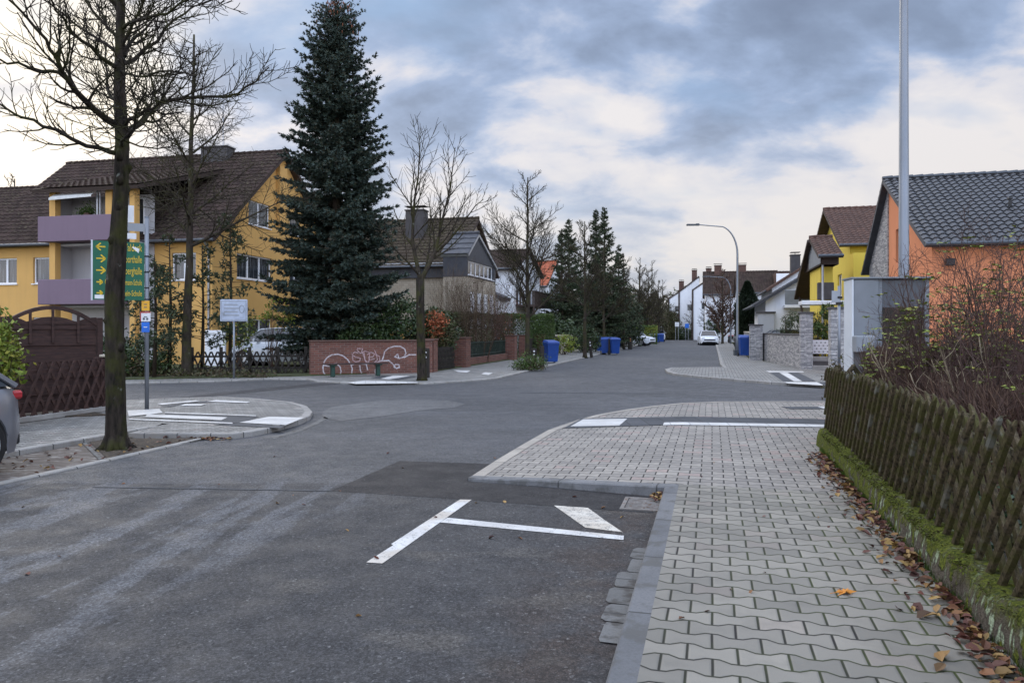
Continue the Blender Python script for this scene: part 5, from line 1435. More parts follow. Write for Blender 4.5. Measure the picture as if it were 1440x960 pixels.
# ---- white house three
wxo, wyo = AT(722, 52); wo_ = (wxo-6.5*UB[0], wyo-6.5*UB[1], .05)
wh = house('white_house', 'white house with dark brown roof and brown balcony left of the spruces', wo_, RB, 6.5, 9, 5.9, 7.5, 'white', 'tile_brown', [('F',3.6,3.6,1.2,1.1,2),('R',.8,3.4,1.2,2.0,1)], oe=.35)
m = MB(); m.box(6.5,7.9,.6,6.5,3.15,3.3)
for i in range(24): m.box(7.84,7.88,.6+i*.25,.72+i*.25,3.3,4.2)
for i in range(6): m.box(6.55+i*.23,6.67+i*.23,.6,.64,3.3,4.2)
m.box(6.5,7.92,.58,.66,4.2,4.27); m.box(7.82,7.92,.58,6.5,4.2,4.27); m.build('balcony', M['fascia'], wh)
m = MB(); m.box(7.75,7.88,.6,.74,0,3.15); m.build('balcony_post', M['fascia'], wh)
m = MB(); slab(m, [(3.1,-2.4,5.1),(3.1,-.2,5.1),(6.4,-.2,3.7),(6.4,-2.4,3.7)], .22); m.build('porch_roof', M['slate'], wh)
m = MB(); m.box(3.3,6.1,-2.2,-.01,0,3.72); m.build('porch_wall', M['white'], wh)
ox, oy = AT(766, 67)
house('orange_roof_house', 'white house with orange-red tiled roof peeping left of the spruces', (ox-5*UB[0], oy-5*UB[1], .05), RB, 5, 9, 5.6, 8.0, 'white', 'tile_orange', [('F',3,3.2,1.1,1.2,2)], oe=.4)

# ============================================================ HOUSES RIGHT
RO = R(-14); UO = (math.cos(RO), math.sin(RO))
oh = house('orange_house', 'salmon orange house with glossy dark tiled roof at the right', (13.44, 23.9, .06), RO, 14, 8.8, 4.47, 7.36, 'orange', 'tile_dark',
    [('L',3.45,4.05,1.05,1.25,1),('F',3.2,1.0,1.6,1.3,2),('F',7.4,1.0,1.6,1.3,2),('L',1.0,1.0,1.2,1.2,2)], oe=.45, og=.3, tw=.27, tl=.33, fascia='slate', frame='cab_dark', amp=.03, sill=False, ridge=.597, back_ez=4.3)
m = MB(); m.poly3([(5.6,0),(8.75,0),(8.75,4.25),(5.6,6.9)], [], lambda a,b: (-.05, a, b)); 
m.box(-.05,-.003,5.55,5.6,0,7.0); m.build('stone_cladding', M['ledge'], oh)
m = MB(); m.box(.0,14,-.02,-.003,.0,.35); m.build('base_band', M['greywall'], oh)
downpipe(oh, 3.15, 0, .1, 4.15); downpipe(oh, 12, 0, .1, 4.15)
m = MB(); m.cbox(.35,.6,-.28,-.10,3.55,3.78,.02); m.tube([(.47,-.2,3.78),(.47,-.02,3.85)],.02,6); m.build('floodlight', M['black'], oh)
m = MB(); m.cbox(3.9,4.1,-.2,-.08,3.4,3.5,.02); m.tube([(4.0,-.1,3.45),(4.0,-.003,3.55)],.02,6); m.build('camera_bracket', M['whiteframe'], oh)
m = MB()
for (u,v_) in ((3.0,2.2),(9.5,2.4),(5.5,.6)):
    z_ = 4.47 + (7.36-4.47)/5.25*v_*1.0; m.cyl(u, v_, z_, z_+.28, .06, .05, 8); m.cyl(u, v_, z_+.28, z_+.33, .10, .08, 8)
m.build('roof_vent', M['black'], oh)
y2 = house('bright_yellow_house', 'bright yellow house with red-brown tiled roof behind the lamp column', (17.0, 37.57, .06), RO, 9, 9.4, 5.95, 8.3, 'yellow2', 'tile_redbrown', [('L',2.2,3.3,1.2,1.2,2),('F',1.6,3.2,1.1,1.4,2)], oe=.4, og=.55, tw=.28)
downpipe(y2, .9, 0, .1, 5.6)
m = MB(); m.box(.0,1.15,-.9,-.003,2.9,5.3); m.build('bay', M['yellow2'], y2)
m = MB(); m.cbox(-.02,1.17,-.92,-.002,2.76,2.89,.01); m.build('bay_base', M['greywall'], y2)
po = house('porch', 'brown boarded porch gable with mossy tiles in front of the yellow house', (13.9, 33.6, .06), RO, .75, 6.7, 4.95, 5.95, 'fascia', 'tile_redbrown', [], oe=.3, og=.15, ridge=.39, z0=4.45, back_ez=4.45, gutter=True)
m = MB(); slab(m, [(-.25,2.5,5.86),(.9,2.5,5.86),(.9,7.6,3.3),(-.25,7.6,3.3)], .14); m.build('side_roof', M['fascia'], po)
m = MB(); m.poly3([(-.1,4.5),(-.1,4.9),(2.6,5.84),(3.6,5.4),(3.6,4.5)], [], lambda a,b: (-.03, a, b))
for f_ in range(len(m.f)): pass
m.build('gable_boards', M['cab_mid'], po)
m = MB(); m.tube([(.0,7.3,3.3),(.4,6.2,0)], .06, 8); m.build('porch_post', M['fascia'], po)
m = MB(); m.tube([(.1,.15,4.45),(.1,.15,0)], .05, 8); m.build('porch_post', M['metal_trim'], po)
m = MB(); m.box(.15,.7,1.2,4.5,0,4.44); m.build('porch_wall', M['yellow2'], po)
m = MB(); m.cbox(-.9,.9,-.9,.49,2.62,2.80,.02); m.build('canopy_slab', M['whiteframe'], po)
m = MB(); m.cbox(-.0,.7,.9,1.15,2.9,3.7,.02); m.build('balcony_board', M['stone_cap'], po)
# white house with the balcony
R76 = R(76)
wb = house('white_house', 'white house with dark sloping verge and glass balcony behind the stone wall', (25.7, 47.8, .06), R76, 10, 9, 3.6, 6.35, 'white', 'slate', [('L',5.3,.9,1.6,1.6,2),('L',1.5,3.3,1.5,1.5,2)], oe=.9, og=.5, tw=.35, amp=.01, fascia='slate')
m = MB(); m.box(-1.2,0-.003,4.6,7.9,2.95,3.12); m.build('balcony_slab', M['white'], wb)
m = MB(); m.box(-1.2,-1.18,4.6,7.9,3.14,4.05); m.build('balcony_glass', M['cab_mid'], wb)
m = MB(); m.tube([(-1.19,4.6,4.07),(-1.19,7.9,4.07)], .025, 6); m.build('balcony_rail', M['metal_trim'], wb)
m = MB(); m.box(-.6,-.003,8.5,9.5,0,2.6); m.build('entrance_bay', M['greywall'], wb)
m = MB(); m.cbox(-.7,0-.002,8.4,9.6,2.62,2.72,.01); m.build('entrance_roof', M['stone_cap'], wb)
wc = house('white_house', 'white gabled house with red-brown roof edge and dark chimney further back on the right', (31.3, 59.6, .06), R76, 11, 10, 5.1, 8.4, 'white', 'tile_redbrown', [('L',5.5,3.6,1.4,1.2,2),('L',7.2,3.6,1.0,1.2,1)], oe=.6, og=.35, fascia='tile_redbrown')
xc, yc = local_of(wc, *AT(1126, 59)); chimney(wc, .9, yc, 6.0, 7.7, .75, .75, 'stone_cap')
wd = house('white_house', 'white house with broad brown roof behind the dark cypress', (*AT(992, 92), .06), RO, 8.6, 10, 6.0, 8.9, 'white', 'tile_brown', [('F',6.2,3.4,1.2,1.2,2),('F',1.2,1.0,1.2,1.2,2)], oe=.4)
for u in (1.6, 4.6): chimney(wd, u, 4.6, 8.0, 9.7, .9, .7)
we = house('white_house', 'white house with brown roof and dormer right of the cypress', (*AT(1040, 80), .06), RO, 5.4, 9, 5.6, 7.9, 'white', 'tile_brown', [('F',3.6,3.2,1.2,1.2,2)], oe=.4)
m = MB(); m.box(3.7,5.2,.8,4.0,6.3,7.6); m.build('dormer', M['tile_redbrown'], we); m = MB(); m.face([(3.8,.795,6.5),(5.1,.795,6.5),(5.1,.795,7.5),(3.8,.795,7.5)]); m.build('dormer_window', M['whiteframe'], we)
# row of tall white houses at the end of the street
for i, (px, Y, w_, ez_, rh_, lab) in enumerate(((964, 122, 2.7, 6.6, 8.3, 'left of the staggered tall white houses at the street end'),
        (983, 115, 3.0, 7.4, 9.6, 'middle of the staggered tall white houses at the street end'), (1004, 108, 3.0, 7.3, 9.3, 'right of the staggered tall white houses at the street end'))):
    h_ = house('terraced_house', lab, (*AT(px, Y), .06), R76, 12, w_, rh_, rh_+.02, 'white', 'tile_brown', [('L',w_*.3,4.4,.9,1.0,1)], oe=.05, og=.1, ridge=.04, back_ez=ez_, gutter=False, group='staggered tall white houses')
    chimney(h_, 2.5, .7, rh_-.6, rh_+1.2, .8, .8)
    m = MB(); m.box(-.14,-.003,w_-.12,w_+.12,0,ez_-.1); m.build('downpipe', M['fascia'], h_)

# ============================================================ WALLS AND FENCES LEFT
A = Vector(P(437,530)); B = Vector(P(609,525.5)); d = B-A; LW = d.length; az = math.atan2(d.y, d.x)
bw = thing('brick_wall', 'red brick garden wall sprayed with looping white graffiti', 'wall', (A.x, A.y, 0), az)
HW = 1.17
m = MB(); m.box(0,LW-.02,0,.3,0,HW); m.build('masonry', M['brick'], bw)
m = MB(); m.cbox(-.03,LW+.03,-.04,.34,HW+.002,HW+.06,.01); m.build('coping', M['chimney'], bw)
def wl(u, v):   # zoomed pixel (6x at 420,440) -> wall coords
    px, py = 420+u/6, 440+v/6; rx = (px-720)/F; n = Vector((-d.y, d.x)).normalized(); k = A.dot(n)/(Vector((rx,1)).dot(n)); X = Vector((rx*k, k))
    return ((X-A).dot(d.normalized()), ZAT(py, k))
strokes = [[(232,535),(210,500),(205,460),(215,410),(240,375),(280,352),(330,347),(375,360),(415,395),(440,435),(452,470),(448,505),(440,532)],
 [(205,440),(250,448),(290,428),(320,425),(350,455),(358,490),(348,530)],[(440,440),(480,425),(560,430),(650,420),(690,405),(760,400),(795,430),(820,465),(850,460),(845,435),(815,432),(805,455),(830,470)],
 [(700,405),(715,370),(725,325),(760,295),(810,280),(860,282),(895,305),(905,340),(890,370),(850,382),(810,370),(835,345),(845,375)],[(890,375),(930,352),(990,352)],
 [(515,440),(520,480),(535,520)],[(570,430),(582,480)],[(660,440),(645,490),(652,525)],[(505,520),(545,522)]]
tagst = [[(500,335),(470,330),(450,350),(480,372),(520,380),(515,405),(480,412),(458,400),(455,360)],[(495,300),(540,300),(530,325),(545,345),(560,400),(575,420)],[(550,330),(560,395),(590,420),(600,340)],
 [(580,350),(610,330),(640,345),(625,370),(590,372),(600,395),(640,385)],[(640,310),(655,350),(665,395),(640,415)],[(620,335),(680,365),(685,400),(660,420)],[(490,310),(520,340),(560,320),(600,335)]]
m = MB()
for s_ in strokes: ribbon(m, [wl(*p) for p in s_], .042, -.004)
m.build('graffiti', M['graffiti'], bw)
m = MB()
for s_ in tagst: ribbon(m, [wl(*p) for p in s_], .03, -.006)
m.build('graffiti_tag', M['graffiti_pink'], bw)
# bench
x0, y0 = P(500, 531); bn = thing('bench', 'simple bench with thin brown plank on two green legs before the graffiti wall', 'bench', (x0, y0, .05), az)
m = MB()
for k_ in range(3): m.cbox(-1.05,1.05,-.2+k_*.135,-.08+k_*.135,.40,.44,.008)
m.build('seat', M['wood_dark'], bn)
M['bench_green'] = simple('green_bench_enamel', (.02,.06,.045), (.015,.045,.035), 4, .5)
for sx in (-.75,.75):
    m = MB(); m.cbox(sx-.06,sx+.06,-.12,.12,0,.36,.02); m.cbox(sx-.11,sx+.11,-.19,.19,.36,.398,.01); m.build('leg', M['bench_green'], bn)
def brick_pillar(px, py, w, h, label):
    x, y = P(px, py); t = thing('brick_pillar', label, 'pillar', (x, y, 0), -TH-R(-0), 'red brick pillars of the garden fence')
    m = MB(); m.box(-w/2,w/2,-w/2,w/2,0,h); m.build('shaft', M['brick'], t); m = MB(); m.cbox(-w/2-.04,w/2+.04,-w/2-.04,w/2+.04,h+.002,h+.06,.01); m.build('cap', M['chimney'], t)
brick_pillar(605, 524.5, .42, 1.2, 'red brick pillar ending the graffiti wall beside the forked tree')
brick_pillar(649, 517.5, .60, 1.22, 'wide red brick pillar right of the small dark gate')
brick_pillar(719, 507, .50, 1.25, 'red brick pillar at the right end of the green railing')
brick_pillar(736, 504.5, .42, 1.25, 'red brick pillar with a pale letter plate behind the thin street tree')
brick_pillar(759, 501.5, .55, 1.25, 'red brick pillar partly behind the lone blue bin')
A2 = Vector(P(655,516.5)); B2 = Vector(P(715,507)); d2 = B2-A2
t = thing('railing_fence', 'dark green bar railing on a low red brick base between brick pillars', 'fence', (A2.x,A2.y,0), math.atan2(d2.y,d2.x)); L2 = d2.length
m = MB(); m.box(.12,L2-.05,0,.24,0,.38); m.build('brick_base', M['brick'], t)
M['railgreen'] = simple('dark_green_railing', (.025,.045,.035), (.018,.03,.025), 4, .5)
m = MB(); n = int(L2/.13)
for i in range(n): m.box(.2+i*.13,.225+i*.13,.10,.125,.38,1.06)
m.box(.12,L2-.1,.09,.135,.48,.52); m.box(.12,L2-.1,.09,.135,1.0,1.04); m.build('railing', M['railgreen'], t)
xg, yg = P(610,523.5); xh, yh_ = P(640,519); dg_ = Vector((xh-xg, yh_-yg)); t = thing('garden_gate', 'small dark lattice gate between two red brick pillars', 'gate', (xg+.12,yg,0), math.atan2(dg_.y,dg_.x))
m = MB(); lattice_fence(m, dg_.length-.45, .85, .08, sp=.15, w=.04, lean=.32, th=.02, half=False, pointed=False); m.build('lattice', M['wood_black'], t)
m = MB(); 
for zz in (.22,.72): m.box(0,dg_.length-.45,.03,.07,zz,zz+.06)
m.build('rail', M['wood_black'], t)
A3 = Vector(P(742,503.5)); B3 = Vector(P(756,501.5)); d3 = B3-A3
t = thing('garden_gate', 'dark gate between the two farthest red brick pillars', 'gate', (A3.x,A3.y,0), math.atan2(d3.y,d3.x)); m = MB(); m.cbox(.1,d3.length,0,.06,.08,1.1,.01); m.build('panel', M['wood_black'], t)
A4 = Vector(P(790,498)); B4 = Vector(P(806,496)); d4 = B4-A4
t = thing('letterbox_wall', 'cream stone wall block with a small brown letter slot right of the lone blue bin', 'wall', (A4.x,A4.y,0), math.atan2(d4.y,d4.x)); m = MB(); m.cbox(-.2,d4.length,0,.4,0,1.25,.02); m.build('masonry', M['cream'], t)
m = MB(); m.cbox(.35,.5,-.03,-.002,.75,1.0,.005); m.build('letter_slot', M['wood_dark'], t)
A4 = Vector(P(808,495.5)); B4 = Vector(RS(-10.3,66)); d4 = B4-A4
t = thing('garden_fence', 'brown board fence on a low cream base behind the street trees', 'fence', (A4.x,A4.y,0), math.atan2(d4.y,d4.x)); L4 = d4.length
m = MB(); m.cbox(0,L4,0,.2,0,.42,.02); m.build('base', M['cream'], t); m = MB()
for i in range(int(L4/.14)): m.box(i*.14,i*.14+.1,.06,.09,.45,1.15)
m.box(0,L4,.091,.13,.55,.62); m.box(0,L4,.091,.13,.98,1.05); m.build('boards', M['wood_dark'], t)
for i in range(0,4): m = MB(); m.cbox(4.5*i+4,4.5*i+4.3,-.03,.25,.0,1.3,.02); m.build('post', M['cream'], t)
A4 = Vector(P(772,499.5)); B4 = Vector(P(788,498)); d4 = B4-A4
t = thing('garden_gate', 'dark slatted gate behind the lone blue bin', 'gate', (A4.x,A4.y,0), math.atan2(d4.y,d4.x)); m = MB(); m.cbox(0,d4.length-.2,0,.05,.08,1.15,.01); m.build('panel', M['wood_black'], t)
# diamond lattice fence behind the signboard
A5 = Vector(P(262,530)); B5 = Vector(P(436,528)); d5 = B5-A5
t = thing('lattice_fence', 'black crossed lattice fence left of the graffiti wall', 'fence', (A5.x,A5.y,.05), math.atan2(d5.y,d5.x)); L5 = d5.length
m = MB(); lattice_fence(m, L5, .72, .08, sp=.21, w=.055, lean=.42, th=.025, half=False, pointed=False); m.build('lattice', M['wood_black'], t)
m = MB(); m.box(0,L5,.04,.09,.2,.26); m.box(0,L5,.04,.09,.6,.66); m.build('rail', M['wood_black'], t)
for i in range(5): m = MB(); u_ = (L5-.3)*i/4; m.cbox(u_+.1,u_+.2,.09,.19,0,.95,.01); m.build('post', M['wood_black'], t)
# near-left brown fences
A6 = Vector(RS(-10.75,3.5)); B6 = Vector(P(153,583)); d6 = B6-A6
t = thing('lattice_fence', 'red-brown crossed lattice fence along the left pavement', 'fence', (A6.x,A6.y,.08), math.atan2(d6.y,d6.x)); L6 = d6.length
m = MB(); m.cbox(0,L6,-.06,.08,0,.09,.01); m.build('plinth', M['concrete'], t)
M['wood_red'] = simple('red_brown_slats', (.065,.032,.025), (.038,.02,.017), 5, .75, stretch=(1,1,4))
m = MB(); lattice_fence(m, L6, .88, .09, sp=.22, w=.05, lean=.50, th=.022, half=False, pointed=False); m.build('lattice', M['wood_red'], t)
m = MB(); m.box(0,L6,.03,.07,.25,.31); m.box(0,L6,.03,.07,.78,.84); m.build('rail', M['wood_dark'], t)
for i in range(4): m = MB(); u_ = (L6-.25)*i/3; m.cbox(u_+.05,u_+.15,.07,.17,0,1.0,.01); m.build('post', M['wood_dark'], t)
def arch_panel(px0, px1, Y0, Y1, zt, za, label):
    a = Vector(AT(px0,Y0)); b = Vector(AT(px1,Y1)); dd = b-a; t = thing('privacy_fence', label, 'fence', (a.x,a.y,.08), math.atan2(dd.y,dd.x)); L = dd.length
    def top(u): q = 2*u/L-1; return zt + (za-zt)*(1-q*q)
    m = MB(); nb = 10; z = .04; k_ = 0
    while z < zt-.02:
        y_ = .012 if k_ % 2 else -.012; m.cbox(.04,L-.04,y_-.008,y_+.008,z,min(z+.165,zt),.004); z += .148; k_ += 1
    N_ = 18
    for i in range(N_):   # scalloped filler under the arch
        u0, u1 = .04+(L-.08)*i/N_, .04+(L-.08)*(i+1)/N_; f = lambda u: zt + .13*abs(math.cos(math.pi*2*(u/L)*1.0))**.5
        m.face([(u0,-.02,zt-.03),(u1,-.02,zt-.03),(u1,-.02,f(u1)),(u0,-.02,f(u0))])
    m.build('boards', M['wood_dark'], t)
    m = MB(); pts = [(L*i/16, 0, top(L*i/16)) for i in range(17)]
    for p_, q_ in zip(pts[:-1], pts[1:]):
        m.raw([(p_[0],-.035,p_[2]-.07),(q_[0],-.035,q_[2]-.07),(q_[0],.035,q_[2]-.07),(p_[0],.035,p_[2]-.07),(p_[0],-.035,p_[2]),(q_[0],-.035,q_[2]),(q_[0],.035,q_[2]),(p_[0],.035,p_[2])],[(0,3,2,1),(4,5,6,7),(0,1,5,4),(2,3,7,6)])
    m.build('arched_rail', M['wood_dark'], t)
    for u in (L*.27,L*.5,L*.77): m = MB(); m.cbox(u-.022,u+.022,-.05,-.02,zt-.35,top(u)-.06,.005); m.build('batten', M['wood_dark'], t)
    for u in (-.02, L-.02+.04): m = MB(); m.cbox(u-.05,u+.05,-.05,.05,0,zt+.12,.01); m.build('post', M['wood_dark'], t)
arch_panel(2, 138, 12.9, 14.2, 1.62, 1.95, 'dark brown arched privacy fence panel behind the red-brown lattice')
arch_panel(-150, -2, 11.6, 12.8, 1.62, 1.95, 'dark brown arched privacy fence panel running out at the left edge')
x, y = AT(152, 14.0); t = thing('gate_post', 'dark post with pale flat cap just left of the big tree trunk', 'post', (x, y, .08)); m = MB(); m.cbox(-.07,.07,-.07,.07,0,1.0,.01); m.build('shaft', M['wood_dark'], t); m = MB(); m.cbox(-.11,.11,-.11,.11,1.002,1.05,.01); m.build('cap', M['cream'], t)

# ============================================================ SIGNS
x, y = P(206.5, 581); yp = y; t = thing('direction_sign', 'large green direction sign with five yellow lines on a grey post', 'sign', (x, y, .08), 0)
ztop = ZAT(306, y)-.08; m = MB(); m.tube([(0,0,0),(0,0,ztop)], .038, 12); m.tube([(0,0,ztop),(0,0,ztop+.02)],.04,12); m.build('post', M['galv'], t, smooth=True)
# board: from px130 (Y?) to px203 ; perspective: left edge 335..417, right edge 342..422 -> board turned
import math as _m
zl0, zl1 = ZAT(342, y)-.08, ZAT(422.5, y)-.08
# left edge: same heights seen at y 334..417
def board(t, W, H, z0, ang):
    o = bpy.data.objects.new('sign_board_frame', None); return o
hb = zl0 - zl1; Yl = hb/((417.5-334.5)/F); Xl = (130.5-720)/F*Yl; ang = math.atan2(Yl-y, Xl-x); Wb = math.hypot(Yl-y, Xl-x)
phi = ang - math.pi   # board local +x from left edge to the post
cs, sn = math.cos(phi), math.sin(phi)
def bpt(u, o, z): # u from left edge
    return ((Xl-x)+cs*u + sn*o, (Yl-y)+sn*u - cs*o, z)
m = MB(); vs = [bpt(u,o,z) for z in (zl1,zl0) for (u,o) in ((0,.045),(Wb-.045,.045),(Wb-.045,.025),(0,.025))]; m.raw(vs, [(0,1,5,4),(1,2,6,5),(2,3,7,6),(3,0,4,7),(4,5,6,7),(3,2,1,0)]); bd = m.build('sign_board', M['sign_green'], t)
m = MB(); m.raw([bpt(u,o,z) for z in (zl1-.01,zl0+.01) for (u,o) in ((-.03,.05),(-.001,.05),(-.001,.02),(-.03,.02))], [(0,1,5,4),(1,2,6,5),(2,3,7,6),(3,0,4,7),(4,5,6,7),(3,2,1,0)]); m.build('edge_trim', M['cab_light'], t)
lines = ['Haus Waldeck', 'Gro\u00dfsporthalle', 'Kirschberghalle', 'Gerhart-Hauptmann-Schule', 'Albert-Einstein-Schule']
objs = []
fr_ = [.10,.30,.50,.70,.885]
for i, s in enumerate(lines):
    z = zl0 - hb*fr_[i]; sz = .20 if i < 3 else .155
    T = text_mesh(s, sz, 'lettering', 'sign_yellow', t, bpt(Wb-.085, .0475, z), (R(90),0,phi), .001, 'RIGHT', 1.0)
    wdt = max(v.co.x for v in T.data.vertices) - min(v.co.x for v in T.data.vertices); T.scale = ((Wb-.085-(.34 if i < 3 else .20))/wdt if i else .62*(Wb/.95)*.95/wdt, 1, 1)
    objs.append(T)
m = MB()
for i in range(5):
    z = zl0 - hb*fr_[i]; s_ = .075 if i < 3 else .05; dr_ = -1 if i == 0 else 1; uc = .13 if i < 3 else .11
    for (a, b) in (((-s_,0),(s_,0)), ((s_*dr_,0),(0,s_*.9)), ((s_*dr_,0),(0,-s_*.9))):
        dv = Vector((b[0]-a[0], b[1]-a[1])).normalized(); nv = Vector((-dv.y,dv.x))*.012
        q = [(a[0]-nv.x,a[1]-nv.y),(b[0]-nv.x,b[1]-nv.y),(b[0]+nv.x,b[1]+nv.y),(a[0]+nv.x,a[1]+nv.y)]; m.face([bpt(uc+k_[0], .0485, z+k_[1]) for k_ in q])
m.build('arrows', M['sign_yellow'], t)
m = MB(); m.face([bpt(u,.049,z) for u,z in ((Wb*.74,zl0-.08),(Wb*.86,zl0-.12),(Wb*.84,zl0-.2),(Wb*.72,zl0-.1))]); m.build('sticker', M['sign_white'], t); m = MB(); m.face([bpt(u,.049,z) for u,z in ((.03,zl1+.02),(.18,zl1+.02),(.18,zl1+.09),(.03,zl1+.09))]); m.build('sticker', M['sign_white'], t)
m = MB()
for zz in (zl0-.25, zl0-.55, zl0-.85, zl1+.02): m.tube([(0,0,zz-.012),(0,0,zz+.012)], .045, 12)
m.build('clamp', M['black'], t)
# small plates on the same post
zt_ = ZAT(325, y)-.08
nm = MB(); uu = lambda u,o,z: ((Xl-x)*0 - cs*u*1 + sn*o, -sn*u - cs*o, z)
def plate(name, u0, u1, z0, z1, mat, th=.01, par=t, o=.05):
    m = MB(); m.raw([uu(u,oo,z) for z in (z0,z1) for (u,oo) in ((u1,o),(u0,o),(u0,o-th),(u1,o-th))], [(0,1,5,4),(1,2,6,5),(2,3,7,6),(3,0,4,7),(4,5,6,7),(3,2,1,0)]); return m.build(name, M[mat], par)
plate('street_name_plate', .04, .50, zt_-.02, zt_+.13, 'grey_paint')
plate('small_plate', .18, .34, zt_-.17, zt_-.06, 'sign_white')
plate('crumpled_notice', .22, .46, zt_+.14, zt_+.46, 'sign_white', .006)
for (py0, py1, mt, nm_) in ((423,437,'sign_orange','orange_plate'),(438.5,452,'sign_white','cycle_plate'),(453,467,'sign_blue','blue_plate')):
    z1_, z0_ = ZAT(py0,y)-.08, ZAT(py1,y)-.08; w_ = .075 if mt != 'sign_white' else .095
    m = MB(); m.cbox(-w_,w_,-.055,-.045,z0_,z1_,.002); pp = m.build(nm_, M[mt], t)
    if mt == 'sign_white':
        m = MB(); m.box(-w_,w_,-.0575,-.0555,z1_-.02,z1_); m.box(-w_,-w_+.012,-.0575,-.0555,z0_,z1_-.02); m.build('red_border', M['red'], pp)
        m = MB(); m.tube([(-.03,-.057,z0_+.05),(-.03,-.0585,z0_+.05)],.022,12); m.tube([(.035,-.057,z0_+.05),(.035,-.0585,z0_+.05)],.022,12); m.box(-.03,.035,-.0588,-.0570,z0_+.08,z0_+.095); m.build('bicycle_symbol', M['ink'], pp)
    if mt == 'sign_orange':
        m = MB(); m.box(-.03,.03,-.0575,-.0555,(z0_+z1_)/2+.02,(z0_+z1_)/2+.035); m.box(-.03,.03,-.0575,-.0555,(z0_+z1_)/2-.035,(z0_+z1_)/2-.02); m.build('symbol', M['ink'], pp)
    if mt == 'sign_blue':
        m = MB(); m.box(-.035,.035,-.0575,-.0555,(z0_+z1_)/2-.005,(z0_+z1_)/2+.01); m.build('symbol', M['sign_white'], pp)
# town board
x, y = P(329, 534); t = thing('notice_board', 'silver framed board with faint grey lettering on a thin post before the yellow house', 'sign', (x, y, .05), R(6))
m = MB(); m.tube([(0,0,0),(0,0,ZAT(452,y)-.05)], .033, 10); m.build('post', M['galv'], t, smooth=True)
z0_, z1_ = ZAT(452,y)-.05, ZAT(421,y)-.05
m = MB(); m.cbox(-.42,.42,-.03,.02,z0_,z1_,.02); bd = m.build('board', M['sign_grey'], t)
m = MB()
for (a,b,c,e) in ((-.38,.38,z0_+.04,z0_+.055),(-.38,.38,z1_-.055,z1_-.04),(-.38,-.365,z0_+.055,z1_-.055),(.365,.38,z0_+.055,z1_-.055)): m.box(a,b,-.034,-.031,c,e)
for i in range(4): m.box(-.30,.12+.05*(i%2),-.034,-.031,z1_-.19-.11*i,z1_-.15-.11*i)
m.box(-.34,-.27,-.034,-.031,z0_+.18,z0_+.28); m.build('faint_lettering', M['grey_paint'], bd)
m = MB(); m.tube([(.25+.075*math.cos(a),-.033,(z0_+z1_)/2+.05+.12*math.sin(a)) for a in [6.2832*k_/16 for k_ in range(17)]], .01, 4, False); m.build('crest', M['grey_paint'], bd)
m = MB(); m.face([(.38,-.031,z1_-.3),(.44,-.031,z1_-.3),(.44,-.031,z1_-.2),(.38,-.031,z1_-.2)])
for (px, py0, py1, mat, lab) in ((952, 453, 459, 'sign_white', 'distant white sign on two thin posts at the street end'), (966, 455, 461, 'sign_blue', 'distant blue sign at the street end')):
    Y_ = 108; x, y = AT(px, Y_); t = thing('road_sign', lab, 'sign', (x, y, 0)); z1_, z0_ = ZAT(py0,Y_), ZAT(py1,Y_); m = MB(); m.cbox(-.3,.3,-.03,0,z0_,z1_,.01); m.build('plate', M[mat], t)
    m = MB(); m.tube([(-.2,.02,0),(-.2,.02,z1_)],.04,6); m.tube([(.2,.02,0),(.2,.02,z1_)],.04,6); m.build('post', M['galv'], t)

# ============================================================ TREES
# big street tree, left
tx, ty = P(163, 632)
def T1(px, py, dy=0.0):    # photo point on the tree plane -> local
    Y = ty + dy; return Vector(((px-720)/F*Y - tx, dy, ZAT(py, Y)))
trk = [Vector((0,0,0)), T1(163,560), T1(161,480), T1(161,420), T1(166,340), T1(170,270), T1(172,200), T1(168,130), T1(169,60), T1(170,0), T1(172,-80), T1(170,-170)]
def limb(*pp): return [T1(*p) for p in pp]
LM = [(limb((166,216,0),(140,208,-.2),(100,195,-.4),(60,178,-.5),(30,165,-.5),(5,150,-.6),(-30,135,-.6)), .055),
 (limb((164,176,0),(140,160,-.3),(115,137,-.7),(95,112,-1.0),(82,88,-1.2),(70,70,-1.3),(50,40,-1.5),(22,8,-1.7),(-10,-30,-2)), .075),
 (limb((95,112,-1.0),(70,100,-1.2),(40,95,-1.4),(10,90,-1.5),(-15,80,-1.6)), .04),
 (limb((178,192,0),(200,172,.3),(215,157,.5),(232,143,.7),(262,138,.9),(300,136,1.2),(335,132,1.4),(360,115,1.5),(378,95,1.6)), .07),
 (limb((175,178,0),(195,163,-.2),(215,153,-.3),(230,130,-.5),(232,105,-.6)), .045),
 (limb((165,96,0),(140,80,-.3),(115,58,-.6),(95,40,-.8),(78,15,-1),(65,-15,-1.2)), .05),
 (limb((174,90,0),(195,78,.2),(222,58,.5),(245,28,.7),(270,10,.9),(300,0,1)), .05),
 (limb((171,100,0),(185,105,-.5),(205,108,-.9),(240,100,-1.3),(275,108,-1.5)), .03),
 (limb((168,60,0),(150,40,.3),(140,15,.6),(125,-20,.9)), .035),
 (limb((172,40,0),(200,28,-.4),(235,20,-.8),(275,-5,-1.2),(310,-20,-1.5)), .035),
 (limb((172,150,0),(160,140,.9),(150,120,1.8),(148,90,2.5),(150,60,3.0)), .045),
 (limb((171,205,0),(180,190,-.8),(190,165,-1.6),(205,130,-2.2)), .04),
 (limb((176,80,0),(182,50,.5),(195,20,1.0),(205,-20,1.5)), .035),
 (limb((170,10,0),(120,-30,.4),(70,-60,.6)), .04),(limb((171,-20,0),(230,-60,.4),(290,-80,.6)), .04)]
K1 = dict(n=(10,15,11,6), ref=(2.2,1.9,.8,.4), t0=.14, ang=(28,62), len=(.28,.48), rr=.55, rmin=.0055, wig=.24, up=.13, minl=.16)
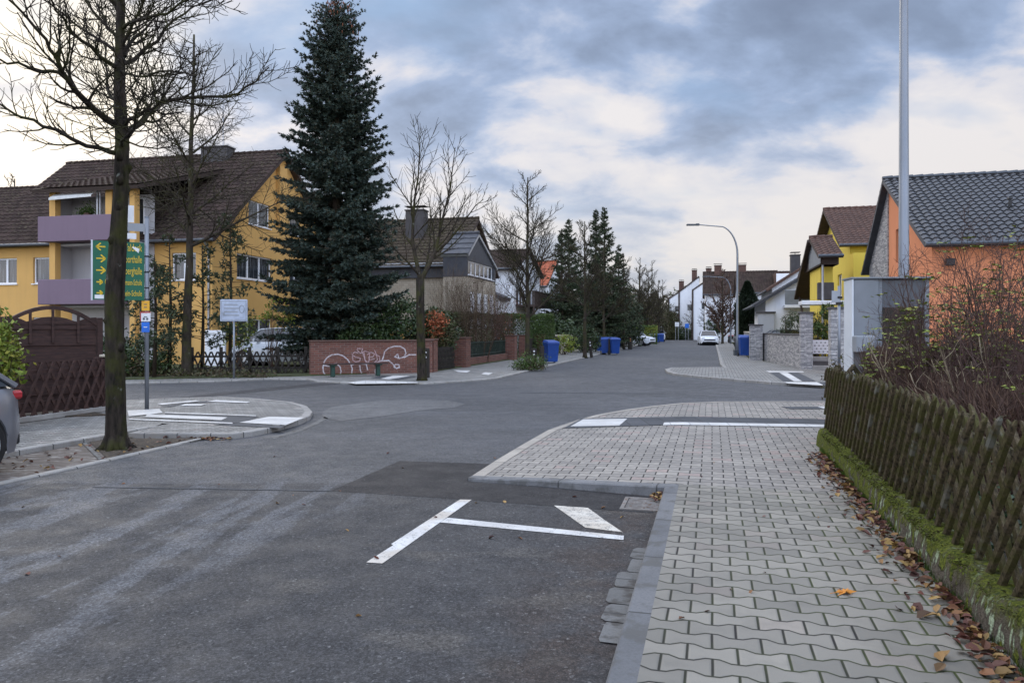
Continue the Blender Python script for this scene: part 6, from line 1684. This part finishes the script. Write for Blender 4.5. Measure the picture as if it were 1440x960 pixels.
rng = random.Random(77); t = thing('street_tree', 'large bare street tree with mossy trunk at the left, in front of the green sign', 'tree', (tx, ty, 0), 0, 'bare trees along the street')
m = MB(); rr = [.20,.122,.116,.120,.108,.092,.086,.074,.060,.050,.040,.02]
base = [Vector((0,0,-.03)), Vector((0,0,.05)), Vector((.005,0,.16)), Vector((0,0,.4))]; m.tube(base+trk[1:], [.20,.165,.138,.125]+rr[1:], 18)
for k_ in range(7):
    a = k_*.9+.3; m.tube([(math.cos(a)*.07,math.sin(a)*.07,.22),(math.cos(a)*.15,math.sin(a)*.15,.05),(math.cos(a)*.30,math.sin(a)*.30,-.05)], [.055,.05,.03], 8)
rb = random.Random(4)
for k_ in range(14):
    z_ = rb.uniform(.6,4.2); a = rb.uniform(0,6.28); i_ = max(i for i in range(len(trk)) if trk[i].z <= z_); c = trk[i_]; m.tube([(c.x+math.cos(a)*.06,math.sin(a)*.06,z_-.06),(c.x+math.cos(a)*.10,math.sin(a)*.10,z_),(c.x+math.cos(a)*.06,math.sin(a)*.06,z_+.07)], [.05,.045,.04], 8)
m.build('trunk', M['bark'], t, smooth=True)
m = MB()
for lp, r0 in LM:
    # refine the polyline with slight wobble
    q = []
    for a, b in zip(lp[:-1], lp[1:]): q += [a, a.lerp(b,.5) + rvec(rng)*.035]
    q.append(lp[-1]); grow(m, rng, q, r0*.66, .009, 1, 3, K1)
for k_ in range(9):
    p_ = trk[7+k_%3].lerp(trk[8+k_%3], rng.random()); a = rng.uniform(0,6.28); grow(m, rng, walk(rng, p_, (math.cos(a),math.sin(a),.8), 1.6, 6, .15, .05), .025, .007, 1, 3, K1)
m.build('crown', M['bark'], t, smooth=True)

# forked street tree
tx2, ty2 = P(593.5, 537)
def T2(px, py, dy=0.0): Y = ty2+dy; return Vector(((px-720)/F*Y - tx2, dy, ZAT(py, Y)))
t = thing('street_tree', 'forked bare street tree with mossy trunk in front of the graffiti wall end', 'tree', (tx2, ty2, 0), 0, 'bare trees along the street')
m = MB(); m.tube([Vector((0,0,-.02)),Vector((0,0,.15)),T2(592,480),T2(591,430),T2(591,392)], [.20,.15,.13,.125,.13], 14)
fork = [([T2(591,392),T2(586,370,.1),T2(580,340,.1),T2(581,310,0),T2(583,280,-.1),T2(588,250,-.1),T2(590,215,0),T2(591,203,0)], .085),
 ([T2(593,392),T2(602,375),T2(612,355,.1),T2(618,330,.2),T2(624,300,.2),T2(632,270,.2),T2(636,240,.2),T2(640,207,.2)], .085),
 ([T2(588,385),T2(575,370,-.4),T2(560,355,-.7),T2(548,340,-.9),T2(540,315,-1)], .04),([T2(597,385),T2(602,360,.5),T2(606,330,.8),T2(612,300,1)], .04),
 ([T2(612,355,.1),T2(630,340,-.2),T2(650,315,-.4),T2(668,290,-.6),T2(680,280,-.7)], .04)]
m.build('trunk', M['bark'], t, smooth=True); rng = random.Random(12); m = MB()
K2 = dict(n=(9,13,8,5), ref=(3,3,1.2,.5), t0=.2, ang=(25,55), len=(.34,.54), rr=.5, rmin=.0085, wig=.15, up=.12)
for lp, r0 in fork: grow(m, rng, lp, r0, .009, 1, 3, K2)
m.build('crown', M['bark_grey'], t, smooth=True)

K3 = dict(n=(9,12,9,5), ref=(2.4,1.9,.7,.35), t0=.12, ang=(28,50), len=(.38,.56), rr=.5, rmin=.0085, wig=.13, up=.12)
x, y = P(742, 519); bare_tree('street_tree', 'slim upright bare tree with fine spreading crown beside the planted bed', x, y, 7.7, .105, 31, crown0=.25, spread=.40, nl=22, K=K3, mx=3, group='bare trees along the street')
x, y = P(262, 532); bare_tree('garden_tree', 'tall bare garden tree with dark trunk in front of the yellow house roof', x, y, 11.2, .155, 32, crown0=.36, spread=.32, nl=18, K=dict(K3, up=.04, ang=(35,70), rmin=.007), mx=3, lean=(.25,0))
# thin saplings with evergreen sprays in front of the yellow house
for i, (px, pyt, Y, lab) in enumerate(((238,330,24.6,'leftmost ragged conifer sapling in front of the yellow wall'),(284,345,25.6,'ragged conifer sapling with thin trunk between the tall bare tree and the board'),(323,300,26.2,'tall thin conifer sapling just left of the silver framed board'),(217,360,23.6,'dark ragged conifer sapling right of the green sign post'))):
    x, y = AT(px, Y); H = ZAT(pyt, Y); rng = random.Random(50+i); t = thing('conifer_sapling', lab, 'tree', (x, y, .05), 0, 'thin ragged conifers before the yellow house')
    m = MB(); m.tube([(0,0,0),(.05,0,H*.5),(0,0,H)], [.07,.045,.012], 8); m.build('trunk', M['bark_pine'], t, smooth=True)
    m = MB(); fo = MB(); z = 1.0
    while z < H*.97:
        a = rng.uniform(0,6.28); L = (1.25*(1-z/H)+.35)*rng.uniform(.5,1.1); pts = walk(rng, (0,0,z), (math.cos(a),math.sin(a),.15), L, 5, .14, 0); m.tube(pts, [.014,.012,.009,.006,.004,.003], 4, False)
        if rng.random() < (.62 if z < H*.62 else .4):
            for q in pts[2:]:
                for j in range(6): tuft(fo, rng, q + rvec(rng)*.16, rvec(rng)+Vector((0,0,-.3)), .15, 3, .38)
        z += .10
    m.build('branch', M['bark_pine'], t); fo.build('needles', M['conifer'], t)['kind'] = 'stuff'
# the big spruce
x, y = AT(473, 29.5); conifer('spruce_tree', 'huge dense blue-green spruce with rust brown cones at its tip', x, y, 14.55, 2.85, 41, 'spruce', dens=1.5, z0=.085, power=.42, droop=.48, tuftl=.155, step=.23, cones=True, rough=.22, wd=.5, blades=5)
for i, (px, pyt, Y, Rm, lab) in enumerate(((790,322,55,2.9,'left one of the twin dark spruces nearest the white house'),(800,308,57,3.1,'right taller one of the twin dark spruces nearest the white house'),(838,294,62,3.1,'left slim spruce of the tallest dark pair behind the street trees'),(850,292,60,3.4,'right tall spruce with ragged branches behind the street trees'),(870,345,68,2.8,'shorter dark spruce at the right end of the evergreen group'))):
    x, y = AT(px, Y); conifer('spruce_tree', lab, x, y, ZAT(pyt, Y), Rm, 60+i, 'conifer', dens=1.0, z0=.09, power=1.08, droop=.35, tuftl=.22, step=.36, rough=.40, group='dark spruces behind the street trees', wd=.36)
# street row of trees (left), crowns olive-brown
KR = dict(n=(8,14,10,4), ref=(2,1.6,.7,.4), t0=.1, ang=(20,50), len=(.38,.60), rr=.5, rmin=.013, wig=.15, up=.10)
a_ = bare_tree('street_tree', 'bare olive-brown street tree beside the leaning guard post', *P(822.5, 503.5), 7.6, .11, 71, crown0=.30, spread=.26, nl=15, K=KR, mx=3, group='bare trees along the street')
b_ = bare_tree('street_tree', 'bare street tree just left of the near pair of blue bins', *P(849, 498), 7.2, .10, 72, crown0=.28, spread=.28, nl=15, K=dict(KR, rmin=.012), mx=3, group='bare trees along the street')
copy_thing(a_, P(877, 491), 1.9, 1.0, 'bare street tree left of the thick brown stump')
copy_thing(b_, P(899, 486.7), 2.9, 1.05, 'bare street tree right of the white car in the drive')
copy_thing(a_, P(911.5, 483.3), 4.0, 1.08, 'bare street tree at the left of the distant three bins')
copy_thing(b_, P(919, 482.6), .8, 1.0, 'thin bare street tree between the distant bins')
copy_thing(a_, P(926, 481.2), 5.0, 1.0, 'farthest bare street tree of the left row')
# background trees
KF = dict(n=(9,10,7,4), ref=(3,2,.9,.5), t0=.1, ang=(22,52), len=(.34,.55), rr=.5, rmin=.018, wig=.16, up=.08)
c_ = bare_tree('background_tree', 'tall pale bare tree rising behind the distant street trees', *AT(900, 95), 10.5, .16, 81, crown0=.25, spread=.27, nl=16, K=KF, mx=3, group='distant bare trees')
copy_thing(c_, AT(917, 104), 2.0, 1.05, 'distant bare tree with spreading crown at the end of the left row')
copy_thing(c_, AT(932, 112), 3.3, .85, 'distant bare tree next to the white terraced houses')
copy_thing(c_, AT(817, 80), 4.3, 1.05, 'distant bare tree showing between the two spruce pairs')
copy_thing(c_, AT(20, 52), .4, 1.15, 'bare tree above the roof at the left edge')
copy_thing(c_, AT(-40, 50), 2.4, 1.1, 'second bare tree beyond the roof at the left edge')
copy_thing(c_, AT(972, 112), 5.3, .55, 'small bare tree in front of the left terraced house')
copy_thing(c_, AT(990, 103), .3, .55, 'small bare tree in front of the right terraced house')
d_ = bare_tree('garden_tree', 'reddish-brown twiggy tree between the terraced houses and the cypress', *AT(1016, 80), 7.6, .14, 83, crown0=.10, spread=.40, nl=30, K=dict(KF, rmin=.034), mx=3, mat='bark_grey')
for ch in [o for o in bpy.data.objects if o.parent == d_ and o.name.startswith('crown')]: ch.data.materials.clear(); ch.data.materials.append(M['twig_brown'])
# cypress column
x, y = AT(1051, 62); rng = random.Random(90); t = thing('cypress_tree', 'tall dark columnar cypress behind the street lamp', 'tree', (x, y, .05)); m = MB(); H = ZAT(398, 62)
m.tube([(0,0,0),(0,0,H*.8)],[.12,.03],8); m.build('trunk', M['bark_pine'], t); m = MB()
for i in range(15000):
    z = H*rng.random()**.9; rr = .98*min(1, (1-z/H)*2.6+.08)*(1+.2*mnoise.noise(Vector((z*.9,i%7,0)))) * rng.uniform(.7,1); a = rng.uniform(0,6.28)
    tuft(m, rng, Vector((math.cos(a)*rr, math.sin(a)*rr, z)), Vector((math.cos(a)*.4,math.sin(a)*.4,1)), .22, 2, .5)
m.build('foliage', M['cypress'], t)

# ============================================================ SHRUBS, HEDGES
def B_(label, px, Y, ells, n, ls, mat, seed, name='evergreen_shrub', **k):
    x, y = AT(px, Y); return bush(name, label, x, y, ells, n, ls, mat, seed, **k)
B_('dark evergreen shrub at the left behind the green sign post', 205, 24.6, [(0,0,.6,1.0,.9,.8),(-1.3,0,.6,1.2,.9,.8)], 6000, .11, 'ever', 101)
B_('low dark shrubs under the tall bare garden tree', 270, 24.3, [(0,0,.05,1.5,.7,.22),(-1.8,.1,.2,1.0,.8,.40),(1.7,.1,.0,1.1,.6,.18)], 5000, .10, 'brown_leaf', 102)
B_('low brown shrubs below the lattice fence right of the notice board', 372, 26.2, [(0,-.2,.0,1.5,.4,.14),(1.5,-.1,.0,1,.35,.10)], 1500, .08, 'brown_leaf', 103)
B_('tangled shrub with yellow-green leaves between the notice board and the silver car', 338, 28.4, [(0,0,1.6,.6,.6,.8),(1.4,.3,2.1,.7,.5,.6)], 1000, .12, 'rose_leaf', 104, twigs=40)
B_('dark glossy shrub peeping over the brick wall behind the spruce', 505, 28.6, [(0,0,1.0,.9,.7,.9)], 3500, .13, 'ever', 105)
B_('large rhododendron with dark green leaves above the brick wall', 565, 29.5, [(0,0,1.6,1.5,1.0,1.4),(-.9,0,1.1,1.1,.9,1.0),(1.1,.3,1.3,1.1,.9,1.1)], 12000, .13, 'ever', 106, name='rhododendron')
B_('shrub with orange-red autumn leaves above the end of the graffiti wall', 615, 29.3, [(0,0,1.5,.8,.6,.75)], 2600, .09, 'hedge', 107, extra=([(0,-.2,1.75,.45,.4,.5)], 1100, 'red_leaf'), name='autumn_shrub')
a = Vector(P(612,518.5)); b = Vector(P(712,503.5)); dd = b-a
hedge_box('garden_hedge', 'mixed olive and rust hedge behind the green railing', a.x-.4, a.y+1.0, math.atan2(dd.y,dd.x), dd.length+.6, 1.6, 2.35, 26000, .085, 'hedge', 111, mat2='brown_leaf')
a = Vector(AT(702,43)); hedge_box('garden_hedge', 'clipped bright green hedge behind the thin upright street tree', a.x, a.y, R(10), 3.1, 1.6, 2.45, 13000, .085, 'hedge_green', 112)
x, y = AT(640, 33.5); twig_shrub('bare_shrub', 'tall fan of bare tan stems in front of the beige brick wall', x, y, 3.9, 1.3, 26, 121, 'twig_tan', mx=2)
x, y = AT(672, 34.5); twig_shrub('bare_shrub', 'bare shrub with reddish leaves before the slate annex', x, y, 3.8, 1.4, 26, 122, 'twig_brown', mx=2, leaves=(5,.09,'brown_leaf'))
x, y = AT(704, 38.5); twig_shrub('bare_shrub', 'thin bare reddish shrub in front of the white house', x, y, 3.3, 1.1, 18, 123, 'twig_brown', mx=2, leaves=(2,.08,'red_leaf'))
B_('weedy plants with autumn leaves at the foot of the thin upright street tree', 744, 28.6, [(0,0,.25,.55,.35,.32),(.35,.1,.3,.35,.3,.3),(-.35,0,.2,.35,.3,.22)], 1500, .07, 'hedge_green', 124, name='bed_plants', twigs=18, extra=([(.1,0,.12,.6,.4,.16)], 350, 'brown_leaf'), z=.04)
B_('yellow-brown shrub behind the dark gate and lone blue bin', 793, 46, [(0,0,.7,.9,.7,.6)], 1000, .13, 'rose_leaf', 125, twigs=20)
B_('low green shrub over the brown board fence', 822, 50, [(0,0,.9,1.5,.9,.9)], 2500, .14, 'ever', 126)
x, y = AT(880, 82); hedge_box('garden_hedge', 'green and ochre hedge behind the white car in the drive', x, y, R(-10), 3.4, 1.5, 2.0, 6000, .12, 'hedge_green', 127, mat2='rose_leaf')
# dark understorey behind the row
for i, (px, Y, w, h, lab, mt) in enumerate(((862,66,3.2,5.6,'dark evergreen thicket right of the tall spruces','conifer'),(884,84,3.4,6.6,'brown and green thicket left of the distant bins','brown_leaf'),(905,98,3.8,6.2,'dusky brown thicket behind the distant street trees','brown_leaf'),(930,114,3.6,5.8,'dark thicket left of the white terraced houses','hedge'),(775,52,2.0,2.6,'dark evergreen undergrowth left of the twin spruces','ever'),(945,122,2.6,5.2,'olive thicket touching the left terraced house','brown_leaf'))):
    B_(lab, px, Y, [(0,0,h*.45,w*.8,w*.7,h*.5),(w*.4,.5,h*.35,w*.5,w*.5,h*.4),(-w*.4,0,h*.35,w*.5,w*.5,h*.38)], 9000, .20, mt, 130+i, name='thicket', twigs=60, clump=.5, per=10)
for i, (px, Y, lab) in enumerate(((940,112,'low hedge at the far left corner of the street end'),(962,113,'low hedge below the white sign at the street end'),(984,114,'low hedge left of the parked white car at the street end'))):
    B_(lab, px, Y, [(0,0,.8,1.6,1.0,1.1)], 2600, .2, ('hedge','ever','brown_leaf')[i], 140+i, clump=.4)
B_('round clipped dark bush left of the stone gate pillar', 1118, 36, [(0,0,1.45,.75,.7,1.05)], 5000, .07, 'ever', 150, clump=.12)
B_('round clipped dark bush right of the stone gate pillar', 1147, 35, [(0,0,1.3,.55,.5,1.1)], 3500, .07, 'ever', 151, clump=.12)
B_('dwarf green pine with spreading branches beside the entrance steps', 1163, 29.8, [(0,0,1.55,.55,.5,.35),(.1,0,2.3,.5,.4,.3),(-.1,0,.95,.35,.3,.2)], 2500, .10, 'hedge_green', 152, clump=.14)
B_('dark shrub in front of the white houses beyond the bins', 1003, 92, [(0,0,1.6,1.1,.9,1.6)], 2500, .2, 'ever', 153)
B_('shrubbery behind the grey cabinet', 1205, 30, [(0,0,1.9,.9,.7,1.0)], 2500, .10, 'rose_leaf', 154, twigs=30)
B_('yellow-green leafy shrub at the left edge beside the privacy fence', -8, 11.3, [(0,0,1.15,.36,.35,.75)], 1500, .10, 'rose_leaf', 155, twigs=30, clump=.2)
B_('dark evergreen bushes hiding the orange house ground floor', 1372, 16.5, [(0,0,.6,2.2,.9,.7),(-2.2,0,.5,1.2,.8,.6)], 7000, .09, 'brown_leaf', 156)
# far wood closing the horizon
m = MB(); rng = random.Random(9)
for i in range(48000):
    a = rng.uniform(-52, 50); d_ = 175 + 30*mnoise.noise(Vector((a*.2,0,0))); h = (9 + 5*mnoise.noise(Vector((a*.35,3,0))) + 2*mnoise.noise(Vector((a*2.1,5,0))))
    X = math.sin(R(a))*d_ + rng.uniform(-1,1); Y = math.cos(R(a))*d_ + rng.uniform(-8,8); leaf(m, rng, Vector((X, Y, h*rng.random()**.8)), rng.uniform(.5,1.1))
tag(m.build('far_wood', M['brown_leaf']), 'low dusky wood closing the horizon behind the houses', 'wood', kind='stuff')

# ============================================================ WORLD, LIGHT, CAMERA
w = bpy.data.worlds.new('World'); SC.world = w; w.use_nodes = True; nt = w.node_tree; N = nt.nodes; L = nt.links
for n_ in list(N): N.remove(n_)
class WG(G):
    def __init__(s): s.nt = nt; s.N = N; s.L = L
g = WG()
SUN_AZ, SUN_EL = -33.0, 15.0
sky = N.new('ShaderNodeTexSky'); sky.sky_type = 'NISHITA'; sky.sun_disc = False; sky.sun_elevation = R(SUN_EL); sky.sun_rotation = R(SUN_AZ)
bg1 = N.new('ShaderNodeBackground'); bg1.inputs[1].default_value = .10; L.new(sky.outputs[0], bg1.inputs[0])
tc = N.new('ShaderNodeTexCoord'); dx, dy, dz = g.sep(tc.outputs['Generated'])
zz = g.m('ADD', g.m('MAXIMUM', dz, 0.0), .42)
cxn, cyn = g.m('DIVIDE', dx, zz), g.m('DIVIDE', dy, zz)
pv = g.xyz(cxn, cyn, 0.0)
def mapped(loc, rot, sc_):
    mp = N.new('ShaderNodeMapping'); mp.inputs['Location'].default_value = loc; mp.inputs['Rotation'].default_value = (0,0,R(rot)); mp.inputs['Scale'].default_value = sc_; L.new(pv, mp.inputs[0]); return mp.outputs[0]
big = g.noise(mapped((2.3,1.1,0), 28, (.95,1.2,1)), 1.25, 5, .50, .25)
det = g.noise(mapped((7,3,0), 25, (1.1,1.45,1)), 4.2, 9, .56, .2)
den = g.m('ADD', g.m('MULTIPLY', g.rng(big, .30, .70, .28, .72), .60), g.m('MULTIPLY', g.rng(det, .30, .70, .20, .80), .40))
def lobe(az, el, wd, amt):
    v = Vector((math.sin(R(az))*math.cos(R(el)), math.cos(R(az))*math.cos(R(el)), math.sin(R(el))))
    dn = N.new('ShaderNodeVectorMath'); dn.operation = 'DOT_PRODUCT'; L.new(tc.outputs['Generated'], dn.inputs[0]); dn.inputs[1].default_value = v
    c = math.cos(R(wd)); return g.m('MULTIPLY', g.rng(dn.outputs['Value'], c, 1.0, 0, 1, True), amt)
shade = den
for a in ((24,11,8,.05),(8,9,7,.04),(19,17,9,.15),(12,15,5,.06),(27,21,9,.14),(10,23,7,.07),(-1,24,7,.05)): shade = g.m('ADD', shade, lobe(*a))
for a in ((1,16,6,.05),(-12,20,10,.05),(-4,7,8,.10),(19,8,7,.10),(31,11,8,.12),(12,23,6,.05),(-34,17,12,.10),(-22,8,12,.05)): shade = g.m('SUBTRACT', shade, lobe(*a))
ramp = N.new('ShaderNodeValToRGB'); e = ramp.color_ramp.elements
cols = [(.36,(.68,.65,.65)),(.44,(.58,.575,.62)),(.485,(.42,.47,.59)),(.54,(.28,.355,.51)),(.62,(.21,.265,.38)),(.76,(.15,.185,.27))]
while len(e) < len(cols): e.new(.5)
for k_, (p_, c_) in enumerate(cols): e[k_].position = p_; e[k_].color = (*c_, 1)
L.new(shade, ramp.inputs[0])
# thin gaps of clear pale blue
gap = g.rng(g.noise(mapped((1,9,0), 30, (.7,1.3,1)), 1.7, 5, .55), .54, .68, 0, .8)
cc = g.mix(gap, ramp.outputs[0], (.25,.38,.58))
# brighter warm band close to the horizon and where the sun sits behind the cloud
hz = g.m('MULTIPLY', g.rng(dz, .30, .02, 0, 1, True), g.rng(den, .62, .44, .25, .8))
cc = g.mix(hz, cc, (.64,.60,.58))
sun_l = g.m('MULTIPLY', lobe(SUN_AZ+1, 18, 11, 1.0), g.rng(det, .62, .40, .3, 1))
cc = g.mix(sun_l, cc, (.86,.81,.70))
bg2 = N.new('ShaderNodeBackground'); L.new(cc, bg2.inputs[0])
# added sky brightness, unseen overhead and behind the camera, lights ground and facades
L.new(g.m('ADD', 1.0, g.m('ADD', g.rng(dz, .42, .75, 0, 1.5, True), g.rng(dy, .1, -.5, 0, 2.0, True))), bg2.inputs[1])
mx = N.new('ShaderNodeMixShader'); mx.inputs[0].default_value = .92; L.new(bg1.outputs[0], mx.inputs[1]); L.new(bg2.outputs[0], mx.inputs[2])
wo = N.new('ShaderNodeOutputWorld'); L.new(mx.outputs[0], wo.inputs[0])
ld = bpy.data.lights.new('sun', 'SUN'); ld.energy = .9; ld.angle = R(25); ld.color = (1, .93, .84)
lo = bpy.data.objects.new('sun', ld); COL.objects.link(lo)
sv = Vector((math.sin(R(SUN_AZ))*math.cos(R(28)), math.cos(R(SUN_AZ))*math.cos(R(28)), math.sin(R(28))))
lo.rotation_euler = sv.to_track_quat('Z', 'Y').to_euler(); lo.location = (0,0,30)
cd = bpy.data.cameras.new('camera'); cam = bpy.data.objects.new('camera', cd); COL.objects.link(cam); SC.camera = cam
cam.location = (0,0,CAMH); cam.rotation_euler = (R(90),0,0); cd.sensor_width = 36; cd.lens = F/1440*36; cd.shift_y = (HOR-480)/1440; cd.clip_end = 2000; cd.clip_start = .05
SC.view_settings.view_transform = 'Standard'; SC.view_settings.look = 'None'; SC.view_settings.exposure = .40; SC.view_settings.gamma = 1
SC.cycles.max_bounces = 5; SC.cycles.use_denoising = True
for o in bpy.data.objects:
    for k_ in ('_loc', '_rz'):
        if k_ in o: del o[k_]
